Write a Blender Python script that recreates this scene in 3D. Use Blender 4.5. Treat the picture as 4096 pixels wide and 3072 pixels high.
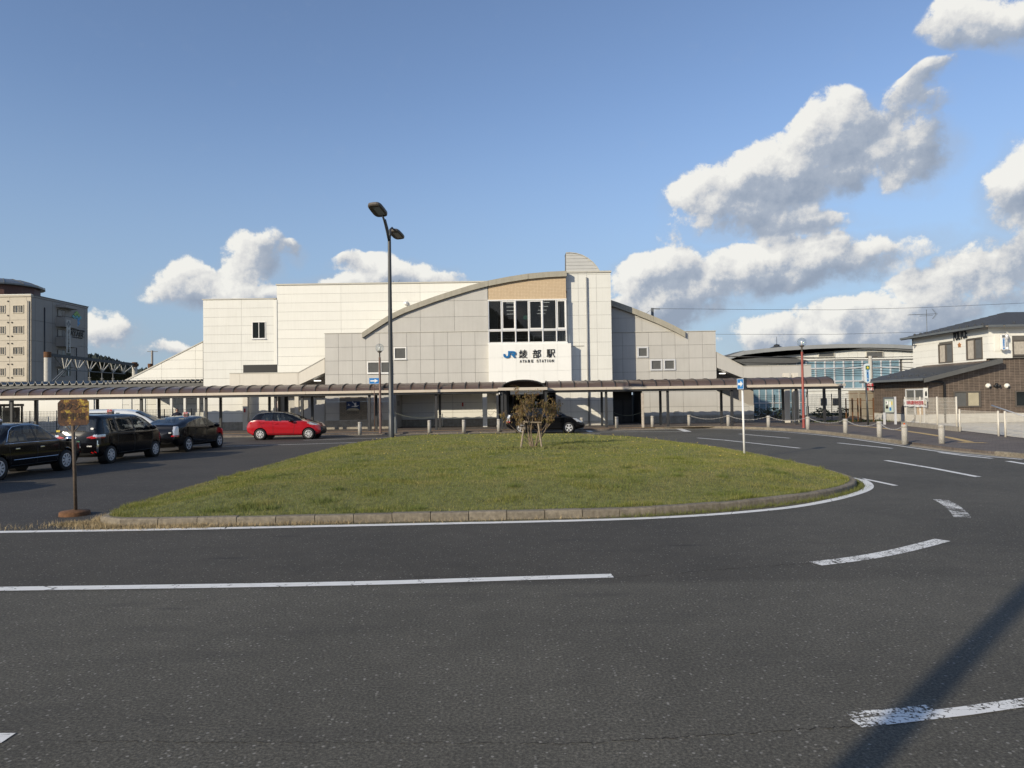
import bpy, math, random
import numpy as np
from mathutils import Matrix, Vector
PI = math.pi
SC = bpy.context.scene
for o in list(bpy.data.objects): bpy.data.objects.remove(o)
COL = SC.collection
rnd = random.Random(7)

# ---------------------------------------------------------------- camera, world, sun, exposure
CAM_H = 1.95
F = 2840.0                      # focal length in pixels of the 4096 wide photograph
PITCH = math.atan(63.0/F)
ROLL = math.radians(0.85)
cam_d = bpy.data.cameras.new('camera'); cam = bpy.data.objects.new('camera', cam_d); COL.objects.link(cam)
cam_d.sensor_width = 36.0; cam_d.lens = 36.0*F/4096.0; cam_d.clip_end = 6000; cam_d.clip_start = 0.05
cam.matrix_world = Matrix.Translation((0, 0, CAM_H)) @ Matrix.Rotation(PI/2+PITCH, 4, 'X') @ Matrix.Rotation(-ROLL, 4, 'Z')
SC.camera = cam
SUN_AZ = math.radians(225.0); SUN_EL = math.radians(21.5)
sun_d = bpy.data.lights.new('sun', 'SUN'); sun_d.energy = 4.5; sun_d.angle = math.radians(0.53); sun_d.color = (1.0, 0.885, 0.69)
sun = bpy.data.objects.new('sun', sun_d); COL.objects.link(sun)
sd = Vector((math.sin(SUN_AZ)*math.cos(SUN_EL), math.cos(SUN_AZ)*math.cos(SUN_EL), math.sin(SUN_EL)))
sun.rotation_euler = sd.to_track_quat('Z', 'Y').to_euler()
sun.location = (-30, -30, 30)
SC.view_settings.view_transform = 'Standard'; SC.view_settings.look = 'None'
SC.view_settings.gamma = 1.0; SC.view_settings.exposure = 0.0; SC.view_settings.use_curve_mapping = False
SC.cycles.max_bounces = 8; SC.cycles.transparent_max_bounces = 12
SC.cycles.sample_clamp_indirect = 6.0

def ray(px, py):
    """direction (per metre of depth) through a point of the photograph"""
    u, v = px-2048.0, py-1536.0
    x = u*math.cos(ROLL) - v*math.sin(ROLL); y = u*math.sin(ROLL) + v*math.cos(ROLL)
    yy = F*math.cos(PITCH) + y*math.sin(PITCH); zz = F*math.sin(PITCH) - y*math.cos(PITCH)
    return x/yy, zz/yy
def G(px, py, z=0.0):
    """ground point: where the ray meets height z"""
    a, b = ray(px, py); Y = (z-CAM_H)/b
    return (a*Y, Y)
def W(px, py, Y):
    """point of the plane at depth Y"""
    a, b = ray(px, py); return (a*Y, CAM_H+b*Y)
def WX(px, py, X):
    a, b = ray(px, py); Y = X/a; return (Y, CAM_H+b*Y)

# ---------------------------------------------------------------- node helpers
class NT:
    def __init__(s, tree): s.t = tree; s.n = tree.nodes; s.l = tree.links
    def node(s, typ, **kw):
        n = s.n.new(typ)
        for k, v in kw.items():
            if k in n.inputs.keys() and not hasattr(n, k): n.inputs[k].default_value = v
            else: setattr(n, k, v)
        return n
    def link(s, a, b): s.l.new(a, b)
    def m(s, op, a, b=None, c=None, clamp=False):
        n = s.n.new('ShaderNodeMath'); n.operation = op; n.use_clamp = clamp
        for i, v in enumerate((a, b, c)):
            if v is None: continue
            if isinstance(v, (int, float)): n.inputs[i].default_value = v
            else: s.l.new(v, n.inputs[i])
        return n.outputs[0]
    def vm(s, op, a, b=None):
        n = s.n.new('ShaderNodeVectorMath'); n.operation = op
        for i, v in enumerate((a, b)):
            if v is None: continue
            if isinstance(v, (tuple, list)): n.inputs[i].default_value = v
            else: s.l.new(v, n.inputs[i])
        return n.outputs['Value'] if op in ('DOT_PRODUCT', 'LENGTH') else n.outputs[0]
    def noise(s, vec, scale, detail=4, rough=0.55, dist=0.0):
        n = s.n.new('ShaderNodeTexNoise'); n.inputs['Scale'].default_value = scale
        n.inputs['Detail'].default_value = detail; n.inputs['Roughness'].default_value = rough
        n.inputs['Distortion'].default_value = dist
        if vec is not None: s.l.new(vec, n.inputs['Vector'])
        return n.outputs['Fac']
    def ramp(s, fac, stops, interp='LINEAR'):
        n = s.n.new('ShaderNodeValToRGB'); cr = n.color_ramp; cr.interpolation = interp
        while len(cr.elements) < len(stops): cr.elements.new(0.5)
        for e, (p, c) in zip(cr.elements, stops):
            e.position = p; e.color = (c, c, c, 1) if isinstance(c, (int, float)) else (c[0], c[1], c[2], 1)
        s.l.new(fac, n.inputs[0]); return n.outputs[0]
    def mix(s, fac, a, b, blend='MIX'):
        n = s.n.new('ShaderNodeMix'); n.data_type = 'RGBA'; n.blend_type = blend
        for ix, v in ((0, fac), (6, a), (7, b)):
            sock = n.inputs[ix]
            if isinstance(v, (int, float)): sock.default_value = v if ix == 0 else (v, v, v, 1)
            elif isinstance(v, (tuple, list)): sock.default_value = (v[0], v[1], v[2], 1)
            else: s.l.new(v, sock)
        return n.outputs[2]
    def ss(s, x, lo, hi):
        n = s.n.new('ShaderNodeMapRange'); n.interpolation_type = 'SMOOTHSTEP'
        n.inputs[1].default_value = lo; n.inputs[2].default_value = hi
        s.l.new(x, n.inputs[0]); return n.outputs[0]

# ---------------------------------------------------------------- world: physical sky with clouds
world = bpy.data.worlds.new('World'); SC.world = world; world.use_nodes = True
wt = NT(world.node_tree); world.node_tree.nodes.clear()
sky = wt.node('ShaderNodeTexSky', sky_type='NISHITA', sun_disc=False, sun_elevation=SUN_EL, sun_rotation=SUN_AZ, altitude=50.0, air_density=1.0, dust_density=0.6, ozone_density=2.0)
tc = wt.node('ShaderNodeTexCoord')
D = tc.outputs['Generated']
sep = wt.node('ShaderNodeSeparateXYZ'); wt.link(D, sep.inputs[0])
az = wt.m('ARCTAN2', sep.outputs[0], sep.outputs[1]); el = wt.m('ARCSINE', sep.outputs[2])
comb = wt.node('ShaderNodeCombineXYZ'); wt.link(az, comb.inputs[0]); wt.link(el, comb.inputs[1])
P2 = comb.outputs[0]
def dirpx(px, py):
    a, b = ray(px, py); return math.atan2(a, 1.0), math.asin(b/math.sqrt(1+a*a+b*b))
# cloud banks: centre, half size in photograph pixels, tilt, weight
BLOBS = [(3180, 690, 600, 185, 20, 1.1), (2900, 800, 300, 130, 6, .9), (3060, 900, 420, 90, 0, .8), (3700, 330, 230, 60, 24, .47), (3640, 620, 190, 150, 38, 1.0), (3350, 480, 230, 150, 20, .9),
         (3060, 1100, 740, 150, 4, 1.2), (2620, 1090, 240, 110, 12, 1.0), (3450, 1060, 300, 90, 0, .9), (3980, 1070, 480, 165, 14, 1.25), (4050, 800, 240, 250, -10, 1.15),
         (3350, 1330, 620, 120, 6, 1.2), (2640, 1250, 380, 100, 0, 1.05), (3850, 1240, 520, 110, 10, 1.1), (4020, 60, 300, 140, -8, 1.0), (3880, 900, 110, 60, -10, .55),
         (1000, 1040, 200, 105, 45, 1.0), (730, 1110, 210, 85, 8, 1.0), (900, 1165, 350, 70, 0, .9), (1170, 985, 70, 55, 30, .7), (1250, 1165, 420, 95, 0, 1.15), (1660, 1100, 230, 90, 0, 1.0), (1400, 1060, 170, 40, 0, .5),
         (420, 1330, 200, 110, 10, .7), (650, 1400, 400, 60, 0, .65), 
         (4450, 1150, 450, 230, 5, 1.0), (4700, 500, 400, 200, 10, .9)]
def vor(vec, scale):
    n = wt.node('ShaderNodeTexVoronoi', feature='F1'); n.inputs['Scale'].default_value = scale; pass
    wt.link(vec, n.inputs['Vector']); return n.outputs['Distance']
def lumps(vec):
    w = wt.node('ShaderNodeTexNoise'); w.inputs['Scale'].default_value = 14.0; w.inputs['Detail'].default_value = 3.0; wt.link(vec, w.inputs['Vector'])
    s_ = wt.node('ShaderNodeVectorMath', operation='SCALE'); wt.link(wt.vm('SUBTRACT', w.outputs['Color'], (.5, .5, .5)), s_.inputs[0]); s_.inputs['Scale'].default_value = .05
    v = wt.vm('ADD', vec, s_.outputs[0])
    a = wt.m('SUBTRACT', 0.45, vor(v, 20.0)); b = wt.noise(vec, 8.0, 9, 0.62)
    return wt.m('ADD', wt.m('MULTIPLY', a, 0.5), wt.m('MULTIPLY', wt.m('SUBTRACT', b, .5), 2.7))
n1 = lumps(D); n2 = wt.noise(D, 34.0, 8, 0.66)
dwarp = wt.node('ShaderNodeTexNoise'); dwarp.inputs['Scale'].default_value = 8.0; dwarp.inputs['Detail'].default_value = 3.0; wt.link(D, dwarp.inputs['Vector'])
wv = wt.vm('SUBTRACT', dwarp.outputs['Color'], (0.5, 0.5, 0.5))
sc_ = wt.node('ShaderNodeVectorMath', operation='SCALE'); wt.link(wv, sc_.inputs[0]); sc_.inputs['Scale'].default_value = 0.09
P3 = wt.vm('ADD', P2, sc_.outputs[0])
dens = None; shade = None; wsum = None
for (bx, by, rx, ry, rot, wgt) in BLOBS:
    ca, ce = dirpx(bx, by); fx = dirpx(bx+60, by)[0]-dirpx(bx-60, by)[0]; fy = dirpx(bx, by-60)[1]-dirpx(bx, by+60)[1]
    mp = wt.node('ShaderNodeMapping', vector_type='TEXTURE')
    mp.inputs['Location'].default_value = (ca, ce, 0); mp.inputs['Rotation'].default_value = (0, 0, math.radians(rot))
    mp.inputs['Scale'].default_value = (rx*fx/120, ry*fy/120, 1); wt.link(P3, mp.inputs[0])
    r2 = wt.vm('DOT_PRODUCT', mp.outputs[0], mp.outputs[0])
    d = wt.m('MULTIPLY', wt.m('MAXIMUM', wt.m('SUBTRACT', 1.25, r2), 0.0), wgt*0.8)
    s2 = wt.node('ShaderNodeSeparateXYZ'); wt.link(mp.outputs[0], s2.inputs[0])
    v = wt.m('MULTIPLY', d, wt.m('SUBTRACT', s2.outputs[1], wt.m('MULTIPLY', s2.outputs[0], .25)))
    dens = d if dens is None else wt.m('MAXIMUM', dens, d)
    shade = v if shade is None else wt.m('ADD', shade, v)
    wsum = d if wsum is None else wt.m('ADD', wsum, d)
# elsewhere round the horizon the same kind of broken cumulus, from noise alone
side = wt.ss(wt.m('ABSOLUTE', az), 0.72, 1.1)
band = wt.m('MULTIPLY', wt.ss(el, 0.75, 0.10), side)
gen = wt.m('MULTIPLY', wt.m('MULTIPLY', wt.ss(wt.noise(D, 3.2, 3, 0.5), 0.42, 0.72), band), 1.0)
dens = wt.m('MAXIMUM', dens, gen)
nn = wt.m('ADD', n1, wt.m('MULTIPLY', wt.m('SUBTRACT', n2, 0.5), 1.2))
dd = wt.m('ADD', wt.m('SUBTRACT', dens, 0.25), nn)
dd = wt.m('MULTIPLY', dd, wt.ss(dens, 0.02, 0.22))
vrel = wt.m('DIVIDE', shade, wt.m('ADD', wsum, 0.05))
soft = wt.ss(vrel, 0.25, -0.6)
alpha = wt.ss(wt.m('DIVIDE', dd, wt.m('ADD', 0.30, wt.m('MULTIPLY', soft, 0.40))), 0.03, 1.0)
Ds = wt.vm('ADD', D, (-0.012, 0.0, 0.016))
n1s = lumps(Ds)
Ds2 = wt.vm('ADD', D, (-0.005, 0.0, 0.006))
n2s = wt.noise(Ds2, 34.0, 8, 0.66)
grad = wt.m('ADD', wt.m('MULTIPLY', wt.m('SUBTRACT', n1, n1s), 1.05), wt.m('MULTIPLY', wt.m('SUBTRACT', n2, n2s), 0.8))
thick = wt.ss(dd, 0.15, 0.95)
lit = wt.m('ADD', wt.m('ADD', 0.62, wt.m('MULTIPLY', vrel, 0.95)), grad)
lit = wt.m('SUBTRACT', lit, wt.m('MULTIPLY', thick, 0.16))
lit = wt.m('MULTIPLY', lit, 1.0, clamp=True)
ccol = wt.ramp(lit, [(0.0, (2.3, 2.75, 3.5)), (0.4, (3.1, 3.5, 4.15)), (0.7, (5.5, 5.5, 5.45)), (1.0, (7.0, 6.9, 6.5))])
# ColorRamp clamps nothing above 1; values are in the sky's own radiance units
hsv = wt.node('ShaderNodeHueSaturation'); hsv.inputs['Saturation'].default_value = 0.93; hsv.inputs['Value'].default_value = 1.0; wt.link(sky.outputs[0], hsv.inputs['Color'])
skyt = wt.mix(1.0, hsv.outputs[0], (1.04, 1.10, 1.24), 'MULTIPLY')
skycol = wt.mix(wt.m('MULTIPLY', wt.ss(el, 0.42, -0.02), 0.8), skyt, (2.3, 3.15, 4.25))
veil = wt.m('MULTIPLY', wt.ss(wt.m('ADD', dens, wt.m('MULTIPLY', wt.m('SUBTRACT', n2, .5), .9)), 0.02, 0.95), 0.42)
skyv = wt.mix(veil, skycol, (3.1, 3.55, 4.2))
mixed = wt.mix(wt.m('MULTIPLY', alpha, 0.95), skyv, ccol)
bg = wt.node('ShaderNodeBackground'); bg.inputs['Strength'].default_value = 0.13; wt.link(mixed, bg.inputs['Color'])
wo = wt.node('ShaderNodeOutputWorld'); wt.link(bg.outputs[0], wo.inputs[0])
world.cycles.sampling_method = 'MANUAL'; world.cycles.sample_map_resolution = 512

# ---------------------------------------------------------------- materials
MATS = {}
def mat(name, col, rough=0.7, var=0.08, vscale=3.0, bump=0.0, bscale=60.0, metal=0.0, spec=0.5, col2=None, emit=None, coat=0.0, streak=0.0, rand=0.0, alpha=None, bdist=0.01):
    if name in MATS: return MATS[name]
    m = bpy.data.materials.new(name); m.use_nodes = True; t = NT(m.node_tree)
    b = m.node_tree.nodes['Principled BSDF']
    geo = t.node('ShaderNodeNewGeometry'); pos = geo.outputs['Position']
    b.inputs['Roughness'].default_value = rough; b.inputs['Metallic'].default_value = metal
    b.inputs['Specular IOR Level'].default_value = spec; b.inputs['Coat Weight'].default_value = coat; b.inputs['Coat Roughness'].default_value = 0.03
    base = col
    out = None
    if var > 0 or col2:
        n = t.noise(pos, vscale, 5, 0.6)
        lo = tuple(c*(1-var) for c in col); hi = tuple(min(1, c*(1+var)) for c in (col2 or col))
        out = t.ramp(n, [(0.3, lo), (0.7, hi)])
    if streak > 0:
        mp = t.node('ShaderNodeMapping'); mp.inputs['Scale'].default_value = (9.0, 9.0, 0.35); t.link(pos, mp.inputs[0])
        ns = t.noise(mp.outputs[0], 1.0, 5, 0.65); f = t.ramp(ns, [(0.45, 0.0), (0.75, 1.0)])
        out = t.mix(t.m('MULTIPLY', f, streak), out if out is not None else col, tuple(c*0.55 for c in (col[0], col[1]*.95, col[2]*.85)))
    if rand > 0:
        oi = t.node('ShaderNodeObjectInfo'); r = t.m('ADD', t.m('MULTIPLY', oi.outputs['Random'], 2*rand), 1-rand)
        out = t.mix(1.0, out if out is not None else col, r, 'MULTIPLY')
    if out is None: b.inputs['Base Color'].default_value = (*col, 1)
    else: t.link(out, b.inputs['Base Color'])
    if bump > 0:
        bn = t.node('ShaderNodeBump'); bn.inputs['Strength'].default_value = bump; bn.inputs['Distance'].default_value = bdist
        t.link(t.noise(pos, bscale, 4, 0.6), bn.inputs['Height']); t.link(bn.outputs[0], b.inputs['Normal'])
    if emit:
        b.inputs['Emission Color'].default_value = (*emit[:3], 1); b.inputs['Emission Strength'].default_value = emit[3]
    if alpha is not None:
        tr = t.node('ShaderNodeBsdfTransparent'); tr.inputs[0].default_value = (0.75, 0.78, 0.78, 1)
        ms = t.node('ShaderNodeMixShader'); ms.inputs[0].default_value = alpha
        o = m.node_tree.nodes['Material Output']; t.link(tr.outputs[0], ms.inputs[1]); t.link(b.outputs[0], ms.inputs[2]); t.link(ms.outputs[0], o.inputs[0])
    MATS[name] = m; return m

M = dict(
 white_panel=lambda: mat('white panel', (.71, .705, .655), .55, .025, 1.2, streak=.16, rand=.02, bump=.15, bscale=25),
 cream_panel=lambda: mat('cream panel', (.76, .75, .69), .55, .02, 1.2, streak=.10, rand=.02),
 grey_panel=lambda: mat('grey panel', (.50, .485, .45), .5, .04, 1.0, streak=.14, rand=.03, bump=.2, bscale=20),
 sign_white=lambda: mat('sign block white', (.82, .815, .775), .5, .015, 1.0, streak=.05, rand=.012),
 joint=lambda: mat('dark joint', (.12, .115, .105), .9, .1),
 fascia=lambda: mat('roof fascia', (.36, .335, .27), .6, .08, 1.5, streak=.35, rand=.03),
 dark_fascia=lambda: mat('dark fascia', (.10, .10, .095), .6, .08),
 coping=lambda: mat('coping metal', (.50, .48, .42), .45, .05, streak=.2),
 concrete=lambda: mat('concrete', (.33, .30, .25), .9, .22, 5, bump=.5, bscale=70, streak=.4),
 concrete_lt=lambda: mat('light concrete', (.50, .48, .43), .9, .1, 4, bump=.3, bscale=60, streak=.12),
 granite=lambda: mat('granite', (.40, .38, .34), .85, .3, 45, bump=.3, bscale=150),
 kerb=lambda: mat('kerb concrete', (.215, .185, .14), .92, .32, 14, bump=.8, bscale=90, rand=.12, streak=.5, bdist=.015),
 dark_steel=lambda: mat('dark steel', (.035, .036, .038), .45, .1, 4, spec=.5),
 black=lambda: mat('black', (.012, .012, .013), .5, .0),
 fascia_beam=lambda: mat('canopy fascia', (.56, .49, .40), .45, .05, 2, streak=.1),
 alu=lambda: mat('aluminium', (.72, .72, .72), .35, .04, metal=.3),
 white_paint=lambda: mat('white paint', (.78, .77, .74), .5, .04, 6),
 rail_white=lambda: mat('ivory fence paint', (.60, .56, .48), .5, .05),
 brown_pole=lambda: mat('brown pole', (.13, .075, .055), .5, .25, 9),
 red_pole=lambda: mat('red pole', (.26, .055, .04), .5, .15, 9),
 lamp_metal=lambda: mat('lamp metal', (.10, .085, .07), .5, .1, 9),
 black_pole=lambda: mat('black pole', (.045, .048, .05), .4, .15, 9),
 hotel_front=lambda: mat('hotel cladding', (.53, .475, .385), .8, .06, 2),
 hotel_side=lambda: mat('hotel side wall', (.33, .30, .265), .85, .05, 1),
 hotel_brown=lambda: mat('hotel brown', (.10, .045, .035), .6, .15, 5),
 roof_tile=lambda: mat('roof shingle', (.055, .058, .062), .6, .15, 8),
 gutter=lambda: mat('gutter', (.12, .13, .135), .4, .1),
 rust=lambda: mat('rust', (.13, .06, .025), .9, .4, 20),
 timber=lambda: mat('weathered wood', (.26, .21, .15), .9, .3, 16, bump=.5, bscale=80),
 bark=lambda: mat('bark', (.22, .165, .115), .9, .3, 25, bump=.5, bscale=120),
 curtain=lambda: mat('curtain', (.42, .38, .32), .9, .2, 6),
 tyre=lambda: mat('tyre', (.02, .02, .02), .8, .1),
 rim=lambda: mat('wheel silver', (.60, .60, .60), .35, .0, metal=.15),
 chrome=lambda: mat('chrome', (.8, .8, .8), .12, .0, metal=1.0),
 plastic=lambda: mat('black plastic', (.018, .018, .018), .45, .0),
 seat=lambda: mat('grey seat', (.20, .19, .17), .8, .1),
 black_paint=lambda: mat('black car paint', (.004, .004, .005), .12, .0, spec=.3, coat=.18),
 red_paint=lambda: mat('red car paint', (.40, .006, .014), .25, .0, spec=.6, coat=1.0),
 white_car=lambda: mat('white car paint', (.72, .73, .72), .25, .0, spec=.6, coat=1.0),
 lamp_red=lambda: mat('red lens', (.45, .01, .01), .08, .0, spec=.8, coat=1.0),
 lamp_clear=lambda: mat('clear lens', (.55, .56, .57), .08, .0, spec=.8, coat=1.0, metal=.4),
 car_glass=lambda: mat('car glass', (.012, .015, .016), .03, .0, spec=.9, alpha=.72),
 car_glass_clear=lambda: mat('clear car glass', (.015, .018, .02), .03, .0, spec=.9, alpha=.45),
 glass=lambda: mat('window glass', (.02, .024, .026), .04, .0, spec=.8),
 glass_grey=lambda: mat('grey obscured glass', (.11, .11, .105), .25, .1, 3, spec=.6),
 glass_blue=lambda: mat('blue tinted glass', (.20, .31, .37), .08, .25, .8, spec=.8),
 text_black=lambda: mat('black lettering', (.015, .015, .015), .4, .0),
 blue=lambda: mat('sign blue', (.02, .19, .50), .4, .0),
 jr_blue=lambda: mat('logo blue', (.012, .14, .36), .35, .0),
 red_ink=lambda: mat('red lettering', (.45, .03, .03), .6, .0),
 yellow=lambda: mat('yellow', (.70, .52, .06), .6, .1),
 skin=lambda: mat('skin', (.45, .28, .2), .6, .0),
 navy=lambda: mat('navy cloth', (.012, .014, .03), .9, .1),
 tactile=lambda: mat('tactile paving', (.52, .36, .15), .85, .15, 8),
 weed=lambda: mat('dry grass', (.33, .25, .13), .9, .35, 12, col2=(.42, .33, .19)),
)
def mm(x): return M[x]() if isinstance(x, str) else x

# ---------------------------------------------------------------- mesh builder
class MB:
    def __init__(s): s.v = []; s.f = []; s.off = (0, 0, 0)
    def add(s, vs, fs):
        n = len(s.v); s.v.extend(vs); s.f.extend([tuple(i+n for i in f) for f in fs]); return s
    def box(s, x0, x1, y0, y1, z0, z1):
        vs = [(x0, y0, z0), (x1, y0, z0), (x1, y1, z0), (x0, y1, z0), (x0, y0, z1), (x1, y0, z1), (x1, y1, z1), (x0, y1, z1)]
        return s.add(vs, [(0, 3, 2, 1), (4, 5, 6, 7), (0, 1, 5, 4), (1, 2, 6, 5), (2, 3, 7, 6), (3, 0, 4, 7)])
    def bar(s, a, b, w, h=None):
        """box beam from a to b"""
        h = h or w; a = Vector(a); b = Vector(b); d = (b-a).normalized()
        up = Vector((0, 0, 1)) if abs(d.z) < .95 else Vector((0, 1, 0))
        r = d.cross(up).normalized()*w/2; u = r.cross(d).normalized()*h/2
        vs = [tuple(p+i*r+j*u) for p in (a, b) for i, j in ((-1, -1), (1, -1), (1, 1), (-1, 1))]
        return s.add(vs, [(0, 3, 2, 1), (4, 5, 6, 7), (0, 1, 5, 4), (1, 2, 6, 5), (2, 3, 7, 6), (3, 0, 4, 7)])
    def prism_y(s, poly, y0, y1):
        """polygon in x,z extruded along y"""
        n = len(poly); ar = sum(poly[i][0]*poly[(i+1) % n][1]-poly[(i+1) % n][0]*poly[i][1] for i in range(n))
        if ar < 0: poly = poly[::-1]
        vs = [(x, y0, z) for x, z in poly]+[(x, y1, z) for x, z in poly]
        return s.add(vs, [tuple(range(n)), tuple(range(2*n-1, n-1, -1))]+[(i, i+n, (i+1) % n+n, (i+1) % n) for i in range(n)])
    def prism_x(s, poly, x0, x1):
        """polygon in y,z extruded along x"""
        n = len(poly); ar = sum(poly[i][0]*poly[(i+1) % n][1]-poly[(i+1) % n][0]*poly[i][1] for i in range(n))
        if ar < 0: poly = poly[::-1]
        vs = [(x0, y, z) for y, z in poly]+[(x1, y, z) for y, z in poly]
        return s.add(vs, [tuple(range(n-1, -1, -1)), tuple(range(n, 2*n))]+[(i, (i+1) % n, (i+1) % n+n, i+n) for i in range(n)])
    def prism_z(s, poly, z0, z1):
        n = len(poly); ar = sum(poly[i][0]*poly[(i+1) % n][1]-poly[(i+1) % n][0]*poly[i][1] for i in range(n))
        if ar < 0: poly = poly[::-1]
        vs = [(x, y, z0) for x, y in poly]+[(x, y, z1) for x, y in poly]
        return s.add(vs, [tuple(range(n-1, -1, -1)), tuple(range(n, 2*n))]+[(i, (i+1) % n, (i+1) % n+n, i+n) for i in range(n)])
    def tube(s, pts, r, n=8, cap=True):
        pts = [Vector(p) for p in pts]; rs = r if isinstance(r, (list, tuple)) else [r]*len(pts)
        base = len(s.v); N = len(pts); prev = None
        for i, p in enumerate(pts):
            d = (pts[min(i+1, N-1)]-pts[max(i-1, 0)]).normalized()
            if prev is None:
                up = Vector((0, 0, 1)) if abs(d.z) < .9 else Vector((0, 1, 0)); a = d.cross(up).normalized()
            else: a = (prev-d*prev.dot(d)).normalized()
            prev = a; b = d.cross(a)
            for k in range(n):
                t = 2*PI*k/n; s.v.append(tuple(p+(a*math.cos(t)+b*math.sin(t))*rs[i]))
        for i in range(N-1):
            for k in range(n):
                k2 = (k+1) % n; s.f.append((base+i*n+k, base+i*n+k2, base+(i+1)*n+k2, base+(i+1)*n+k))
        if cap: s.f.append(tuple(base+k for k in range(n-1, -1, -1))); s.f.append(tuple(base+(N-1)*n+k for k in range(n)))
        return s
    def lathe(s, prof, c=(0, 0, 0), n=20, axis='z'):
        """profile of (radius, height)"""
        base = len(s.v)
        for r, h in prof:
            for k in range(n):
                t = 2*PI*k/n; a, b = r*math.cos(t), r*math.sin(t)
                p = (a, b, h) if axis == 'z' else ((a, h, b) if axis == 'y' else (h, a, b))
                s.v.append((p[0]+c[0], p[1]+c[1], p[2]+c[2]))
        for i in range(len(prof)-1):
            for k in range(n):
                k2 = (k+1) % n; q = (base+i*n+k, base+i*n+k2, base+(i+1)*n+k2, base+(i+1)*n+k)
                s.f.append(q if axis != 'y' else q[::-1])
        return s
    def build(s, name, m, parent=None, smooth=False, bevel=0.0, kind=None, auto=False):
        me = bpy.data.meshes.new(name)
        vs = s.v
        if parent is not None and not is_local(parent):
            ox, oy, oz = world_loc(parent); vs = [(x-ox, y-oy, z-oz) for x, y, z in vs]
        me.from_pydata(vs, [], s.f); me.materials.append(mm(m)); me.update()
        if smooth: me.polygons.foreach_set('use_smooth', [True]*len(me.polygons))
        o = bpy.data.objects.new(name, me); COL.objects.link(o)
        if parent is not None: o.parent = parent
        if bevel > 0:
            bv = o.modifiers.new('bevel', 'BEVEL'); bv.width = bevel; bv.segments = 2; bv.limit_method = 'ANGLE'
        if kind: o['kind'] = kind
        return o
def is_local(o):
    while o is not None:
        if o.get('_local'): return True
        o = o.parent
    return False
def world_loc(o):
    x = y = z = 0.0
    while o is not None: x += o.location.x; y += o.location.y; z += o.location.z; o = o.parent
    return x, y, z
def tag(o, label=None, cat=None, group=None, kind=None):
    if label: o['label'] = label
    if cat: o['category'] = cat
    if group: o['group'] = group
    if kind: o['kind'] = kind
    return o
def thing(name, label, cat, loc=(0, 0, 0), rz=0.0, group=None, local=False):
    o = bpy.data.objects.new(name, None); COL.objects.link(o); o.location = loc; o.rotation_euler = (0, 0, rz)
    o.empty_display_size = .2
    if local: LOCALS.append(o); o['_local'] = 1
    return tag(o, label, cat, group)
LOCALS = []
def struct(name, mb, m, smooth=False):
    o = mb.build(name, m, None, smooth); o['kind'] = 'structure'; return o
def setting(name, loc=(0, 0, 0)):
    o = bpy.data.objects.new(name, None); COL.objects.link(o); o.location = loc; o['kind'] = 'structure'; return o
def copy_tree(o, parent=None):
    c = o.copy(); COL.objects.link(c)
    if parent is not None: c.parent = parent
    for ch in list(o.children): copy_tree(ch, c)
    return c
FONTCACHE = {}
def text(s, name, size, m, parent, loc, rot=(PI/2, 0, 0), extrude=0.01, align='CENTER', vertical=False, bold=0.0, sx=1.0, space=1.0):
    """lettering as a mesh; loc is the centre in world coordinates"""
    cu = bpy.data.curves.new('lettering', 'FONT'); cu.body = '\n'.join(s) if vertical else s
    cu.size = size; cu.extrude = extrude; cu.align_x = align; cu.align_y = 'CENTER'; cu.offset = bold; cu.space_character = space; cu.resolution_u = 3
    if vertical: cu.space_line = space
    tmp = bpy.data.objects.new('tmp', cu); COL.objects.link(tmp)
    dg = bpy.context.evaluated_depsgraph_get(); me = bpy.data.meshes.new_from_object(tmp.evaluated_get(dg))
    bpy.data.objects.remove(tmp); bpy.data.curves.remove(cu)
    if sx != 1.0:
        for v in me.vertices: v.co.x *= sx
    me.materials.clear(); me.materials.append(mm(m))
    o = bpy.data.objects.new(name, me); COL.objects.link(o)
    if parent is not None:
        if not is_local(parent):
            ox, oy, oz = world_loc(parent); loc = (loc[0]-ox, loc[1]-oy, loc[2]-oz)
        o.parent = parent
    o.location = loc; o.rotation_euler = rot
    return o
def unit_box():
    if 'u' not in FONTCACHE:
        me = bpy.data.meshes.new('panel'); b = MB().box(-.5, .5, -.5, .5, -.5, .5); me.from_pydata(b.v, [], b.f); FONTCACHE['u'] = me
    return FONTCACHE['u']
BOXES = {}
def boxpart(name, m, parent, x0, x1, y0, y1, z0, z1, label=None):
    """one rectangular piece as an object of its own; pieces of one size share their mesh"""
    key = (m, round(x1-x0, 3), round(y1-y0, 3), round(z1-z0, 3))
    if key not in BOXES:
        w, d, h = key[1]/2, key[2]/2, key[3]/2; me = bpy.data.meshes.new(name)
        b = MB().box(-w, w, -d, d, -h, h); me.from_pydata(b.v, [], b.f); me.materials.append(mm(m)); BOXES[key] = me
    o = bpy.data.objects.new(name, BOXES[key]); COL.objects.link(o)
    ox, oy, oz = world_loc(parent) if parent is not None else (0, 0, 0)
    o.parent = parent; o.location = ((x0+x1)/2-ox, (y0+y1)/2-oy, (z0+z1)/2-oz)
    if label: o['label'] = label
    return o
def clip(poly, fn):
    """keep the part of a convex polygon where fn >= 0 (fn linear)"""
    out = []
    for i, a in enumerate(poly):
        b = poly[(i+1) % len(poly)]; fa, fb = fn(a), fn(b)
        if fa >= 0: out.append(a)
        if (fa >= 0) != (fb >= 0):
            t = fa/(fa-fb); out.append((a[0]+t*(b[0]-a[0]), a[1]+t*(b[1]-a[1])))
    return out
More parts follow.
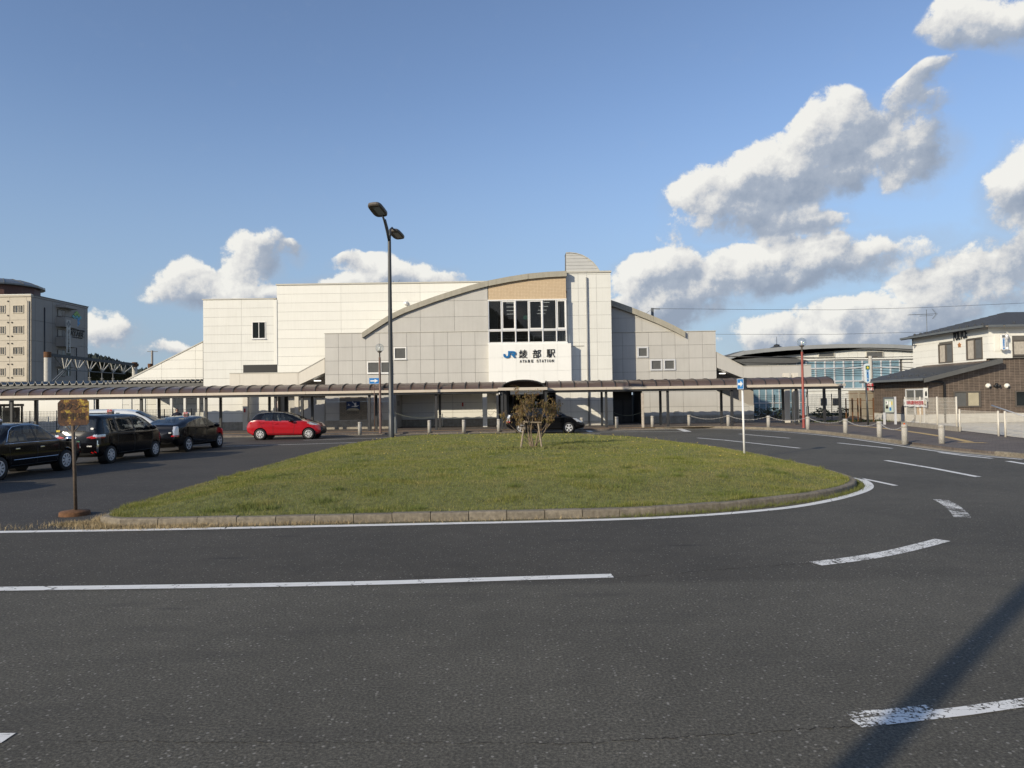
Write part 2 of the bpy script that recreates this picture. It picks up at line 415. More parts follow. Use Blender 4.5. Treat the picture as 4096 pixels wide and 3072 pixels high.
def clip_to(poly, region):
    """clip to a convex region given counter-clockwise in x,z"""
    for i, p in enumerate(region):
        q = region[(i+1) % len(region)]
        if not poly: return poly
        poly = clip(poly, lambda c, p=p, q=q: (q[0]-p[0])*(c[1]-p[1])-(q[1]-p[1])*(c[0]-p[0]))
    return poly
def area(poly):
    return abs(sum(poly[i][0]*poly[(i+1) % len(poly)][1]-poly[(i+1) % len(poly)][0]*poly[i][1] for i in range(len(poly))))/2
def panels(name, m, parent, region, xs, zs, Y, t=.03, gap=.014, holes=()):
    """wall panels on the grid xs, zs in front of a backing at depth Y, clipped to a convex region, each its own object"""
    reg = region
    ar = sum(reg[i][0]*reg[(i+1) % len(reg)][1]-reg[(i+1) % len(reg)][0]*reg[i][1] for i in range(len(reg)))
    if ar < 0: reg = reg[::-1]
    for i in range(len(xs)-1):
        for j in range(len(zs)-1):
            x0, x1, z0, z1 = xs[i]+gap/2, xs[i+1]-gap/2, zs[j]+gap/2, zs[j+1]-gap/2
            cells = [(x0, x1, z0, z1)]
            for (hx0, hx1, hz0, hz1) in holes:
                nx = []
                for (a, b, c, d) in cells:
                    if hx0 >= b or hx1 <= a or hz0 >= d or hz1 <= c: nx.append((a, b, c, d)); continue
                    if hz0 > c: nx.append((a, b, c, hz0))
                    if hz1 < d: nx.append((a, b, hz1, d))
                    zz0, zz1 = max(c, hz0), min(d, hz1)
                    if hx0 > a: nx.append((a, hx0, zz0, zz1))
                    if hx1 < b: nx.append((hx1, b, zz0, zz1))
                cells = nx
            polys = []
            for (a, b, c, d) in cells:
                p = clip_to([(a, c), (b, c), (b, d), (a, d)], reg)
                if len(p) >= 3 and area(p) > .004: polys.append((p, (a, b, c, d)))
            if not polys: continue
            if len(polys) == 1 and abs(area(polys[0][0])-(polys[0][1][1]-polys[0][1][0])*(polys[0][1][3]-polys[0][1][2])) < 1e-4:
                a, b, c, d = polys[0][1]; boxpart(name, m, parent, a, b, Y-t, Y, c, d)
            elif len(polys) <= 2:
                for p, _ in polys: MB().prism_y(p, Y-t, Y).build(name, m, parent)
            else:
                mb = MB()
                for p, _ in polys: mb.prism_y(p, Y-t, Y)
                mb.build(name, m, parent)
def frange(a, b, step):
    n = max(1, int(round((b-a)/step))); return [a+(b-a)*i/n for i in range(n+1)]
def window(parent, x0, x1, z0, z1, Y, fm='alu', gm='glass_grey', split=0, fw=.05, depth=.06, name='window'):
    """frame standing proud of the wall face Y, glass set back inside it (sub-part)"""
    mb = MB()
    mb.box(x0, x1, Y-depth, Y, z0, z0+fw).box(x0, x1, Y-depth, Y, z1-fw, z1).box(x0, x0+fw, Y-depth, Y, z0+fw, z1-fw).box(x1-fw, x1, Y-depth, Y, z0+fw, z1-fw)
    for k in range(split):
        xm = x0+(x1-x0)*(k+1)/(split+1); mb.box(xm-fw*.45, xm+fw*.45, Y-depth*.9, Y, z0+fw, z1-fw)
    w = mb.build(name, fm, parent)
    MB().box(x0+fw*.9, x1-fw*.9, Y-.022, Y-.012, z0+fw*.9, z1-fw*.9).build('pane', gm, w)
    return w
# ================================================================= GROUND
def asphalt_mat():
    m = bpy.data.materials.new('asphalt'); m.use_nodes = True; t = NT(m.node_tree); b = m.node_tree.nodes['Principled BSDF']
    geo = t.node('ShaderNodeNewGeometry'); pos = geo.outputs['Position']
    sp = t.node('ShaderNodeSeparateXYZ'); t.link(pos, sp.inputs[0])
    big = t.noise(pos, 0.35, 5, 0.6); mid = t.noise(pos, 3.0, 5, 0.65); fine = t.noise(pos, 48.0, 4, 0.8); fine2 = t.noise(pos, 260.0, 2, 0.6)
    # the ring lane next to the island is a darker, browner laying than the outer lane
    warp = t.m('MULTIPLY', t.m('SUBTRACT', t.noise(pos, 1.2, 3, .5), .5), .25)
    yy = t.m('ADD', sp.outputs[1], warp)
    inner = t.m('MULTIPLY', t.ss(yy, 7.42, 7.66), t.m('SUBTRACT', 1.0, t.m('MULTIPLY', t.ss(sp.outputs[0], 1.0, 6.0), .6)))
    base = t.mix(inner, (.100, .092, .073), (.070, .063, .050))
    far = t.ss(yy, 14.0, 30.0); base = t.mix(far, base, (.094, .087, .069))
    leftl = t.m('MULTIPLY', t.ss(sp.outputs[0], -6.2, -7.2), t.ss(yy, 11.0, 12.5)); base = t.mix(leftl, base, (.060, .054, .046))
    base = t.mix(1.0, base, t.ramp(big, [(.3, .80), (.7, 1.15)]), 'MULTIPLY')
    base = t.mix(1.0, base, t.ramp(mid, [(.3, .90), (.7, 1.10)]), 'MULTIPLY')
    base = t.mix(1.0, base, t.ramp(fine, [(.34, .42), (.5, .95), (.66, 1.8)]), 'MULTIPLY')
    base = t.mix(1.0, base, t.ramp(fine2, [(.3, .7), (.7, 1.3)]), 'MULTIPLY')
    vo = t.node('ShaderNodeTexVoronoi'); vo.inputs['Scale'].default_value = 30.0; t.link(pos, vo.inputs['Vector'])
    csep = t.node('ShaderNodeSeparateXYZ'); t.link(vo.outputs['Color'], csep.inputs[0])
    spk = t.m('MULTIPLY', t.ramp(vo.outputs['Distance'], [(.20, 1.0), (.34, 0.0)]), t.ramp(csep.outputs[0], [(.84, 0.0), (.88, 1.0)]))
    base = t.mix(t.m('MULTIPLY', spk, .6), base, (.36, .34, .30))
    # tyre polish and oil: long soft stains
    mp = t.node('ShaderNodeMapping'); mp.inputs['Scale'].default_value = (.5, 2.2, 1); t.link(pos, mp.inputs[0])
    st = t.ramp(t.noise(mp.outputs[0], 1.0, 4, .6), [(.56, 0.0), (.74, 1.0)]); base = t.mix(t.m('MULTIPLY', st, .32), base, (.03, .028, .026))
    v2 = t.node('ShaderNodeTexVoronoi'); v2.inputs['Scale'].default_value = .75; t.link(mp.outputs[0], v2.inputs['Vector'])
    c2 = t.node('ShaderNodeSeparateXYZ'); t.link(v2.outputs['Color'], c2.inputs[0])
    oil = t.m('MULTIPLY', t.ramp(v2.outputs['Distance'], [(.04, 1.0), (.12, 0.0)]), t.ramp(c2.outputs[0], [(.6, 0.0), (.62, 1.0)])); base = t.mix(t.m('MULTIPLY', oil, .55), base, (.018, .017, .016))
    t.link(base, b.inputs['Base Color'])
    b.inputs['Roughness'].default_value = .82; b.inputs['Specular IOR Level'].default_value = .35
    bn = t.node('ShaderNodeBump'); bn.inputs['Strength'].default_value = .55; bn.inputs['Distance'].default_value = .006
    t.link(t.m('ADD', fine, t.m('MULTIPLY', fine2, .5)), bn.inputs['Height']); t.link(bn.outputs[0], b.inputs['Normal'])
    return m
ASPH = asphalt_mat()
def paint_mat(name, wear):
    m = bpy.data.materials.new(name); m.use_nodes = True; t = NT(m.node_tree); b = m.node_tree.nodes['Principled BSDF']
    geo = t.node('ShaderNodeNewGeometry'); pos = geo.outputs['Position']
    f = t.m('ADD', t.m('MULTIPLY', t.noise(pos, 38.0, 5, .7), .75), t.m('MULTIPLY', t.noise(pos, 4.0, 3, .5), .35))
    a = t.ss(f, wear-.03, wear+.03)
    t.link(t.mix(t.noise(pos, 9, 3, .5), (.68, .67, .63), (.84, .83, .79)), b.inputs['Base Color']); b.inputs['Roughness'].default_value = .7
    # cracks across the paint
    vo = t.node('ShaderNodeTexVoronoi', feature='DISTANCE_TO_EDGE'); vo.inputs['Scale'].default_value = 1.6
    mp = t.node('ShaderNodeMapping'); mp.inputs['Scale'].default_value = (1.0, 2.6, 1); t.link(t.vm('ADD', pos, t.vm('MULTIPLY', t.node('ShaderNodeTexNoise').outputs['Color'], (.3, .3, 0))), mp.inputs[0]); t.link(mp.outputs[0], vo.inputs['Vector'])
    a = t.m('MULTIPLY', a, t.ss(vo.outputs['Distance'], .002, .009))
    tr = t.node('ShaderNodeBsdfTransparent'); ms = t.node('ShaderNodeMixShader'); o = m.node_tree.nodes['Material Output']
    t.link(a, ms.inputs[0]); t.link(tr.outputs[0], ms.inputs[1]); t.link(b.outputs[0], ms.inputs[2]); t.link(ms.outputs[0], o.inputs[0])
    return m
PAINT = paint_mat('road paint', .40); PAINT_WORN = paint_mat('worn road paint', .56); PAINT_MID = paint_mat('half worn road paint', .50)
M['asphalt'] = lambda: ASPH

gb = MB(); gb.add([(-400, -420, -.30), (400, -420, -.30), (400, 1500, -.30), (-400, 1500, -.30)], [(0, 1, 2, 3)])
struct('ground', gb, mat('far ground', (.10, .10, .07), .95, .2, .05))
rb = MB(); rb.add([(-60, -40, 0), (60, -40, 0), (60, 62, 0), (-60, 62, 0)], [(0, 1, 2, 3)])
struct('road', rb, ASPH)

# ---- kerb line of the pavement round the forecourt (left to right), in ground coordinates
KPX = [(960, 1749), (1440, 1741), (2000, 1730), (2400, 1722), (2740, 1715), (2850, 1713), (2986, 1716), (3121, 1722), (3257, 1732), (3392, 1747), (3500, 1762), (3581, 1773), (3680, 1788), (3796, 1804), (3904, 1815), (4096, 1834)]
KP = [(-45, 42.4), (-30, 42.4)]+[G(*p) for p in KPX]
KP += [(15.9, 18.0), (19, 14.0), (26, 10.0), (45, 6)]
pave_poly = KP+[(60, 6), (60, 61), (-60, 61), (-60, 42.4)]
def inset(pts, d):
    """shift an open polyline to its left by d"""
    out = []
    for i, p in enumerate(pts):
        a = pts[max(i-1, 0)]; b = pts[min(i+1, len(pts)-1)]; dx, dy = b[0]-a[0], b[1]-a[1]; L = math.hypot(dx, dy) or 1
        out.append((p[0]-dy/L*d, p[1]+dx/L*d))
    return out
PZ = .11
def paver_mat():
    m = bpy.data.materials.new('block paving'); m.use_nodes = True; t = NT(m.node_tree); b = m.node_tree.nodes['Principled BSDF']
    geo = t.node('ShaderNodeNewGeometry'); pos = geo.outputs['Position']
    mp = t.node('ShaderNodeMapping'); mp.inputs['Rotation'].default_value = (0, 0, .6); t.link(pos, mp.inputs[0])
    br = t.node('ShaderNodeTexBrick'); br.inputs['Scale'].default_value = 1.0; br.inputs['Brick Width'].default_value = .22; br.inputs['Row Height'].default_value = .11
    br.inputs['Mortar Size'].default_value = .005; br.inputs['Color1'].default_value = (.105, .085, .072, 1); br.inputs['Color2'].default_value = (.15, .12, .10, 1); br.inputs['Mortar'].default_value = (.05, .045, .04, 1)
    t.link(mp.outputs[0], br.inputs['Vector'])
    c = t.mix(1.0, br.outputs[0], t.ramp(t.noise(pos, 1.4, 5, .6), [(.3, .75), (.7, 1.25)]), 'MULTIPLY')
    c = t.mix(t.m('MULTIPLY', t.ramp(t.noise(pos, .5, 4, .6), [(.5, 0.0), (.7, 1.0)]), .4), c, (.16, .145, .13))
    t.link(c, b.inputs['Base Color']); b.inputs['Roughness'].default_value = .85
    bn = t.node('ShaderNodeBump'); bn.inputs['Strength'].default_value = .4; bn.inputs['Distance'].default_value = .01; t.link(br.outputs['Fac'], bn.inputs['Height']); bn.invert = True; t.link(bn.outputs[0], b.inputs['Normal'])
    return m
PAVER = paver_mat()
pb = MB(); ins = inset(KP, .16)
ppoly = ins+[(60, 6), (60, 61.5), (-60, 61.5), (-60, 42.6)]
pb.prism_z(ppoly, -.02, PZ)
pave = struct('pavement', pb, PAVER)
# tessellation of a concave face is fine; kerb stones line the edge
def polyline_len(pts): return sum(math.dist(pts[i], pts[i+1]) for i in range(len(pts)-1))
def along(pts, step):
    """points every `step` metres along a polyline"""
    out = [pts[0]]; need = step
    for i in range(len(pts)-1):
        a, b = pts[i], pts[i+1]; L = math.dist(a, b); d = need
        while d <= L: out.append((a[0]+(b[0]-a[0])*d/L, a[1]+(b[1]-a[1])*d/L)); d += step
        need = d-L
    return out
def smooth_poly(pts, it=2):
    for _ in range(it):
        o = [pts[0]]
        for i in range(len(pts)-1):
            a, b = pts[i], pts[i+1]; o += [(a[0]*.75+b[0]*.25, a[1]*.75+b[1]*.25), (a[0]*.25+b[0]*.75, a[1]*.25+b[1]*.75)]
        o.append(pts[-1]); pts = o
    return pts
def kerb_run(root, name, pts, h, w, left=True, step=.6, m='kerb', zj=.004, drop=None):
    """kerb stones one by one along a polyline; body lies on the left of the direction of travel"""
    st = along(pts, step)
    for i in range(len(st)-1):
        a, b = st[i], st[i+1]; dx, dy = b[0]-a[0], b[1]-a[1]; L = math.hypot(dx, dy); dx /= L; dy /= L
        nx, ny = (-dy, dx) if left else (dy, -dx)
        g = .006; hh = h+rnd.uniform(-zj, zj)
        if drop: hh = drop((a[0]+b[0])/2, (a[1]+b[1])/2, hh)
        a2 = (a[0]+dx*g, a[1]+dy*g); b2 = (b[0]-dx*g, b[1]-dy*g); c = .025; bt = .02
        prof = [(0, -.05), (bt*.4, hh-c), (bt*.4+c*.5, hh-c*.3), (bt*.4+c*1.2, hh), (w, hh), (w, -.05)]
        vs = []
        for p in (a2, b2):
            for q, z in prof: vs.append((p[0]+nx*q, p[1]+ny*q, z))
        n = len(prof); fs = [tuple(range(n)), tuple(range(2*n-1, n-1, -1))]+[(k, k+n, (k+1) % n+n, (k+1) % n) for k in range(n)]
        mb = MB().add(vs, fs); o = mb.build(name, m, root)
EDGE = smooth_poly(KP, 2)
pk = setting('pavement_kerb')
def dropf(x, y, h):
    if x < 9.5 and y > 38: return .03+.11*max(0, min(1, (x-8.2)/1.2))     # flush kerb at the bus and drop-off bay
    if 14 < x and 22.2 < y < 27.3: return .035                            # lowered crossing
    return h
vis = [p for p in EDGE if -20 < p[0] < 17.5 and p[1] > 16]
kerb_run(pk, 'kerb_stone', vis, .14, .18, True, .6, drop=dropf)
# pale gutter strip beside the pavement kerb
gs = MB(); e1 = inset(vis, -.02); e2 = inset(vis, -.22)
for i in range(len(e1)-1): gs.add([(*e2[i], .003), (*e2[i+1], .003), (*e1[i+1], .003), (*e1[i], .003)], [(0, 1, 2, 3)])
struct('gutter_strip', gs, 'concrete')

# ---- painted lines
def stripe(name, pts, w, m, label, z=.005, group=None):
    mb = MB(); pts = [tuple(p) for p in pts]; L = inset(pts, w/2); R = inset(pts, -w/2)
    for i in range(len(pts)-1): mb.add([(*R[i], z), (*R[i+1], z), (*L[i+1], z), (*L[i], z)], [(0, 1, 2, 3)])
    o = mb.build(name, m, LINES); o['label'] = label; return o
LINES = setting('road_marking')
def gp(lst): return [G(*p) for p in lst]
edge = gp([(-500, 2135), (0, 2129), (700, 2118), (1400, 2103), (2400, 2082), (2800, 2064), (3100, 2038), (3213, 2023), (3294, 2008), (3380, 1989), (3455, 1966), (3480, 1950), (3474, 1934), (3452, 1921), (3428, 1912)])
stripe('edge_line', smooth_poly(edge, 2), .17, PAINT, 'long white edge line round the near side of the grass island')
stripe('edge_line', gp([(3432, 1912), (3500, 1925), (3583, 1943)]), .12, PAINT, 'short white spur off the tip of the island line')
stripe('centre_line', smooth_poly(gp([(-600, 2364), (0, 2357), (1400, 2337), (1963, 2318), (2450, 2304)]), 2), .165, PAINT, 'long cracked white centre line in the foreground')
stripe('dash_line', smooth_poly(gp([(3262, 2256), (3416, 2238), (3552, 2215), (3665, 2189), (3770, 2161)]), 2), .20, PAINT_MID, 'curved worn white dash right of the centre line')
stripe('dash_line', smooth_poly(gp([(3762, 1999), (3805, 2022), (3836, 2050), (3851, 2071)]), 2), .24, PAINT_WORN, 'short worn curved dash beyond the island tip')
stripe('dash_line', gp([(3543, 1842), (3730, 1873), (3912, 1908)]), .16, PAINT, 'straight white dash on the outer lane')
stripe('dash_line', gp([(3352, 1772), (3569, 1794)]), .15, PAINT, 'white dash on the outer lane beyond the lane shadow')
stripe('dash_line', gp([(2956, 1736), (3159, 1753)]), .15, PAINT, 'far white dash behind the one way sign')
stripe('lane_line', gp([(2790, 1752), (2900, 1761), (3060, 1778), (3198, 1793)]), .15, PAINT, 'white line curving in behind the island')
stripe('edge_line', inset(smooth_poly(gp([(2450, 1722.5), (2740, 1717), (2850, 1716), (2986, 1719), (3121, 1726), (3257, 1737), (3392, 1752), (3500, 1768), (3640, 1789), (3796, 1811), (3904, 1821), (4096, 1838)]), 2), -.06), .13, PAINT, 'thin white line following the far kerb')
stripe('dash_line', gp([(3758, 1810), (3860, 1823), (3968, 1834)]), .17, PAINT, 'white dash beside the lowered kerb')
stripe('dash_line', gp([(4031, 1845), (4130, 1861), (4300, 1890)]), .17, PAINT, 'white dash at the right edge of the road')
stripe('bay_line', gp([(2362, 1728.5), (2757, 1726)]), .15, PAINT, 'white front line of the bus bay')
stripe('bay_line', gp([(2344, 1719), (2366, 1729)]), .3, PAINT, 'left end line of the bus bay')
stripe('bay_line', gp([(2708, 1712.5), (2752, 1727)]), .4, PAINT, 'right end line of the bus bay')
stripe('lane_line', gp([(2000, 1739.5), (2401, 1735)]), .12, PAINT, 'white lane line behind the bush')
stripe('lane_line', gp([(1213, 1761), (1611, 1750)]), .12, PAINT, 'upper white lane line right of the red car')
stripe('lane_line', gp([(880, 1786), (1160, 1778.5), (1430, 1770)]), .14, PAINT, 'lower white lane line in front of the red car')
wl = gp([(3395, 2862), (3560, 2849), (3720, 2832)]); stripe('worn_line', wl, .075, PAINT_WORN, 'upper flaking strip of the worn line at bottom right')
wl = gp([(3424, 2896), (3640, 2872), (3860, 2846), (4096, 2812), (4500, 2760)]); stripe('worn_line', wl, .11, PAINT_MID, 'main flaking strip of the worn line at bottom right')
bl = MB(); a, b_, c_, d_ = G(-900, 2938), G(63, 2935), G(5, 2974), G(-900, 2978); bl.add([(*d_, .005), (*c_, .005), (*b_, .005), (*a, .005)], [(0, 1, 2, 3)])
o = bl.build('line_end', PAINT, LINES); o['label'] = 'slanted end of a white line at the bottom left'
# thin cracks in the asphalt as shallow dark seams
cr = MB()
def crack(p0, p1, n=60, amp=.03, w=.012):
    pts = []
    for i in range(n+1):
        t = i/n; pts.append((p0[0]+(p1[0]-p0[0])*t, p0[1]+(p1[1]-p0[1])*t+rnd.uniform(-amp, amp)))
    for i in range(n):
        ww = w*rnd.uniform(.3, 1.2)
        if rnd.random() < .12: continue
        a, b = pts[i], pts[i+1]; cr.add([(a[0], a[1]-ww/2, .0025), (b[0], b[1]-ww/2, .0025), (b[0], b[1]+ww/2, .0025), (a[0], a[1]+ww/2, .0025)], [(0, 1, 2, 3)])
crack(G(300, 2965), G(2300, 2975), 120, .012, .006); crack(G(2300, 2975), G(3420, 2905), 70, .015, .009)
crack(G(2450, 2312), G(3262, 2250), 60, .03, .012)
struct('road_crack', cr, mat('crack', (.02, .018, .016), 1.0, 0))

# ================================================================= GRASS ISLAND
ISL = [(-6.95, 11.9), (-6.6, 11.45), (-5.9, 11.35), (-3, 11.5), (0, 11.6), (1.6, 11.68), (3.0, 11.95), (4.6, 12.65), (5.8, 13.4), (6.6, 14.1), (7.3, 15.0), (7.65, 16.2), (7.8, 18), (7.8, 20.5), (7.75, 23), (7.5, 26), (6.8, 29), (5.2, 32), (2.6, 34.4), (0, 35), (-3, 35), (-6, 34.5), (-7.1, 32.4), (-7.3, 28), (-7.2, 20), (-7.15, 14)]
def smooth_closed(p, it=2):
    for _ in range(it):
        o = []
        for i in range(len(p)):
            a, b = p[i], p[(i+1) % len(p)]; o += [(a[0]*.75+b[0]*.25, a[1]*.75+b[1]*.25), (a[0]*.25+b[0]*.75, a[1]*.25+b[1]*.75)]
        p = o
    return p
IS = smooth_closed(ISL, 2)
isl = setting('island_kerb')
kerb_run(isl, 'kerb_stone', IS+[IS[0]], .135, .15, True, .62, zj=.006)
ISa = np.array(IS)
def dist_in(x, y):
    """signed distance to the island outline, positive inside (numpy arrays)"""
    x = np.asarray(x, float); y = np.asarray(y, float); d = np.full(x.shape, 1e9); ins_ = np.zeros(x.shape, bool); n = len(ISa)
    for i in range(n):
        ax, ay = ISa[i]; bx, by = ISa[(i+1) % n]; ex, ey = bx-ax, by-ay
        t = np.clip(((x-ax)*ex+(y-ay)*ey)/(ex*ex+ey*ey), 0, 1); d = np.minimum(d, np.hypot(x-ax-t*ex, y-ay-t*ey))
        c = ((ay > y) != (by > y)) & (x < (bx-ax)*(y-ay)/(by-ay+1e-12)+ax); ins_ ^= c
    return np.where(ins_, d, -d)
def mound(x, y, d=None):
    if d is None: d = dist_in(x, y)
    s = np.clip((d-.14)/2.2, 0, 1); s = s*s*(3-2*s)
    return .135+.25*s+.02*np.sin(x*1.3+1)*np.cos(y*.9)*s+.008*np.sin(x*4.1)*np.sin(y*3.7)*s
soil = MB(); xs_ = np.linspace(-7.3, 7.9, 90); ys_ = np.linspace(11.3, 35.1, 130)
XX, YY = np.meshgrid(xs_, ys_); DD = dist_in(XX, YY); ZZ = mound(XX, YY, DD)
idx = -np.ones(XX.shape, int); vs = []
ok = DD > .08
for j in range(XX.shape[0]):
    for i in range(XX.shape[1]):
        if ok[j, i]: idx[j, i] = len(vs); vs.append((float(XX[j, i]), float(YY[j, i]), float(ZZ[j, i])))
fs = []
for j in range(XX.shape[0]-1):
    for i in range(XX.shape[1]-1):
        q = (idx[j, i], idx[j, i+1], idx[j+1, i+1], idx[j+1, i])
        if min(q) >= 0: fs.append(q)
soil.add(vs, fs)
# rim of turf up against the kerb stones
r1 = smooth_closed([(p) for p in ISL], 2); n_ = len(r1)
ctr = (0.2, 23)
def toward(p, d, ref=r1):
    i = ref.index(p); a = ref[i-1]; b = ref[(i+1) % len(ref)]; dx, dy = b[0]-a[0], b[1]-a[1]; L = math.hypot(dx, dy); return (p[0]-dy/L*d, p[1]+dx/L*d)
for i in range(n_):
    p, q = r1[i], r1[(i+1) % n_]; a, b = toward(p, .12), toward(q, .12); c, d = toward(p, .42), toward(q, .42)
    za, zb = .13, .13; zc = float(mound(np.array([c[0]]), np.array([c[1]]))[0]); zd = float(mound(np.array([d[0]]), np.array([d[1]]))[0])
    soil.add([(*a, za), (*b, zb), (*d, zd+.002), (*c, zc+.002)], [(0, 1, 2, 3)])
struct('turf_base', soil, mat('turf soil', (.10, .115, .035), .95, .4, 6, col2=(.14, .15, .05)), True)

def grass_mat():
    m = bpy.data.materials.new('grass blades'); m.use_nodes = True; t = NT(m.node_tree); b = m.node_tree.nodes['Principled BSDF']
    geo = t.node('ShaderNodeNewGeometry'); pos = geo.outputs['Position']
    at = t.node('ShaderNodeAttribute', attribute_name='tint')
    n = t.noise(pos, .9, 4, .6); n2 = t.noise(pos, 3.2, 3, .6)
    c = t.ramp(n, [(.30, (.175, .20, .040)), (.5, (.225, .235, .060)), (.70, (.31, .265, .10))])
    c = t.mix(t.m('MULTIPLY', n2, .45), c, (.18, .21, .04))
    c = t.mix(t.ramp(at.outputs['Fac'], [(.78, 0.0), (.92, 1.0)]), c, (.34, .29, .13))
    c = t.mix(1.0, c, t.ramp(at.outputs['Fac'], [(0.0, .65), (.78, 1.25)]), 'MULTIPLY')
    t.link(c, b.inputs['Base Color']); b.inputs['Roughness'].default_value = .75; b.inputs['Specular IOR Level'].default_value = .15
    tl = t.node('ShaderNodeBsdfTranslucent'); t.link(c, tl.inputs[0]); ms = t.node('ShaderNodeMixShader'); ms.inputs[0].default_value = .25
    o = m.node_tree.nodes['Material Output']; t.link(b.outputs[0], ms.inputs[1]); t.link(tl.outputs[0], ms.inputs[2]); t.link(ms.outputs[0], o.inputs[0])
    return m
def blades(name, x, y, z, h, w, m, lean=.5, tint=None, seed=3):
    """one triangle per blade, thrown up with numpy"""
    r = np.random.RandomState(seed); n = len(x); a = r.uniform(0, 2*PI, n); l = r.uniform(0, lean, n)*h; la = r.uniform(0, 2*PI, n)
    V = np.empty((n, 3, 3), np.float32); dx = np.cos(a)*w/2; dy = np.sin(a)*w/2
    V[:, 0] = np.stack([x-dx, y-dy, z], 1); V[:, 1] = np.stack([x+dx, y+dy, z], 1); V[:, 2] = np.stack([x+np.cos(la)*l, y+np.sin(la)*l, z+h*np.sqrt(np.clip(1-(l/h)**2*.6, .1, 1))], 1)
    me = bpy.data.meshes.new(name); me.vertices.add(3*n); me.vertices.foreach_set('co', V.ravel())
    me.loops.add(3*n); me.loops.foreach_set('vertex_index', np.arange(3*n, dtype=np.int32))
    me.polygons.add(n); me.polygons.foreach_set('loop_start', np.arange(0, 3*n, 3, dtype=np.int32)); me.polygons.foreach_set('loop_total', np.full(n, 3, np.int32))
    me.update(); me.validate()
    at = me.attributes.new('tint', 'FLOAT', 'FACE'); tt = r.uniform(0, 1, n) if tint is None else tint; at.data.foreach_set('value', tt.astype(np.float32))
    me.materials.append(m); o = bpy.data.objects.new(name, me); COL.objects.link(o); o['kind'] = 'stuff'; return o
GM = grass_mat()
r_ = np.random.RandomState(5)
gx, gy, gh, gw = [], [], [], []
for y0, y1, dens_, bw in ((11.3, 14.5, 4200, .006), (14.5, 19, 2300, .009), (19, 26, 1100, .013), (26, 35.2, 520, .02)):
    n = int((y1-y0)*15.2*dens_); x = r_.uniform(-7.3, 7.9, n); y = r_.uniform(y0, y1, n); d = dist_in(x, y); k = d > np.where((x < -6.7) & (y > 12.2), .03, .13)+.03*r_.rand(n)
    x, y, d = x[k], y[k], d[k]; clump = np.clip(np.sin(x*2.3+np.cos(y*1.7)*2)*np.sin(y*2.9+x*.6), 0, 1)**4
    h = r_.uniform(.022, .052, len(x))*(1+1.3*clump)*(1+.4*np.clip(1-(d-.13)/.2, 0, 1)); gx.append(x); gy.append(y); gh.append(h); gw.append(np.full(len(x), bw))
gx, gy, gh, gw = map(np.concatenate, (gx, gy, gh, gw))
gz = mound(gx, gy)-.01
o = blades('lawn_grass', gx, gy, gz, gh, gw, GM, .9); tag(o, 'short green lawn covering the raised traffic island', 'grass')
# darker tufts in the lawn
tx, ty, th = [], [], []
for _ in range(60):
    cx, cy = rnd.uniform(-6.5, 7.2), 11.8+abs(rnd.gauss(0, 4)); nb = 160; rr = rnd.uniform(.06, .22)
    tx.append(r_.normal(cx, rr, nb)); ty.append(r_.normal(cy, rr*.7, nb)); th.append(r_.uniform(.05, .13, nb))
tx, ty, th = map(np.concatenate, (tx, ty, th)); k = dist_in(tx, ty) > .16; tx, ty, th = tx[k], ty[k], th[k]
TM = mat('tuft', (.12, .15, .03), .8, .2, 4)
o = blades('grass_tuft', tx, ty, mound(tx, ty)-.01, th, np.full(len(tx), .008), TM, 1.0); tag(o, 'darker coarse grass tufts scattered through the island lawn', 'grass')
# tall thin seed stalks along the far rim
sx, sy = [], []
n = 260; t_ = r_.uniform(0, 1, n)
sx = r_.uniform(-6.5, 7.3, n); sy = np.where(r_.rand(n) < .5, r_.uniform(26, 34.5, n), r_.uniform(18, 33, n)); k = (dist_in(sx, sy) > .2) & (dist_in(sx, sy) < 2.5)
o = blades('seed_stalk', sx[k], sy[k], mound(sx[k], sy[k]), r_.uniform(.12, .32, k.sum()), np.full(k.sum(), .007), mat('stalk', (.26, .25, .10), .9, .2), .35); tag(o, 'thin seed stalks standing along the far rim of the lawn', 'grass')
# dandelion heads
fl = MB()
for _ in range(120):
    x = rnd.uniform(-6.6, 7.3); y = 15.5+rnd.random()**.7*19.5
    if dist_in([x], [y])[0] < .25: continue
    z = float(mound(np.array([x]), np.array([y]))[0])+rnd.uniform(.04, .09); s = rnd.uniform(.009, .017)+.0005*(y-12)
    fl.add([(x-s, y, z), (x, y-s, z+.004), (x+s, y, z), (x, y+s, z+.004), (x, y, z+s*.9), (x, y, z-s*.4)], [(0, 1, 4), (1, 2, 4), (2, 3, 4), (3, 0, 4), (1, 0, 5), (2, 1, 5), (3, 2, 5), (0, 3, 5)])
o = fl.build('dandelion', mat('dandelion yellow', (.75, .55, .10), .7, .0), None); tag(o, 'small yellow dandelion heads dotted over the lawn', 'flower', kind='stuff')
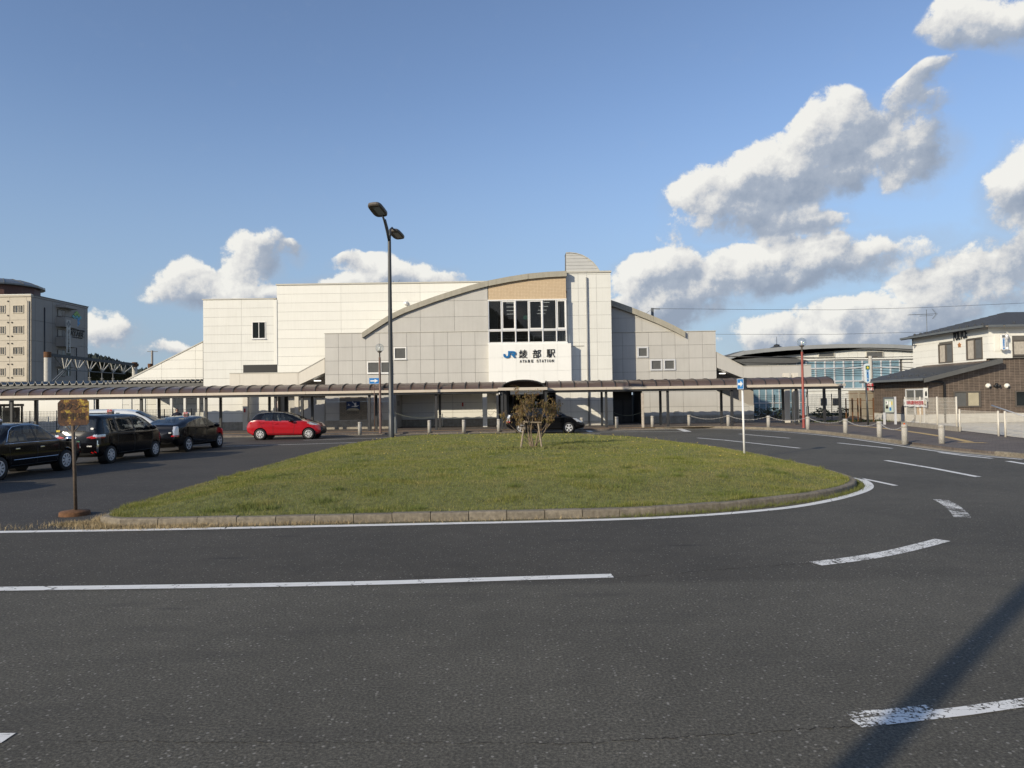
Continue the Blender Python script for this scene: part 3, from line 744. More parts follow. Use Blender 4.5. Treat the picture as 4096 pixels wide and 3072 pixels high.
# dry weeds at the foot of the near kerb, thick at the left corner
wx, wy = [], []
for i in range(len(IS)):
    a, b = IS[i], IS[(i+1) % len(IS)]
    if min(a[1], b[1]) > 17 or min(a[0], b[0]) < -7.0 and min(a[1], b[1]) > 12.6: continue
    L = math.dist(a, b); x_ = (a[0]+b[0])/2
    dn = 1500 if x_ < -4.9 else (420 if x_ < -2.6 else (70 if x_ < 1.6 else 330)); nb = int(L*dn)
    t1 = r_.uniform(0, 1, nb); dx, dy = (b[0]-a[0])/L, (b[1]-a[1])/L; off = -np.abs(r_.normal(0, .07 if x_ > -4.9 else .10, nb))-.002
    wx.append(a[0]+dx*L*t1-dy*off); wy.append(a[1]+dy*L*t1+dx*off)
for cx, cy, sg, nb in ((-6.95, 11.62, .2, 1500), (-7.25, 11.75, .2, 700), (-6.6, 11.35, .2, 800), (-7.9, 11.45, .5, 160)):
    wx.append(r_.normal(cx, sg, nb)); wy.append(r_.normal(cy, min(sg, .25)*.42, nb))
wx, wy = np.concatenate(wx), np.concatenate(wy)
k = (dist_in(wx, wy) < .01); wx, wy = wx[k], wy[k]; dry = wx < 1.4
o = blades('dry_weed', wx[dry], wy[dry], np.full(dry.sum(), .0), r_.uniform(.02, .10, dry.sum()), np.full(dry.sum(), .007), M['weed'](), 1.0); tag(o, 'straw coloured dead grass at the foot of the near kerb', 'weeds')
o = blades('green_weed', wx[~dry], wy[~dry], np.full((~dry).sum(), .0), r_.uniform(.02, .12, (~dry).sum()), np.full((~dry).sum(), .007), mat('green weed', (.13, .145, .035), .85, .3, 9), 1.0); tag(o, 'green and brown weeds under the kerb at the right tip', 'weeds')
# silt between kerb and line
sl = MB(); e1 = [p for p in IS if p[1] < 16.5 and p[0] > -6.9]; e1 = sorted(e1, key=lambda p: p[0] if p[1] < 13.5 else 50+p[1])
o1 = inset(e1, .0); o2 = inset(e1, -.17)
for i in range(len(e1)-1): sl.add([(*o2[i], .0035), (*o2[i+1], .0035), (*o1[i+1], .0035), (*o1[i], .0035)], [(0, 1, 2, 3)])
struct('gutter_silt', sl, mat('silt', (.075, .06, .035), .95, .35, 9, col2=(.11, .10, .05)))
# low leafy ground cover at the foot of the shrub
BX, BY = G(2135, 1787, .385); BZ = float(mound(np.array([BX]), np.array([BY]))[0])
lx = r_.normal(BX+.15, 1.0, 900); ly = r_.normal(BY-.9, .38, 900)
o = blades('ground_cover', lx, ly, mound(lx, ly), r_.uniform(.03, .10, 900), np.full(900, .05), mat('ground cover leaf', (.13, .13, .04), .8, .4, 9), 1.4); tag(o, 'low browning leafy cover at the foot of the staked shrub', 'plant')
# ================================================================= STATION BUILDING
ST = thing('station_building', 'wide pale railway station with curved roof, glazed bay and JR lettering', 'station', (0, 48, 0))
Wx = lambda px, py, Y: W(px, py, Y)[0]
Wz = lambda px, py, Y: W(px, py, Y)[1]
def region(pts, Y): return [W(x, y, Y) for x, y in pts]
# --- left white block (A)
YA = 50.0
xa0, xa1 = Wx(812, 1199, YA), Wx(1108, 1194, YA); za = Wz(960, 1198, YA)
MB().box(xa0+.02, xa1, YA+.03, YA+9, PZ, za-.02).build('wall_core', 'joint', ST)
wopen = (Wx(973, 1475, YA), xa1+.1, Wz(1040, 1491, YA), Wz(1040, 1459, YA))
wwin = (Wx(1009, 1320, YA), Wx(1063, 1320, YA), Wz(1036, 1355, YA), Wz(1036, 1287, YA))
panels('white_panel', 'white_panel', ST, [(xa0, PZ+.55), (xa1, PZ+.55), (xa1, za), (xa0, za)], [xa0, Wx(967, 1400, YA), xa1-.23], [PZ+.55]+frange(PZ+.55, za, .6)[1:], YA+.03, .04, .012, [wopen, wwin])
boxpart('corner_trim', 'cream_panel', ST, xa1-.225, xa1, YA-.05, YA+.03, wopen[3], za-.05)
boxpart('coping', 'coping', ST, xa0-.05, xa1-.06, YA-.06, YA+.3, za, za+.07)
boxpart('plinth', 'concrete', ST, xa0+.01, xa1, YA-.01, YA+.05, -.1, PZ+.54)
MB().box(wopen[0], xa1, YA-.012, YA+.028, wopen[2], wopen[3]).build('louvre_opening', 'black', ST)
window(ST, wwin[0], wwin[1], wwin[2], wwin[3], YA+.02, 'white_paint', 'glass', 1, .045, .07)
boxpart('window_sill', 'alu', ST, wwin[0]-.04, wwin[1]+.04, YA-.09, YA, wwin[2]-.05, wwin[2]-.005)
# --- tall white block behind (B)
YB = 50.0
xb0, xb1 = Wx(1107, 1142, YB), Wx(1990, 1128, YB); zb = Wz(1500, 1136, YB)
z0b = Wz(1200, 1500, YB)
MB().box(xb0+.02, xb1, YB+.03, YB+10, z0b-.1, zb-.02).build('wall_core', 'joint', ST)
panels('white_panel', 'cream_panel', ST, [(xb0, z0b), (xb1, z0b), (xb1, zb), (xb0, zb)], [xb0, Wx(1365, 1300, YB), Wx(1682, 1300, YB), xb1], [zb-.63*k for k in range(int((zb-z0b)/.63)+1, -1, -1)], YB+.03, .04, .012)
for i, x in enumerate(frange(xb0-.06, xb1, 2.7)[:-1]):
    boxpart('coping', 'coping', ST, x+.005, min(xb1, x+(xb1-xb0+.06)/round((xb1-xb0)/2.7))-.005, YB-.07, YB+.3, zb, zb+.1)
sx, sz = W(1625, 1214, YB); mb = MB(); mb.lathe([(0, -.17), (.1, -.15), (.15, -.08), (.165, 0), (.165, .03)], (sx, YB-.02, sz), 16, 'y'); mb.build('vent_cover', 'alu', ST, True)
# antenna and rooftop units on B
for (x, w, h) in ((1610, .75, .30), (1646, .5, .16)):
    cx = Wx(x, 1120, 52.5); zz = zb+.1
    mb = MB().box(cx-w/2, cx+w/2, 52.1, 52.9, zz-.1, zz+h)
    u = mb.build('rooftop_unit', 'concrete_lt', ST, bevel=.02)
    for k in range(3): MB().box(cx-w/2+.05+k*w/3, cx-w/2+.05+k*w/3+w/6, 52.085, 52.1, zz+.02, zz+h-.06).build('louvre', 'dark_fascia', u)
ant = MB(); ax, az_ = W(1574, 1134, 52.5); ant.tube([(ax, 52.5, zb), (ax, 52.5, zb+.62)], .018, 6); ant.tube([(ax-.45, 52.5, zb+.42), (ax+.5, 52.5, zb+.44)], .012, 5)
for k in range(8): ant.tube([(ax-.42+k*.12, 52.3, zb+.425), (ax-.42+k*.12, 52.7, zb+.425)], .007, 4)
ant.tube([(ax+.3, 52.5, zb+.44), (ax+.45, 52.5, zb+.7)], .01, 4); ant.tube([(ax+.3, 52.5, zb+.44), (ax+.5, 52.5, zb+.2)], .01, 4)
tag(ant.build('tv_antenna', 'lamp_metal'), 'small rooftop television antenna standing on the tall white station block', 'antenna')
# --- sloped stair enclosure at far left
YS = 53.0
sp = region([(505, 1524), (812, 1368), (812, 1530), (505, 1530)], YS)
MB().prism_y(sp, YS+.03, YS+6).build('stair_core', 'joint', ST)
zs = [Wz(700, 1530, YS)+.66*k-.3 for k in range(7)]
panels('white_panel', 'cream_panel', ST, sp, [sp[0][0], Wx(647, 1480, YS), Wx(783, 1480, YS), sp[1][0]], zs, YS+.03, .04, .014)
MB().prism_y([sp[0], sp[1], (sp[1][0], sp[1][1]+.07), (sp[0][0]-.1, sp[0][1]+.07)], YS-.05, YS+6.05).build('coping', 'coping', ST)
# --- left grey wall (C) with arched roof
YC = 48.6
xc0, xc1 = Wx(1298.6, 1335, YC), Wx(1954, 1325, YC); zc = Wz(1600, 1331, YC)
PX = (xc1-xc0)/12
arcpx = [(1450, 1331), (1500, 1298), (1565, 1257), (1620, 1231), (1674, 1211), (1740, 1187), (1808, 1165), (1880, 1143), (1953, 1124), (2030, 1109), (2112, 1096), (2190, 1089), (2266, 1085)]
arc = region(arcpx, YC); TH = .37
arc_in = [(x+.02, z-TH) for x, z in arc]
MB().box(xc0+.02, xc1, YC+.03, YC+3.2, Wz(1600, 1558, YC), zc-.02).build('wall_core', 'joint', ST)
core = [(arc_in[2][0], zc-.02)]+arc_in[2:9]+[(xc1, zc-.02)]
MB().prism_y([p for p in core], YC+.03, YC+3.2).build('wall_core', 'joint', ST)
lc = Wx(1570, 1600, YC)           # the recess starts here
xs = [xc0+PX*k for k in range(13)]; rowz = [zc-PX*k for k in range(5, -1, -1)]
zlow = rowz[0]
win1 = (Wx(1576, 1413, YC), Wx(1626, 1413, YC), Wz(1600, 1437.5, YC), Wz(1600, 1389, YC))
win2 = (Wx(1469, 1470, YC), Wx(1519, 1470, YC), Wz(1494, 1494, YC), Wz(1494, 1446, YC))
win3 = (Wx(1521.5, 1470, YC), Wx(1571, 1470, YC), Wz(1546, 1493.5, YC), Wz(1546, 1445.5, YC))
panels('grey_panel', 'grey_panel', ST, [(xc0, zlow), (xc1, zlow), (xc1, zc), (xc0, zc)], xs, rowz, YC+.03, .035, .016, [win1, win2, win3, (lc, xc1+1, zlow-1, Wz(1700, 1556, YC))])
for w_ in (win1, win2, win3):
    window(ST, *w_, YC+.02, 'white_paint', 'glass_grey', 0, .07, .07)
    boxpart('window_sill', 'alu', ST, w_[0]-.03, w_[1]+.03, YC-.09, YC-.052, w_[2]-.04, w_[2]-.003)
# panels under the curve, each clipped to the arch
cv = []
xl = [Wx(x, 1270, YC) for x in (1458, 1681, 1817.5, 1952)]; zl = [zc+.03, Wz(1880, 1266, YC), Wz(1880, 1202, YC), Wz(1880, 1140, YC)]
def curve_z(x, ar=arc_in):
    for i in range(len(ar)-1):
        if ar[i][0] <= x <= ar[i+1][0]: t = (x-ar[i][0])/(ar[i+1][0]-ar[i][0]); return ar[i][1]+t*(ar[i+1][1]-ar[i][1])
    return ar[0][1] if x < ar[0][0] else ar[-1][1]
def curved_panels(name, m, xl, zl, Y, ar, t=.035, gap=.016):
    for i in range(len(xl)-1):
        for j in range(len(zl)-1):
            x0, x1, z0, z1 = xl[i]+gap/2, xl[i+1]-gap/2, zl[j]+gap/2, zl[j+1]-gap/2
            top = [(x0+(x1-x0)*k/40, min(z1, curve_z(x0+(x1-x0)*k/40, ar)-.01)) for k in range(41)]
            top = [p for p in top if p[1] > z0+.01]
            if len(top) < 2: continue
            poly = [(top[0][0], z0), (top[-1][0], z0)]+top[::-1]
            MB().prism_y(poly, Y-t, Y).build(name, m, ST)
curved_panels('grey_panel', 'grey_panel', xl, zl, YC+.03, arc_in)
boxpart('coping', 'coping', ST, xc0-.03, xc1-.02, YC-.04, YC+.4, zc+.004, zc+.045)
# curved roof edge in sheet metal segments
def arc_strip(name, m, ar, th, y0, y1, step=2):
    for i in range(0, len(ar)-1, step):
        seg = ar[i:min(i+step, len(ar)-1)+1]; inn = [(x, z-th) for x, z in seg]
        seg = [(seg[0][0]+.006, seg[0][1])]+seg[1:-1]+[(seg[-1][0]-.006, seg[-1][1])]; inn = [(seg[0][0], inn[0][1])]+inn[1:-1]+[(seg[-1][0], inn[-1][1])]
        MB().prism_y(seg+inn[::-1], y0, y1).build(name, m, ST)
arc_t = [(x, z) for x, z in arc]
arc_strip('roof_edge', 'fascia', arc_t, TH, YC-.2, YC+.6)
MB().prism_y([(x, z-.02) for x, z in arc_t]+[(x, z-.2) for x, z in arc_t][::-1], YC+.6, YC+3.4).build('roof_sheet', 'fascia', ST)
# grey wall between canopy and ground, mural wall
xm0, xm1 = Wx(1358, 1600, YC), Wx(1468, 1600, YC)
low_top = Wz(1450, 1558, YC)
MB().box(xc0+.02, lc-.01, YC+.03, YC+3.0, PZ, zlow).build('wall_core', 'joint', ST)
mz0, mz1 = Wz(1413, 1690, YC), Wz(1413, 1588, YC)
panels('grey_panel', 'grey_panel', ST, [(xc0, PZ+.62), (lc, PZ+.62), (lc, zlow), (xc0, zlow)], [xc0, xm0, xm1, Wx(1516, 1600, YC), lc], [PZ+.62, Wz(1450, 1651, YC), Wz(1450, 1588, YC), zlow-.006], YC+.03, .035, .014, [(xm0, xm1, mz0-.2, mz1)])
boxpart('plinth', 'concrete', ST, xc0-.02, lc, YC-.06, YC+.02, -.05, PZ+.58)
boxpart('plinth_cap', 'concrete_lt', ST, xc0-.03, lc, YC-.08, YC+.02, PZ+.585, PZ+.62)
# brick mural: courses of split-face bricks
brw = (xm1-xm0)/8; nrow = 21; brh = (mz1-mz0+.02)/nrow
bm_ = mat('mural brick', (.27, .235, .185), .9, .2, 20, rand=.15, bump=.5, bscale=60)
M['mural_brick'] = lambda: bm_
px0, px1, pz0, pz1 = Wx(1387, 1620, YC), Wx(1440, 1620, YC), Wz(1413, 1642, YC), Wz(1413, 1606, YC)
for j in range(nrow):
    off = (j % 2)*brw/2
    for k in range(-1, 8):
        a = max(xm0, xm0+off+k*brw)+.008; b = min(xm1, xm0+off+(k+1)*brw)-.008
        if b-a < .03: continue
        z = mz0+j*brh
        if a > px0 and b < px1 and z > pz0 and z+brh < pz1: continue
        boxpart('brick', 'mural_brick', ST, a, b, YC-.03-.012*((j*7+k*3) % 3), YC+.025, z+.006, z+brh-.006)
art = MB().box(px0, px1, YC-.09, YC-.045, pz0, pz1).build('mural_picture', mat('picture blue', (.01, .035, .11), .4, .1), ST, )
art['label'] = 'blue picture of white doves over a pale globe'
def dove(cx, cz, s, fl=1):
    pts = [(0, 0), (.35, .12), (.7, .05), (.95, .16), (1.0, .08), (.8, -.05), (.55, -.2), (.2, -.22), (-.2, -.12), (-.5, -.16), (-.35, -.02)]
    wing = [(.15, .05), (.05, .45), (-.25, .8), (.2, .6), (.5, .75), (.5, .3), (.5, .08)]
    MB().prism_y([(cx+fl*x*s, cz+z*s) for x, z in pts], YC-.105, YC-.091).prism_y([(cx+fl*x*s, cz+z*s) for x, z in wing], YC-.11, YC-.1).build('dove', 'white_paint', art)
dove(px0+.56*(px1-px0), pz0+.50*(pz1-pz0), .33); dove(px0+.13*(px1-px0), pz0+.6*(pz1-pz0), .13); dove(px0+.45*(px1-px0), pz0+.92*(pz1-pz0), .10)
gx_ = (px0+px1)/2; gl = [(gx_+.44*math.cos(t), pz0+.005+.17*math.sin(t)) for t in np.linspace(0, PI, 12)]
MB().prism_y(gl, YC-.1, YC-.0915).build('globe', mat('pale globe', (.42, .38, .28), .6, .2, 9), art)
for k in range(11): x = px0+.03+k*.075; MB().box(x, x+.03, YC-.062, YC-.055, pz0-.22, pz0-.08).build('engraved_letter', 'joint', ST)
for py in (1622.5, 1665.5):
    x0, z0 = W(1517, py+9, YC); boxpart('letter_box', mat('box metal', (.32, .31, .29), .4, .05) and 'coping', ST, x0-.17, x0+.17, YC-.1, YC-.01, z0, z0+.34)
# recess behind the canopy
YR = 51.3
xr1 = Wx(1992, 1620, YR); ztop = Wz(1700, 1545, YC)
rmat = 'grey_panel'
MB().box(lc-.6, xr1+.3, YR+.02, YR+.3, PZ, ztop+.6).build('recess_wall_core', 'joint', ST)
panels('recess_panel', 'cream_panel', ST, [(lc-.3, PZ+.5), (xr1, PZ+.5), (xr1, ztop+.4), (lc-.3, ztop+.4)], [lc-.3]+[Wx(x, 1620, YR) for x in (1608, 1811, 1930)]+[xr1], [PZ+.5, Wz(1700, 1651, YR), Wz(1700, 1612, YR), Wz(1700, 1575, YR), ztop+.4], YR+.02, .03, .014)
boxpart('plinth', 'concrete', ST, lc-.5, xr1, YR-.05, YR+.0, -.05, PZ+.48)
MB().box(lc-.02, lc+.2, YC+.2, YR, PZ, ztop+.3).build('return_wall', 'grey_panel', ST)
MB().box(xc0, Wx(1992, 1500, YC), YC+.1, YR, Wz(1700, 1552, YC), Wz(1700, 1552, YC)+.12).build('recess_soffit', 'grey_panel', ST)
xp = Wx(1939.5, 1640, YC); MB().box(xp-.15, xp+.15, YC+.1, YC+.4, PZ, ztop+.4).build('pillar', 'white_panel', ST, bevel=.01)
rx, rz = W(1851, 1618, YR); boxpart('hydrant_plate', 'red_ink', ST, rx-.055, rx+.055, YR-.04, YR-.012, rz-.14, rz+.14)
for dx in (-.34, -.12, .17): 
    for dz in (-.03, -.3): boxpart('wall_socket', 'joint', ST, rx+dx-.02, rx+dx+.02, YR-.03, YR-.012, rz+dz-.015, rz+dz+.015)
for k in (0, 1): boxpart('slot', 'black', ST, lc+.2, lc+.21, YC+.9+k*.5, YC+1.05+k*.5, 1.65, 2.0)
# --- window bay (D) with tiled head
YD = 48.6
xd0, xd1 = Wx(1954, 1280, YD), Wx(2266, 1280, YD)
zg0, zt, zg1 = Wz(2110, 1373, YD), Wz(2110, 1320, YD), Wz(2110, 1199, YD)
def tile_mat():
    m = bpy.data.materials.new('mosaic tile'); m.use_nodes = True; t = NT(m.node_tree); b = m.node_tree.nodes['Principled BSDF']
    pos = t.node('ShaderNodeNewGeometry').outputs['Position']; sp = t.node('ShaderNodeSeparateXYZ'); t.link(pos, sp.inputs[0])
    cb = t.node('ShaderNodeCombineXYZ'); t.link(sp.outputs[0], cb.inputs[0]); t.link(sp.outputs[2], cb.inputs[1])
    br = t.node('ShaderNodeTexBrick'); br.offset = 0; br.inputs['Scale'].default_value = 1; br.inputs['Brick Width'].default_value = .1; br.inputs['Row Height'].default_value = .1; br.inputs['Mortar Size'].default_value = .008
    br.inputs['Color1'].default_value = (.58, .44, .28, 1); br.inputs['Color2'].default_value = (.63, .49, .32, 1); br.inputs['Mortar'].default_value = (.40, .29, .18, 1); t.link(cb.outputs[0], br.inputs['Vector'])
    t.link(br.outputs[0], b.inputs['Base Color']); b.inputs['Roughness'].default_value = .5
    bn = t.node('ShaderNodeBump'); bn.invert = True; bn.inputs['Strength'].default_value = .5; bn.inputs['Distance'].default_value = .01; t.link(br.outputs['Fac'], bn.inputs['Height']); t.link(bn.outputs[0], b.inputs['Normal'])
    return m
TILE = tile_mat()
top = [p for p in arc_in if xd0-.01 < p[0] < xd1+.3]; top = [(xd0+.01, curve_z(xd0+.01))]+top+[(xd1, arc_in[-1][1])]
top = [p for p in top if p[0] < xd1-.01]+[(xd1, arc_in[-1][1])]
MB().prism_y([(xd0+.01, zg1+.02), (xd1, zg1+.02)]+top[::-1], YD, YD+.3).build('tiled_wall', TILE, ST)
# glazing: every light of the window its own frame and pane; the hall behind is real
mx = [Wx(x, 1300, YD) for x in (1954.6, 2006.7, 2062.8, 2115, 2171, 2226.3, 2265.4)]
YG = YD+.02
for i in range(6):
    a, b = mx[i], mx[i+1]; casement = i in (1, 3, 5)
    for (z0, z1, kind) in ((zg0+.07, zt-.05, 0), (zt+.05, zg1-.05, 1)):
        fw = .085 if (casement and kind) else .03; x0, x1 = a+.022, b-.022
        f = MB().box(x0, x1, YG-.05, YG+.05, z0, z0+fw).box(x0, x1, YG-.05, YG+.05, z1-fw, z1).box(x0, x0+fw, YG-.05, YG+.05, z0+fw, z1-fw).box(x1-fw, x1, YG-.05, YG+.05, z0+fw, z1-fw).build('window', 'white_paint', ST)
        MB().box(x0+fw*.9, x1-fw*.9, YG-.008, YG+.008, z0+fw*.9, z1-fw*.9).build('pane', mat('bay glass', (.012, .013, .013), .015, 0, spec=1.0, alpha=.45), f)
for i, x in enumerate(mx): boxpart('mullion', 'alu', ST, x-.025, x+.025, YG-.08, YG+.08, zg0, zg1)
boxpart('transom', 'alu', ST, mx[0]-.04, mx[-1]+.04, YG-.07, YG+.07, zt-.045, zt+.045)
boxpart('window_sill', 'white_paint', ST, mx[0]-.06, mx[-1]+.06, YG-.16, YG+.1, zg0-.05, zg0+.045)
boxpart('window_head', 'white_paint', ST, mx[0]-.04, mx[-1]+.04, YG-.09, YG+.08, zg1-.05, zg1+.03)
hall = MB(); hy1 = 64
hall.add([(xd0+.05, YG+.3, zg0-.2), (xd1+1.2, YG+.3, zg0-.2), (xd1+1.2, hy1, zg0-.2), (xd0+.05, hy1, zg0-.2)], [(0, 1, 2, 3)])
hall.build('hall_floor', 'concrete', ST)
MB().box(xd0-.1, xd1+.1, YG+.3, hy1, zg1+.5, zg1+.6).build('hall_ceiling', 'concrete', ST)
MB().box(xd0-.15, xd0+.02, YG+.1, hy1, zg0-.2, zg1+.6).build('hall_side', 'concrete', ST)
MB().box(xd1-.02, xd1+.1, YG+.3, hy1, zg0-.2, zg1+.6).build('hall_side', 'concrete_lt', ST)
MB().box(xd0, xd1, hy1, hy1+.2, zg0-.2, zg1+.6).build('hall_side', 'concrete', ST)
TUBE = mat('lit tube', (.9, .9, .85), .4, 0, emit=(1, .95, .85, 2.2)); M['tube'] = lambda: TUBE
for k in range(5):
    y = YG+2.0+k*2.3; boxpart('tube_light', 'tube', ST, xd0+1.2, xd0+1.9, y, y+.06, zg1+.38, zg1+.41); boxpart('tube_light', 'tube', ST, xd1-1.6, xd1-.9, y, y+.06, zg1+.38, zg1+.41)
rail = MB()
for z in (zg0+.55, zg0+.38): rail.tube([(mx[0]+.1, YG+.5, z), (mx[-1]-.5, YG+.5, z+.02)], .018, 6)
for i in range(4): x = mx[0]+.2+i*1.45; rail.tube([(x, YG+.5, zg0), (x, YG+.5, zg0+.56)], .02, 6)
rail.build('guard_rail', 'alu', ST, True)
ex, ez = W(2102, 1269, 51); boxpart('exit_sign', mat('exit green', (.02, .2, .1), .4, 0, emit=(.1, .7, .4, .35)), ST, ex-.14, ex+.14, 51, 51.06, ez-.14, ez+.14) if False else None
eg = mat('exit green', (.02, .18, .09), .4, 0, emit=(.2, .8, .5, .25)); MB().box(ex-.15, ex+.15, 51, 51.05, ez-.15, ez+.13).build('exit_sign', eg, ST); MB().box(ex-.01, ex+.01, 51, 51.02, ez+.13, ez+1.2).build('exit_sign_rod', 'joint', ST)
for dz in (.2,): MB().tube([(mx[-1]-.25, YG+.4, zg0), (mx[-1]-.25, YG+.4, zg1)], .05, 8).tube([(mx[-1]-.42, YG+.5, zg0), (mx[-1]-.42, YG+.5, zg1)], .035, 8).build('wall_pipe', 'cream_panel', ST, True)
# --- sign block (E)
YE = 48.26
xe0, xe1 = Wx(1954.5, 1450, YE), Wx(2285.5, 1450, YE); ze1 = Wz(2110, 1375, YE); ze0 = Wz(2110, 1532, YE)
MB().box(xe0, xe1, YE+.03, YE+2.2, ze0, ze1-.01).build('sign_block', 'sign_white', ST)
panels('sign_block_panel', 'sign_white', ST, [(xe0, ze0), (xe1, ze0), (xe1, ze1), (xe0, ze1)], [xe0+(xe1-xe0)*k/6 for k in range(7)], [ze1-.93*k for k in range(3, -1, -1)] if ze1-.93*3 < ze0 else [ze0, ze1-1.86, ze1-.93, ze1], YE+.03, .03, .008)
YT = YE-.03
def kanji(s, px0, px1, py0, py1, name):
    x0, z1 = W(px0, py0, YT); x1, z0 = W(px1, py1, YT)
    o = text(s, name, 1.0, 'text_black', ST, ((x0+x1)/2, YT, (z0+z1)/2), extrude=.03, bold=.014 if s in '綾部駅' else 0.02)
    bb = [Vector(c) for c in o.bound_box]; w = max(c.x for c in bb)-min(c.x for c in bb); h = max(c.y for c in bb)-min(c.y for c in bb)
    cx = (max(c.x for c in bb)+min(c.x for c in bb))/2; cy = (max(c.y for c in bb)+min(c.y for c in bb))/2
    for v in o.data.vertices: v.co.x = (v.co.x-cx)*(x1-x0)/w; v.co.y = (v.co.y-cy)*(z1-z0)/h; v.co.z -= .02
    return o
kanji('綾', 2075.5, 2109.5, 1399, 1433, 'letter'); kanji('部', 2130, 2164.5, 1398, 1432, 'letter'); kanji('駅', 2185.5, 2221, 1397, 1430, 'letter')
for ch, cx in zip('AYABESTATION', (2083, 2093.2, 2103, 2115.5, 2129, 2150, 2160, 2170.8, 2181, 2190.5, 2200, 2211.5)):
    w = 4.0 if ch != 'I' else 1.3
    kanji(ch, cx-w, cx+w, 1439-(cx-2083)*.013, 1450.2-(cx-2083)*.013, 'letter')
def jr(u, v):
    return W(2013.2+u*50.0/4.2, 1431.8-v*27.5/2.3, YT)
J = [(0, 1.35), (.55, 1.35), (.55, .95), (.62, .75), (.85, .62), (1.25, .62), (1.5, .75), (1.58, 1.0), (1.58, 2.3), (3.35, 2.3), (3.8, 2.2), (4.1, 1.92), (4.2, 1.55), (4.1, 1.18), (3.85, .98), (3.6, .92), (4.2, 0.1), (3.45, .1), (2.42, 1.35), (2.42, 1.42), (3.35, 1.42), (3.48, 1.55), (3.35, 1.7), (2.28, 1.7), (2.2, 1.6), (2.2, .75), (2.05, .3), (1.65, .05), (1.1, 0), (.55, .06), (.15, .35), (0, .8)]
JR = MB().prism_y([jr(u, v) for u, v in J], YT-.06, YT-.002).build('logo', 'jr_blue', ST)
JR['label'] = 'blue JR logo lettering'
# --- white tower (F)
YF = 49.0
xf0, xf1 = Wx(2266, 1300, YF), Wx(2446, 1300, YF); zf = Wz(2350, 1091, YF)
xlow0 = Wx(2224, 1620, YF)
MB().box(xf0-.3, xf1-.02, YF+.03, YF+5, Wz(2340, 1555, YF), zf-.02).build('wall_core', 'joint', ST)
MB().box(xlow0+.02, xf1-.02, YF+.03, YF+5, PZ, Wz(2340, 1555, YF)).build('wall_core', 'joint', ST)
xsf = [xf0-.2, Wx(2315.5, 1300, YF), Wx(2350, 1300, YF), Wx(2388, 1300, YF), xf1]
zsf = [zf-.13-.937*k for k in range(9, -1, -1)]; zsf = [z for z in zsf if z > PZ+.5]
zk = Wz(2340, 1548, YF)
zup = [z for z in zsf if z > zk+.2]
panels('white_panel', 'white_panel', ST, [(xf0-.2, zk), (xf1, zk), (xf1, zf), (xf0-.2, zf)], xsf, [zk]+zup+[zf-.004], YF+.03, .035, .012)
panels('white_panel', 'white_panel', ST, [(xlow0, PZ+.3), (xf1, PZ+.3), (xf1, zk), (xlow0, zk)], [xlow0, Wx(2283, 1600, YF)]+xsf[2:], [PZ+.3, Wz(2340, 1647, YF), Wz(2340, 1602, YF), zk-.002], YF+.03, .035, .012)
boxpart('plinth', 'concrete_lt', ST, xlow0, xf1, YF-.03, YF+.03, -.05, PZ+.29)
boxpart('coping', 'coping', ST, xf0-.02, Wx(2348, 1090, YF)-.004, YF-.07, YF+.5, zf, zf+.12); boxpart('coping', 'coping', ST, Wx(2348, 1090, YF)+.004, xf1+.05, YF-.07, YF+.5, zf, zf+.12)
xd_ = Wx(2349, 1300, YF); mb = MB().tube([(xd_, YF-.09, PZ), (xd_, YF-.09, zf-.35), (xd_, YF+.02, zf-.35)], .055, 10); mb.build('drain_pipe', mat('zinc pipe', (.22, .23, .24), .4, .08), ST, True)
for z in np.arange(1.2, zf-.6, 1.1): boxpart('pipe_clip', 'alu', ST, xd_-.075, xd_+.075, YF-.1, YF, z, z+.04)
fin = region([(2264.5, 1084), (2264.5, 1010), (2282, 1009.5), (2305, 1012), (2330, 1020), (2352, 1032), (2372, 1048), (2388, 1066), (2401, 1087)], YF+.1)
MB().prism_y(fin, YF+.13, YF+1.2).build('roof_fin_core', 'joint', ST)
fz = [W(2300, y, YF+.1)[1] for y in (1087, 1076, 1062, 1048.5, 1035, 1021, 1006)]
for j in range(6):
    z0, z1 = fz[j]+.008, fz[j+1]-.008
    right = []
    def fx(z):
        for i in range(2, len(fin)-1):
            if fin[i+1][1] <= z <= fin[i][1]: t = (z-fin[i][1])/(fin[i+1][1]-fin[i][1]); return fin[i][0]+t*(fin[i+1][0]-fin[i][0])
        return fin[2][0] if z > fin[2][1] else fin[-1][0]
    zt_ = min(z1, fin[2][1]); rr = [(fx(z0+(zt_-z0)*k/4), z0+(zt_-z0)*k/4) for k in range(5)]
    MB().prism_y([(fin[0][0]+.005, z0)]+rr+[(fin[0][0]+.005, zt_)], YF+.08, YF+.13).build('fin_panel', mat('fin metal', (.50, .50, .48), .45, .04, 2), ST)
capc = [(x, z) for x, z in fin[1:]]
MB().prism_y(capc+[(x-.03, z-.04) for x, z in capc][::-1], YF+.02, YF+1.25).build('fin_edge', 'coping', ST)
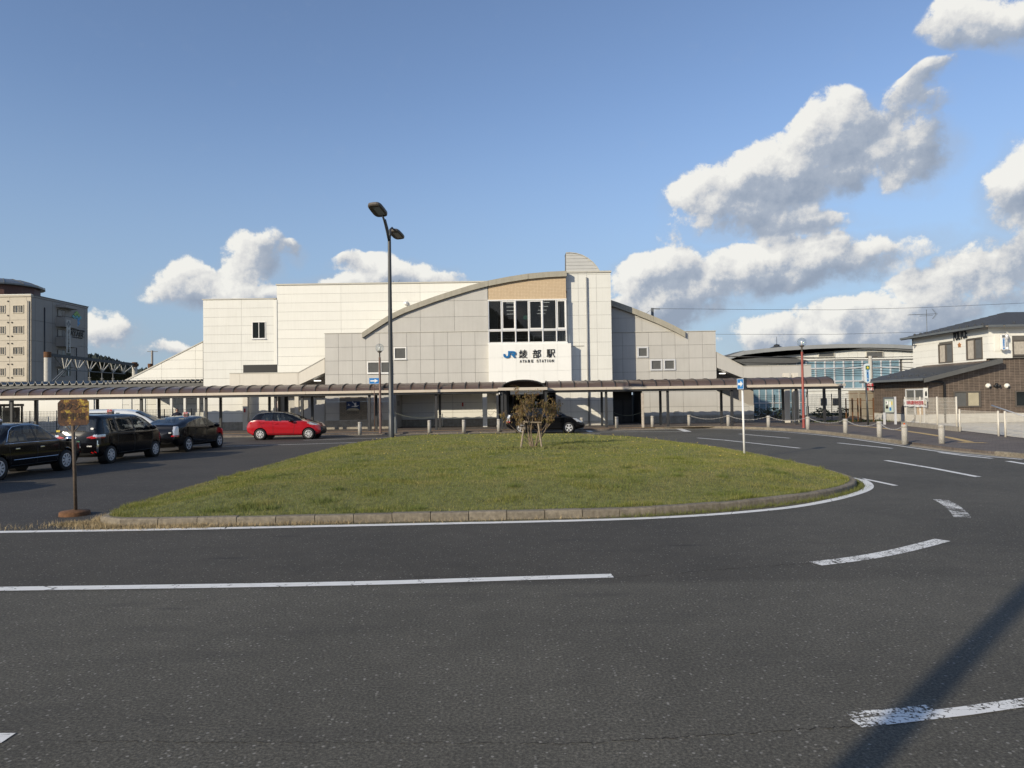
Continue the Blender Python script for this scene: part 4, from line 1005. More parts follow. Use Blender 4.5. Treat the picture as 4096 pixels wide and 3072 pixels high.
# --- right grey wing (G)
YGW = 51.0
xg0, xg1 = Wx(2440, 1400, YGW), Wx(2864, 1400, YGW); zg = Wz(2660, 1328, YGW)
arc2 = region([(2430, 1198), (2470, 1211), (2520, 1229), (2570, 1249), (2612, 1266), (2657, 1286), (2697, 1305), (2738, 1327)], YGW); a2in = [(x, z-.42) for x, z in arc2]
MB().prism_y([(a2in[0][0], zg-.02)]+[(x-.2, z) for x, z in a2in if z > zg-.02]+[(a2in[-1][0]-1.2, zg-.02)], YGW+.03, YGW+3).build('wall_core', 'joint', ST)
x_open1 = Wx(2570, 1620, YGW)
MB().box(xg0, xg1-.02, YGW+.03, YGW+4, Wz(2600, 1556, YGW), zg-.02).build('wall_core', 'joint', ST)
MB().box(x_open1, xg1-.02, YGW+.03, YGW+4, PZ, Wz(2600, 1556, YGW)).build('wall_core', 'joint', ST)
colpx = [2436, 2490, 2542, 2594.5, 2648, 2701, 2755.5, 2810, 2864]
gx_s = [Wx(x, 1400, YGW) for x in colpx]; pitch = .95
zgs = [zg-pitch*k for k in range(4, -1, -1)]
wg = [(Wx(2548.5, 1408, YGW), Wx(2593, 1408, YGW), Wz(2570, 1430.5, YGW), Wz(2570, 1387, YGW)), (Wx(2600, 1460, YGW), Wx(2649, 1460, YGW), Wz(2624, 1482.5, YGW), Wz(2624, 1437.5, YGW)), (Wx(2653.5, 1460, YGW), Wx(2701.5, 1460, YGW), Wz(2677, 1481.5, YGW), Wz(2677, 1436.5, YGW))]
panels('grey_panel', 'grey_panel', ST, [(gx_s[0], zgs[0]), (xg1, zgs[0]), (xg1, zg), (gx_s[0], zg)], gx_s, zgs, YGW+.03, .035, .016, wg)
for w_ in wg: window(ST, *w_, YGW+.02, 'alu', 'glass_grey', 0, .11, .09)
zq = Wz(2700, 1556, YGW)
panels('grey_panel', 'grey_panel', ST, [(x_open1, PZ+.55), (xg1, PZ+.55), (xg1, zgs[0]), (x_open1, zgs[0])], [x_open1, Wx(2600, 1600, YGW), Wx(2733, 1600, YGW), xg1], [PZ+.55, Wz(2700, 1627, YGW), Wz(2700, 1567, YGW), zgs[0]-.004], YGW+.03, .035, .016)
panels('grey_panel', 'grey_panel', ST, [(gx_s[0], zq), (x_open1, zq), (x_open1, zgs[0]), (gx_s[0], zgs[0])], [gx_s[0], gx_s[1], x_open1], [zq, zgs[0]-.004], YGW+.03, .035, .016)
def c2(x): return curve_z(x, a2in)
u0, u1, u2 = gx_s[0], Wx(2568, 1290, YGW), Wx(2700, 1300, YGW)
curved_panels('grey_panel', 'grey_panel', [u0, u1, u2], [zg+.03, Wz(2500, 1272, YGW), Wz(2500, 1190, YGW)], YGW+.03, a2in)
boxpart('coping', 'coping', ST, gx_s[0], xg1+.03, YGW-.05, YGW+.4, zg+.004, zg+.05)
arc_strip('roof_edge', 'fascia', arc2, .42, YGW-.25, YGW+.6, 4)
MB().prism_y([(x, z-.02) for x, z in arc2]+[(x, z-.2) for x, z in arc2][::-1], YGW+.6, YGW+3.4).build('roof_sheet', 'fascia', ST)
boxpart('plinth', 'concrete', ST, x_open1, Wx(3016, 1690, YGW), YGW-.06, YGW+.02, -.05, PZ+.5)
boxpart('plinth_cap', 'coping', ST, x_open1, Wx(3014, 1690, YGW), YGW-.07, YGW+.02, PZ+.505, PZ+.545)
for x in (2704, 2765.5):
    cx, cz = W(x, 1651, YGW); v = MB().box(cx-.17, cx+.17, YGW-.03, YGW+.0, cz-.16, cz+.16).build('wall_vent', 'grey_panel', ST)
    for k in range(5): MB().box(cx-.15, cx+.15, YGW-.045, YGW-.03, cz-.13+k*.058, cz-.13+k*.058+.035).build('louvre', 'coping', v)
# stair wall descending on the right
st_ = region([(2866, 1566), (2996, 1622), (3016, 1622), (3016, 1705), (2866, 1705)], YGW)
MB().prism_y([(x, z) for x, z in st_], YGW+.03, YGW+.35).build('wall_core', 'joint', ST)
zst = [PZ+.55, Wz(2900, 1627, YGW), st_[0][1]+.05]; xsm = Wx(2934, 1600, YGW)
panels('grey_panel', 'grey_panel', ST, [(xg1, PZ+.55), (st_[1][0], PZ+.55), st_[1], st_[0]], [xg1, xsm, st_[1][0]], zst, YGW+.03, .035, .016)
panels('grey_panel', 'grey_panel', ST, [(st_[1][0], PZ+.55), (st_[2][0], PZ+.55), st_[2], st_[1]], [st_[1][0], st_[2][0]], [PZ+.55, st_[2][1]+.05], YGW+.03, .035, .016)
MB().box(xg1+.05, Wx(3010, 1500, 53.4), 53.3, 53.4, 1.2, 4.2).build('stair_back_wall', 'hotel_side', ST)
MB().box(Wx(1150, 1500, 50.3), Wx(1300, 1500, 50.3), 50.3, 50.4, 2.4, 4.4).build('stair_back_wall', 'hotel_side', ST)
MB().prism_y([(x, z) for x, z in (st_[0], st_[1], st_[2])]+[(st_[2][0], st_[2][1]+.05), (st_[1][0], st_[1][1]+.05), (st_[0][0], st_[0][1]+.05)], YGW-.03, YGW+.4).build('coping', 'coping', ST)
def raised_walk(top, bot, Y, m, depth=2.2, seams=()):
    """solid parapet of a covered stair with soffit, set at depth Y"""
    t = region(top, Y); b = region(bot, Y)
    xs = sorted(set([p[0] for p in t]+[W(x, 1500, Y)[0] for x in seams]))
    def it(pl, x):
        for i in range(len(pl)-1):
            a, c = sorted((pl[i], pl[i+1]))
            if a[0]-1e-6 <= x <= c[0]+1e-6: return a[1]+(c[1]-a[1])*(x-a[0])/max(1e-6, c[0]-a[0])
        return pl[-1][1]
    for i in range(len(xs)-1):
        a, c = xs[i]+.007, xs[i+1]-.007
        MB().prism_y([(a, it(b, a)), (c, it(b, c)), (c, it(t, c)), (a, it(t, a))], Y, Y+.18).build('parapet_panel', m, ST)
        MB().prism_y([(a-.006, it(t, a)+.002), (c+.006, it(t, c)+.002), (c+.006, it(t, c)+.05), (a-.006, it(t, a)+.05)], Y-.03, Y+.22).build('coping', 'coping', ST)
        MB().prism_y([(a-.007, it(b, a)+.02), (c+.007, it(b, c)+.02), (c+.007, it(b, c)+.14), (a-.007, it(b, a)+.14)], Y+.18, Y+depth).build('stair_soffit', 'grey_panel', ST)
WM = mat('parapet', (.66, .62, .54), .6, .03, 1.5, streak=.12); M['parapet'] = lambda: WM
raised_walk([(918, 1495), (1195, 1491), (1299, 1433)], [(918, 1543), (1211, 1539), (1299, 1491)], 48.7, 'parapet', 1.6, (959, 1076, 1191))
raised_walk([(2866, 1410), (2972, 1466), (3245, 1461)], [(2866, 1470), (2970, 1512), (3245, 1508)], 51.0, 'grey_panel', 2.2, (3088, 3202))
lx_, lz_ = W(1270, 1523, 49.4); boxpart('soffit_light', 'tube', ST, lx_-.22, lx_+.22, 49.3, 49.5, lz_-.03, lz_+.03)
lx_, lz_ = W(2889, 1494, 51.7); boxpart('soffit_light', 'tube', ST, lx_-.2, lx_+.2, 51.6, 51.8, lz_-.03, lz_+.03)
# dark passage with store shed between tower and wing
ds = MB().box(Wx(2453, 1600, 53), Wx(2527, 1600, 53), 53, 55, PZ, Wz(2490, 1570, 53)).build('storage_shed', mat('dark shed', (.035, .033, .03), .6, .15), None)
tag(ds, 'dark storage shed tucked in the passage beside the white station tower', 'shed')
MB().box(Wx(2450, 1600, 53), Wx(2531, 1600, 53), 52.7, 55.2, Wz(2490, 1570, 53), Wz(2490, 1566, 53)+.05).build('roof', 'dark_fascia', ds)
x0 = Wx(2453, 1600, 53); x1 = Wx(2527, 1600, 53)
for k in range(2): MB().box(x0+.05+k*(x1-x0)/2, x0+(k+1)*(x1-x0)/2-.03, 52.96, 53, PZ+.05, Wz(2490, 1600, 53)).build('door', mat('shed door', (.05, .048, .045), .5, .1), ds)
MB().box(Wx(2440, 1600, 56), Wx(2600, 1600, 56), 56.5, 56.7, PZ, 2.2).build('passage_back', 'grey_panel', ST)
# --- ground floor: entrance, lobby glass, left passage
ye = 50.2
e0, e1 = Wx(1996, 1620, ye), Wx(2224, 1620, ye); zt_e = 2.9
MB().box(e0, e1+.3, 55, 55.1, PZ, 3.2).build('lobby_back', mat('lobby wall', (.14, .10, .075), .6, .2, 1), ST)
MB().box(e0, e1+.3, YE+.2, 55, 3.05, 3.15).build('lobby_ceiling', 'concrete', ST)
MB().box(e0-.15, e0, YE+.3, 55, PZ, 3.1).build('lobby_side', 'grey_panel', ST); MB().box(e1-.02, e1+.15, YF+.2, 55, PZ, 3.1).build('lobby_side', 'grey_panel', ST)
for i in range(4):
    a = e0+(e1-e0)*i/4; b = e0+(e1-e0)*(i+1)/4
    f = MB().box(a+.01, a+.06, ye, ye+.06, PZ, zt_e).box(b-.06, b-.01, ye, ye+.06, PZ, zt_e).box(a+.06, b-.06, ye, ye+.06, zt_e-.08, zt_e).box(a+.06, b-.06, ye, ye+.06, PZ, PZ+.12).box(a+.06, b-.06, ye, ye+.06, 2.2, 2.28).build('door', 'dark_steel', ST)
    MB().box(a+.06, b-.06, ye+.02, ye+.035, PZ+.12, zt_e-.08).build('pane', mat('lobby glass', (.012, .016, .016), .02, 0, spec=.9, alpha=.5), f)
nx_, nz_ = W(2145, 1612, ye); boxpart('notice', 'white_paint', ST, nx_-.08, nx_+.08, ye-.03, ye-.01, nz_-.1, nz_+.1)
boxpart('entrance_light', 'tube', ST, Wx(2071, 1567, 46.5), Wx(2163, 1567, 46.5), 46.4, 46.46, Wz(2117, 1568, 46.5)-.02, Wz(2117, 1568, 46.5)+.02)
# elevator sign and other vertical plates on the station wall
def vsign(name, s, px0, px1, py0, py1, Y, parent, mbg='white_paint', mtx='text_black', fill=.82, label=None):
    x0, z1 = W(px0, py0, Y); x1, z0 = W(px1, py1, Y)
    p = MB().box(x0, x1, Y-.04, Y, z0, z1).build(name, mbg, parent); n = len(s); ch = (z1-z0)*.94/n
    sz = min(ch*1.02, (x1-x0)*fill*1.15)
    for i, c in enumerate(s):
        r = (PI/2, 0, 0) if c != 'ー' else (PI/2, PI/2, 0)
        t = text(c, 'lettering', sz, mtx, None, (0, 0, 0), r, .002, bold=sz*.02)
        if parent is not None: t.parent = parent; ox, oy, oz = world_loc(parent); t.location = ((x0+x1)/2-ox, Y-.043-oy, z1-(z1-z0)*.03-ch*(i+.5)-oz)
        else: t.parent = p; t.location = ((x0+x1)/2, Y-.043, z1-(z1-z0)*.03-ch*(i+.5))
    if label: p['label'] = label
    return p
vsign('elevator_sign', 'エレベーター', 2230, 2245, 1597, 1655, YF-.02, ST, 'concrete_lt', label='grey vertical sign reading エレベーター')
# left passage under the stair
xq0, xq1 = Wx(972, 1600, 51), xc0
MB().box(xq0+.3, Wx(1200, 1600, 55), 55.5, 55.7, PZ, 1.9).build('passage_back', 'concrete_lt', ST)
for (a, b, y) in ((970.5, 990, 49.4), (1036, 1054, 50.2), (1178, 1194, 49.6)):
    MB().box(Wx(a, 1600, y), Wx(b, 1600, y), y, y+.35, PZ, Wz(1000, 1540, y)+.1).build('pillar', 'parapet', ST, bevel=.01)
x_, z_ = W(979, 1641.5, 49.38); boxpart('hydrant_plate', 'red_ink', ST, x_-.05, x_+.05, 49.36, 49.385, z_-.13, z_+.13)
MB().box(Wx(1106, 1600, 50.5), Wx(1300, 1600, 50.5), 50.6, 50.8, PZ, 3.1).build('passage_wall', 'grey_panel', ST)
slz = region([(1186, 1653), (1299, 1600), (1299, 1712), (1186, 1712)], 49.3); MB().prism_y(slz, 49.3, 49.5).build('stair_side', 'grey_panel', ST)
vsign('elevator_sign', 'エレベーター', 1199, 1208.5, 1602, 1638, 49.55, ST, 'concrete_lt', label='small vertical sign reading エレベーター beside the left stair')
vsign('notice_panel', '登りホームへは階段', 1093, 1103, 1604, 1648, 49.7, ST, 'cream_panel'); 
vsign('notice_panel', '自転車置場は左側', 1103.5, 1112, 1604, 1648, 49.7, ST, 'cream_panel', 'red_ink')
# ================================================================= CANOPY
CF = 44.6; CB = 47.6           # front and back eaves
CAN = thing('walkway_canopy', 'long low walkway canopy of brown arched roof sheets on dark posts', 'canopy', (0, 46, 0))
zf0, zf1 = 2.50, 2.66
XL, XR = -41.0, Wx(3383, 1530, CF)
POLY = mat('brown polycarbonate', (.085, .06, .052), .3, .10, 2, spec=.6, alpha=.86); M['poly'] = lambda: POLY
GAP0, GAP1 = Wx(1992, 1550, CF), Wx(2190, 1550, CF)
fx_ = [XL, -35.8, Wx(52, 1590, CF), Wx(308, 1585, CF), Wx(567, 1580, CF), Wx(826, 1575, CF), Wx(1096, 1570, CF), Wx(1222, 1568, CF), Wx(1486, 1563, CF), Wx(1748, 1560, CF), GAP0]
for a, b in zip(fx_[:-1], fx_[1:]): boxpart('fascia', 'fascia_beam', CAN, a+.006, b-.006, CF, CF+.1, zf0, zf1)
fr_ = [GAP1, Wx(2426, 1550, CF), Wx(2674, 1547, CF), Wx(2930, 1543, CF), Wx(3176, 1538, CF), XR]
for a, b in zip(fr_[:-1], fr_[1:]): boxpart('fascia', 'fascia_beam', CAN, a+.006, b-.006, CF, CF+.1, zf0, zf1)
boxpart('eave_beam', 'dark_steel', CAN, XL, GAP0, CF+.12, CF+.24, zf0-.12, zf0+.06); boxpart('eave_beam', 'dark_steel', CAN, GAP1, XR-.1, CF+.12, CF+.24, zf0-.12, zf0+.06)
boxpart('eave_beam', 'dark_steel', CAN, XL, XR-.1, CB-.16, CB, zf0-.12, zf0+.06)
boxpart('back_gutter', 'dark_steel', CAN, XL, XR-.1, CB, CB+.08, zf0, zf1)
def arch(t):    # barrel profile, t 0..1 from front to back
    a = PI*t; return (CF+.08+(CB-CF-.12)*(1-math.cos(a))/2, zf1-.01+.47*math.sin(a)**.85)
prof = [arch(k/10) for k in range(11)]
ribx = np.arange(XL+.2, XR, .86)
def seg(a, b, name, m, w=0):
    mb = MB(); vs = []
    for x in (a, b):
        for y, z in prof: vs.append((x, y, z))
        for y, z in prof: vs.append((x, y, z-.012))
    n = len(prof); fs = []
    for k in range(n-1): fs += [(k, k+1, 2*n+k+1, 2*n+k), (n+k+1, n+k, 3*n+k, 3*n+k+1)]
    fs += [(0, 2*n, 3*n, n), (n-1, 2*n-1, 4*n-1, 3*n-1)]
    for base in (0, 2*n): fs += [(base+k, base+n+k, base+n+k+1, base+k+1) for k in range(n-1)]
    return mb.add(vs, fs).build(name, m, CAN, True)
sheet = None
for i in range(len(ribx)-1):
    a, b = ribx[i]+.02, ribx[i+1]-.02
    if a > GAP0-.2 and b < GAP1+.2: continue
    if sheet is None: sheet = seg(a, b, 'roof_sheet', 'poly'); sx0 = a
    else: c = sheet.copy(); COL.objects.link(c); c.location.x += a-sx0
rib0 = MB(); 
for k in range(len(prof)-1): rib0.bar((ribx[0], prof[k][0], prof[k][1]+.012), (ribx[0], prof[k+1][0], prof[k+1][1]+.012), .045, .06)
rib0 = rib0.build('rib', 'dark_steel', CAN)
for x in ribx[1:]:
    if GAP0+.1 < x < GAP1-.1: continue
    c = rib0.copy(); COL.objects.link(c); c.location.x += x-ribx[0]
# posts: a front row and a back row
post = None
for x in (-36.2, -31.7, -27.6, -23.5, -19.4, -15.0, -13.3, -9.05, -4.82, 5.95, 9.85, 13.9, 18.0, 20.75):
    for y in (CF+.4, CB-.35):
        mb = None
        if post is None:
            post = MB().box(x-.075, x+.075, y-.075, y+.075, PZ-.05, zf0-.1).build('post', 'dark_steel', CAN, bevel=.008); p0 = (x, y)
        else:
            c = post.copy(); COL.objects.link(c); c.location.x += x-p0[0]; c.location.y += y-p0[1]
    boxpart('cross_beam', 'dark_steel', CAN, x-.05, x+.05, CF+.5, CB-.45, zf0-.14, zf0+.0)
for px in (1078, 1143):
    x = Wx(px, 1600, CB-.35); c = post.copy(); COL.objects.link(c); c.location.x += x-p0[0]; c.location.y += CB-.35-p0[1]
# arched entrance porch in the gap
PY0 = 43.7; q0, q1 = Wx(1991.5, 1550, PY0), Wx(2189.5, 1546, PY0)
PR = thing('entrance_porch', 'brown vaulted entrance porch breaking through the canopy at the station door', 'porch', ((q0+q1)/2, 45, 0))
boxpart('fascia', 'fascia_beam', PR, q0, q1, PY0, PY0+.12, 2.53, 2.70)
boxpart('side_beam', 'fascia_beam', PR, q0, q0+.1, PY0+.125, CB, 2.53, 2.69); boxpart('side_beam', 'fascia_beam', PR, q1-.1, q1, PY0+.125, CB, 2.53, 2.69)
boxpart('signboard', 'parapet', PR, q0+.75, q1-.25, PY0+.5, PY0+.56, 2.28, 2.5)
vc = [(q0+.25+(q1-q0-.4)*(1-math.cos(PI*k/14))/2, 2.69+.47*math.sin(PI*k/14)**.9) for k in range(15)]
nb_ = 5
for j in range(nb_):
    y0 = PY0+.1+(CB+.6-PY0)*j/nb_; y1 = PY0+.1+(CB+.6-PY0)*(j+1)/nb_-.04
    MB().prism_y(vc+[(x, z-.02) for x, z in vc][::-1], y0, y1).build('roof_sheet', 'poly', PR)
    rb_ = MB()
    for k in range(14): rb_.bar((vc[k][0], y0, vc[k][1]), (vc[k+1][0], y0, vc[k+1][1]), .07, .05)
    rb_.build('rib', 'dark_steel', PR)
MB().prism_y(vc+[(q1-.2, 2.69), (q0+.3, 2.69)], CB-.1, CB-.08).build('end_sheet', 'poly', PR)
for px, y in ((2008, PY0+.3), (2021, PY0+.9), (2184, PY0+.3), (2176, CB-.3), (2030, CB-.3)):
    x = Wx(px, 1600, y); boxpart('post', 'dark_steel', PR, x-.08, x+.08, y-.08, y+.08, PZ-.05, 2.55)
ng = MB(); x, z = W(1998, 1574, PY0+.3); ng.lathe([(0, .05), (.03, .04), (.04, 0), (.03, -.05), (0, -.06)], (x, PY0+.1, z), 8); ng.build('lamp', 'white_paint', PR, True)

# ================================================================= BOLLARDS AND CHAINS
BPX = [(1438, 1737), (1580, 1732), (1717, 1728), (1855, 1726), (1995.5, 1722.6), (2328, 1716), (2468, 1711.8), (2611, 1708), (2758, 1702), (2915.5, 1705), (3077, 1710.6), (3235, 1718), (3386.5, 1734), (3523.5, 1751), (3625, 1772), (3774, 1774.5)]
def bollard(x, y, label):
    t = thing('bollard', label, 'bollard', (x, y, PZ), 0, 'granite bollards along the pavement kerb')
    mb = MB(); mb.lathe([(.0, -.05), (.105, -.05), (.105, .56), (.098, .575), (.098, .59), (.108, .60), (.108, .665), (.095, .69), (0, .695)], (x, y, PZ), 20); mb.build('shaft', 'granite', t, True)
    mb = MB(); mb.lathe([(.1, .572), (.1095, .575), (.1095, .59), (.1, .593)], (x, y, PZ), 20); mb.build('ring', 'concrete', t, True)
    return t
BL = ['granite bollard between the red car and the brown globe lamp', 'granite bollard just right of the tall twin street lamp', 'granite bollard in front of the left part of the recess', 'granite bollard left of the cream pillar in the recess', 'granite bollard at the left foot of the entrance porch', 'granite bollard half hidden by the nose of the black hatchback', 'granite bollard in front of the right edge of the white tower', 'granite bollard right of the slim stone post', 'granite bollard where the raised kerb begins by the bus bay', 'granite bollard left of the white one way post',
      'granite bollard between the one way post and the red lamp', 'granite bollard right of the red globe lamp', 'granite bollard in front of the end post of the canopy', 'granite bollard in front of the noticeboard', 'granite bollard topped with a small red reflector', 'granite bollard standing last on the right, by the lowered kerb']
BP = []
for i, (p, l) in enumerate(zip(BPX, BL)):
    x, y = G(*p, PZ); x, y = x, y+.1; BP.append((x, y)); bb_ = bollard(x, y, l)
    if i == 14: MB().lathe([(.0, .745), (.03, .74), (.035, .70), (.05, .693)], (x, y, PZ), 10).build('reflector', mat('orange reflector', (.6, .12, .03), .3, 0), bb_, True)
def hang(a, b, sag, n=14): return [tuple(Vector(a).lerp(Vector(b), k/n)-Vector((0, 0, sag*4*(k/n)*(1-k/n)))) for k in range(n+1)]
CH = ['white chain right of the bus bay kerb start', 'white chain passing behind the one way post', 'white chain passing behind the red lamp post', 'white chain right of the red lamp post', 'thin chain in front of the police noticeboard', 'thin chain ending at the bollard with the red reflector']
chw = mat('chain', (.55, .53, .50), .4, .2, 40, metal=.3); M['chain'] = lambda: chw
for k, i in enumerate((8, 9, 10, 11, 12, 13)):
    (x0, y0), (x1, y1) = BP[i], BP[i+1]; d = Vector((x1-x0, y1-y0, 0)).normalized()*.11
    pts = hang((x0+d.x, y0+d.y, PZ+.63), (x1-d.x, y1-d.y, PZ+.63), .2, 26); mb = MB()
    for j in range(len(pts)-1):
        a, b = Vector(pts[j]), Vector(pts[j+1]); m_ = (a+b)/2; dd_ = (b-a)/2*1.15
        w = Vector((0, 0, .016)) if j % 2 else Vector((-dd_.y, dd_.x, 0)).normalized()*.016
        p = [m_-dd_, m_-dd_*.5+w, m_+dd_*.5+w, m_+dd_, m_+dd_*.5-w, m_-dd_*.5-w, m_-dd_]; mb.tube(p, .0065, 4, False)
    c = mb.build('chain', 'chain'); tag(c, CH[k], 'chain', 'chains slung between the bollards')
def rope(p, q, sag, label):
    c = MB().tube(hang(p, q, sag, 18), .010, 5).build('rope', mat('rope', (.38, .40, .31), .9, .2, 50)); tag(c, label, 'rope', 'ropes slung between the canopy posts')
def wp(px, py, Y): x, z = W(px, py, Y); return (x, Y, z)
rope(wp(1579, 1651, 46), wp(1772, 1659, 47.2), .28, 'pale rope sagging between the tall lamp and the canopy post')
rope(wp(1780, 1666, 47.2), wp(1947, 1657, 48.5), .22, 'pale rope sagging across the sunlit strip of the recess')
rope(wp(1949, 1650, 48.5), wp(1977, 1645, 48.6), .22, 'short rope loop right of the white pillar')
rope(wp(1977, 1645, 48.6), wp(2001, 1659, 46), .05, 'short rope running down to the entrance porch post')
rope(wp(2455, 1650, 50.5), wp(2566, 1648, 48.5), .22, 'pale rope across the dark passage beside the tower')
# slim stone post and small yellow pole
x, y = G(2572, 1709.5, PZ); sp_ = MB().box(x-.075, x+.075, y-.075, y+.075, 0, Wz(2568, 1572, y)).build('stone_post', mat('stone post', (.42, .37, .31), .8, .25, 14, streak=.4), None, bevel=.015); tag(sp_, 'tall slim stone post standing at the left of the bus bay', 'post')
x, y = G(1769.5, 1709, PZ); mb = MB().tube([(x, y, PZ), (x, y, PZ+.95)], .028, 8); yp = mb.build('marker_post', 'parapet', None, True); tag(yp, 'thin cream marker post beside the dark canopy post', 'post'); MB().lathe([(.0, 0), (.1, 0), (.09, .03), (0, .03)], (x, y, PZ), 10).build('base', 'black', yp)
# tactile guide strips on the pavement
tp = MB(); tp.add([(-30, 43.75, PZ+.004), (12.5, 43.75, PZ+.004), (12.5, 44.05, PZ+.004), (-30, 44.05, PZ+.004)], [(0, 1, 2, 3)])
ts = inset([G(3300, 1700.5, PZ), G(3420, 1703, PZ), G(3500, 1710, PZ), G(3600, 1721, PZ), G(3700, 1735, PZ), G(3800, 1751, PZ), G(3880, 1768, PZ)], 0)
a = inset(ts, .15); b = inset(ts, -.15)
for i in range(len(ts)-1): tp.add([(*b[i], PZ+.004), (*b[i+1], PZ+.004), (*a[i+1], PZ+.004), (*a[i], PZ+.004)], [(0, 1, 2, 3)])
e = G(3880, 1770, PZ); f_ = G(3950, 1772, PZ); tp.add([(e[0]-.3, e[1]-.1, PZ+.0045), (f_[0], f_[1]-.1, PZ+.0045), (f_[0], f_[1]+.25, PZ+.0045), (e[0]-.3, e[1]+.35, PZ+.0045)], [(0, 1, 2, 3)])
struct('tactile_paving', tp, 'tactile')
rs = MB(); rs.add([(-30, 44.2, PZ+.003), (20, 44.2, PZ+.003), (20, 44.45, PZ+.003), (-30, 44.45, PZ+.003)], [(0, 1, 2, 3)]); struct('red_paving_band', rs, mat('terracotta', (.28, .13, .075), .85, .2, 6))

# ================================================================= LAMPS
def globe_lamp(px, py, gpx, gpy, pole_m, label):
    x, y = G(px, py, PZ); gz = Wz(gpx, gpy, y)
    t = thing('globe_lamp', label, 'street lamp', (x, y, PZ), 0, 'clear globe lamps on the pavement')
    MB().lathe([(.09, 0), (.085, .05), (.072, .06), (.062, gz-.55-PZ)], (x, y, PZ), 14).build('pole', pole_m, t, True)
    MB().lathe([(.045, gz-.55-PZ), (.04, gz-.28-PZ), (.1, gz-.26-PZ), (.13, gz-.21-PZ), (.13, gz-.17-PZ), (0, gz-.165-PZ)], (x, y, PZ), 16).build('neck', 'lamp_metal', t, True)
    g = bpy.data.materials.get('clear globe')
    if not g:
        g = bpy.data.materials.new('clear globe'); g.use_nodes = True; T = NT(g.node_tree); o = g.node_tree.nodes['Material Output']; g.node_tree.nodes.remove(g.node_tree.nodes['Principled BSDF'])
        gl = T.node('ShaderNodeBsdfGlossy'); gl.inputs['Roughness'].default_value = .03; tr = T.node('ShaderNodeBsdfTransparent'); tr.inputs[0].default_value = (.93, .95, .95, 1); lw = T.node('ShaderNodeLayerWeight'); lw.inputs[0].default_value = .35
        ms = T.node('ShaderNodeMixShader'); T.link(T.m('ADD', T.m('MULTIPLY', lw.outputs['Facing'], .4), .03), ms.inputs[0]); T.link(tr.outputs[0], ms.inputs[1]); T.link(gl.outputs[0], ms.inputs[2]); T.link(ms.outputs[0], o.inputs[0])
    R = .26; mb = MB().lathe([(max(.001, R*math.sin(PI*k/14)), gz-PZ-R*math.cos(PI*k/14)) for k in range(15)], (x, y, PZ), 24); mb.build('globe', g, t, True)
    MB().lathe([(0, gz-.16-PZ), (.035, gz-.15-PZ), (.05, gz-.02-PZ), (.06, gz+.02-PZ), (.045, gz+.06-PZ), (0, gz+.08-PZ)], (x, y, PZ), 12).build('bulb', 'white_paint', t, True)
    return t
globe_lamp(1522, 1733, 1520, 1392, 'brown_pole', 'clear globe lamp on a brown pole, left of the tall street lamp')
globe_lamp(3215, 1711, 3205, 1369, 'red_pole', 'clear globe lamp on a red painted pole at the right')
# tall twin street lamp on the island
Y_ = 32.0; LX = Wx(1566, 1730, Y_); SL = thing('street_lamp', 'tall black street lamp with two flat heads standing on the island', 'street lamp', (LX, Y_, .3))
zj = Wz(1553, 960, Y_); gz0 = float(mound(np.array([LX]), np.array([Y_]))[0])
MB().lathe([(.135, gz0-.1), (.135, gz0+1.1), (.12, gz0+1.12), (.10, 4.0), (.075, zj)], (LX, Y_, 0), 18).build('pole', 'black_pole', SL, True)
MB().box(LX+.1, LX+.22, Y_-.06, Y_+.08, gz0+.2, gz0+.95).build('control_box', 'gutter', SL, bevel=.01)
def head(cx, cy, cz, yaw, L, Wd, H, tilt, label):
    """rounded flat lantern with a glass window in its underside"""
    t = Matrix.Translation((cx, cy, cz)) @ Matrix.Rotation(yaw, 4, 'Z') @ Matrix.Rotation(tilt, 4, 'X')
    out = []
    for k in range(24):
        a = 2*PI*k/24; c, s = math.cos(a), math.sin(a); out.append(((abs(c)**.55)*math.copysign(1, c)*L/2, (abs(s)**.6)*math.copysign(1, s)*Wd/2))
    vs = [];
    for z, f in ((-H/2, .90), (-H*.3, 1.0), (H*.2, 1.0), (H/2, .86)): vs += [tuple(t @ Vector((x*f, y*f, z))) for x, y in out]
    fs = [tuple(range(23, -1, -1)), tuple(range(72, 96))]
    for j in range(3): fs += [(j*24+k, j*24+(k+1) % 24, (j+1)*24+(k+1) % 24, (j+1)*24+k) for k in range(24)]
    h = MB().add(vs, fs).build('lamp_head', 'lamp_metal', SL); h['label'] = label
    q = [tuple(t @ Vector(p)) for p in ((-L*.12, -Wd*.3, -H/2-.004), (L*.36, -Wd*.3, -H/2-.004), (L*.36, Wd*.3, -H/2-.004), (-L*.12, Wd*.3, -H/2-.004))]
    q2 = [tuple(t @ Vector(p)) for p in ((-L*.12, -Wd*.3, -H/2+.01), (L*.36, -Wd*.3, -H/2+.01), (L*.36, Wd*.3, -H/2+.01), (-L*.12, Wd*.3, -H/2+.01))]
    MB().add(q+q2, [(3, 2, 1, 0), (0, 1, 5, 4), (1, 2, 6, 5), (2, 3, 7, 6), (3, 0, 4, 7)]).build('lens', mat('lamp lens', (.35, .36, .36), .15, 0, spec=.7), h)
hx, hz = W(1511, 838, 31.0); head(hx, 31.0, hz, math.radians(-16), .66, 1.0, .19, math.radians(-19), 'higher left lamp head')
hx2, hz2 = W(1586, 936, 32.9); head(hx2, 32.9, hz2, math.radians(-20), .56, .85, .16, math.radians(-16), 'lower right lamp head')
MB().tube([(LX, Y_, zj-.1), wp(1548, 925, 31.8), wp(1538, 885, 31.5), (Wx(1530, 862, 31.2), 31.2, Wz(1530, 862, 31.2))], [.06, .055, .05, .045], 10).tube([(LX-.02, Y_, zj+.1), wp(1551, 915, 31.9), wp(1541, 878, 31.6)], .035, 8).build('arm', 'black_pole', SL, True)
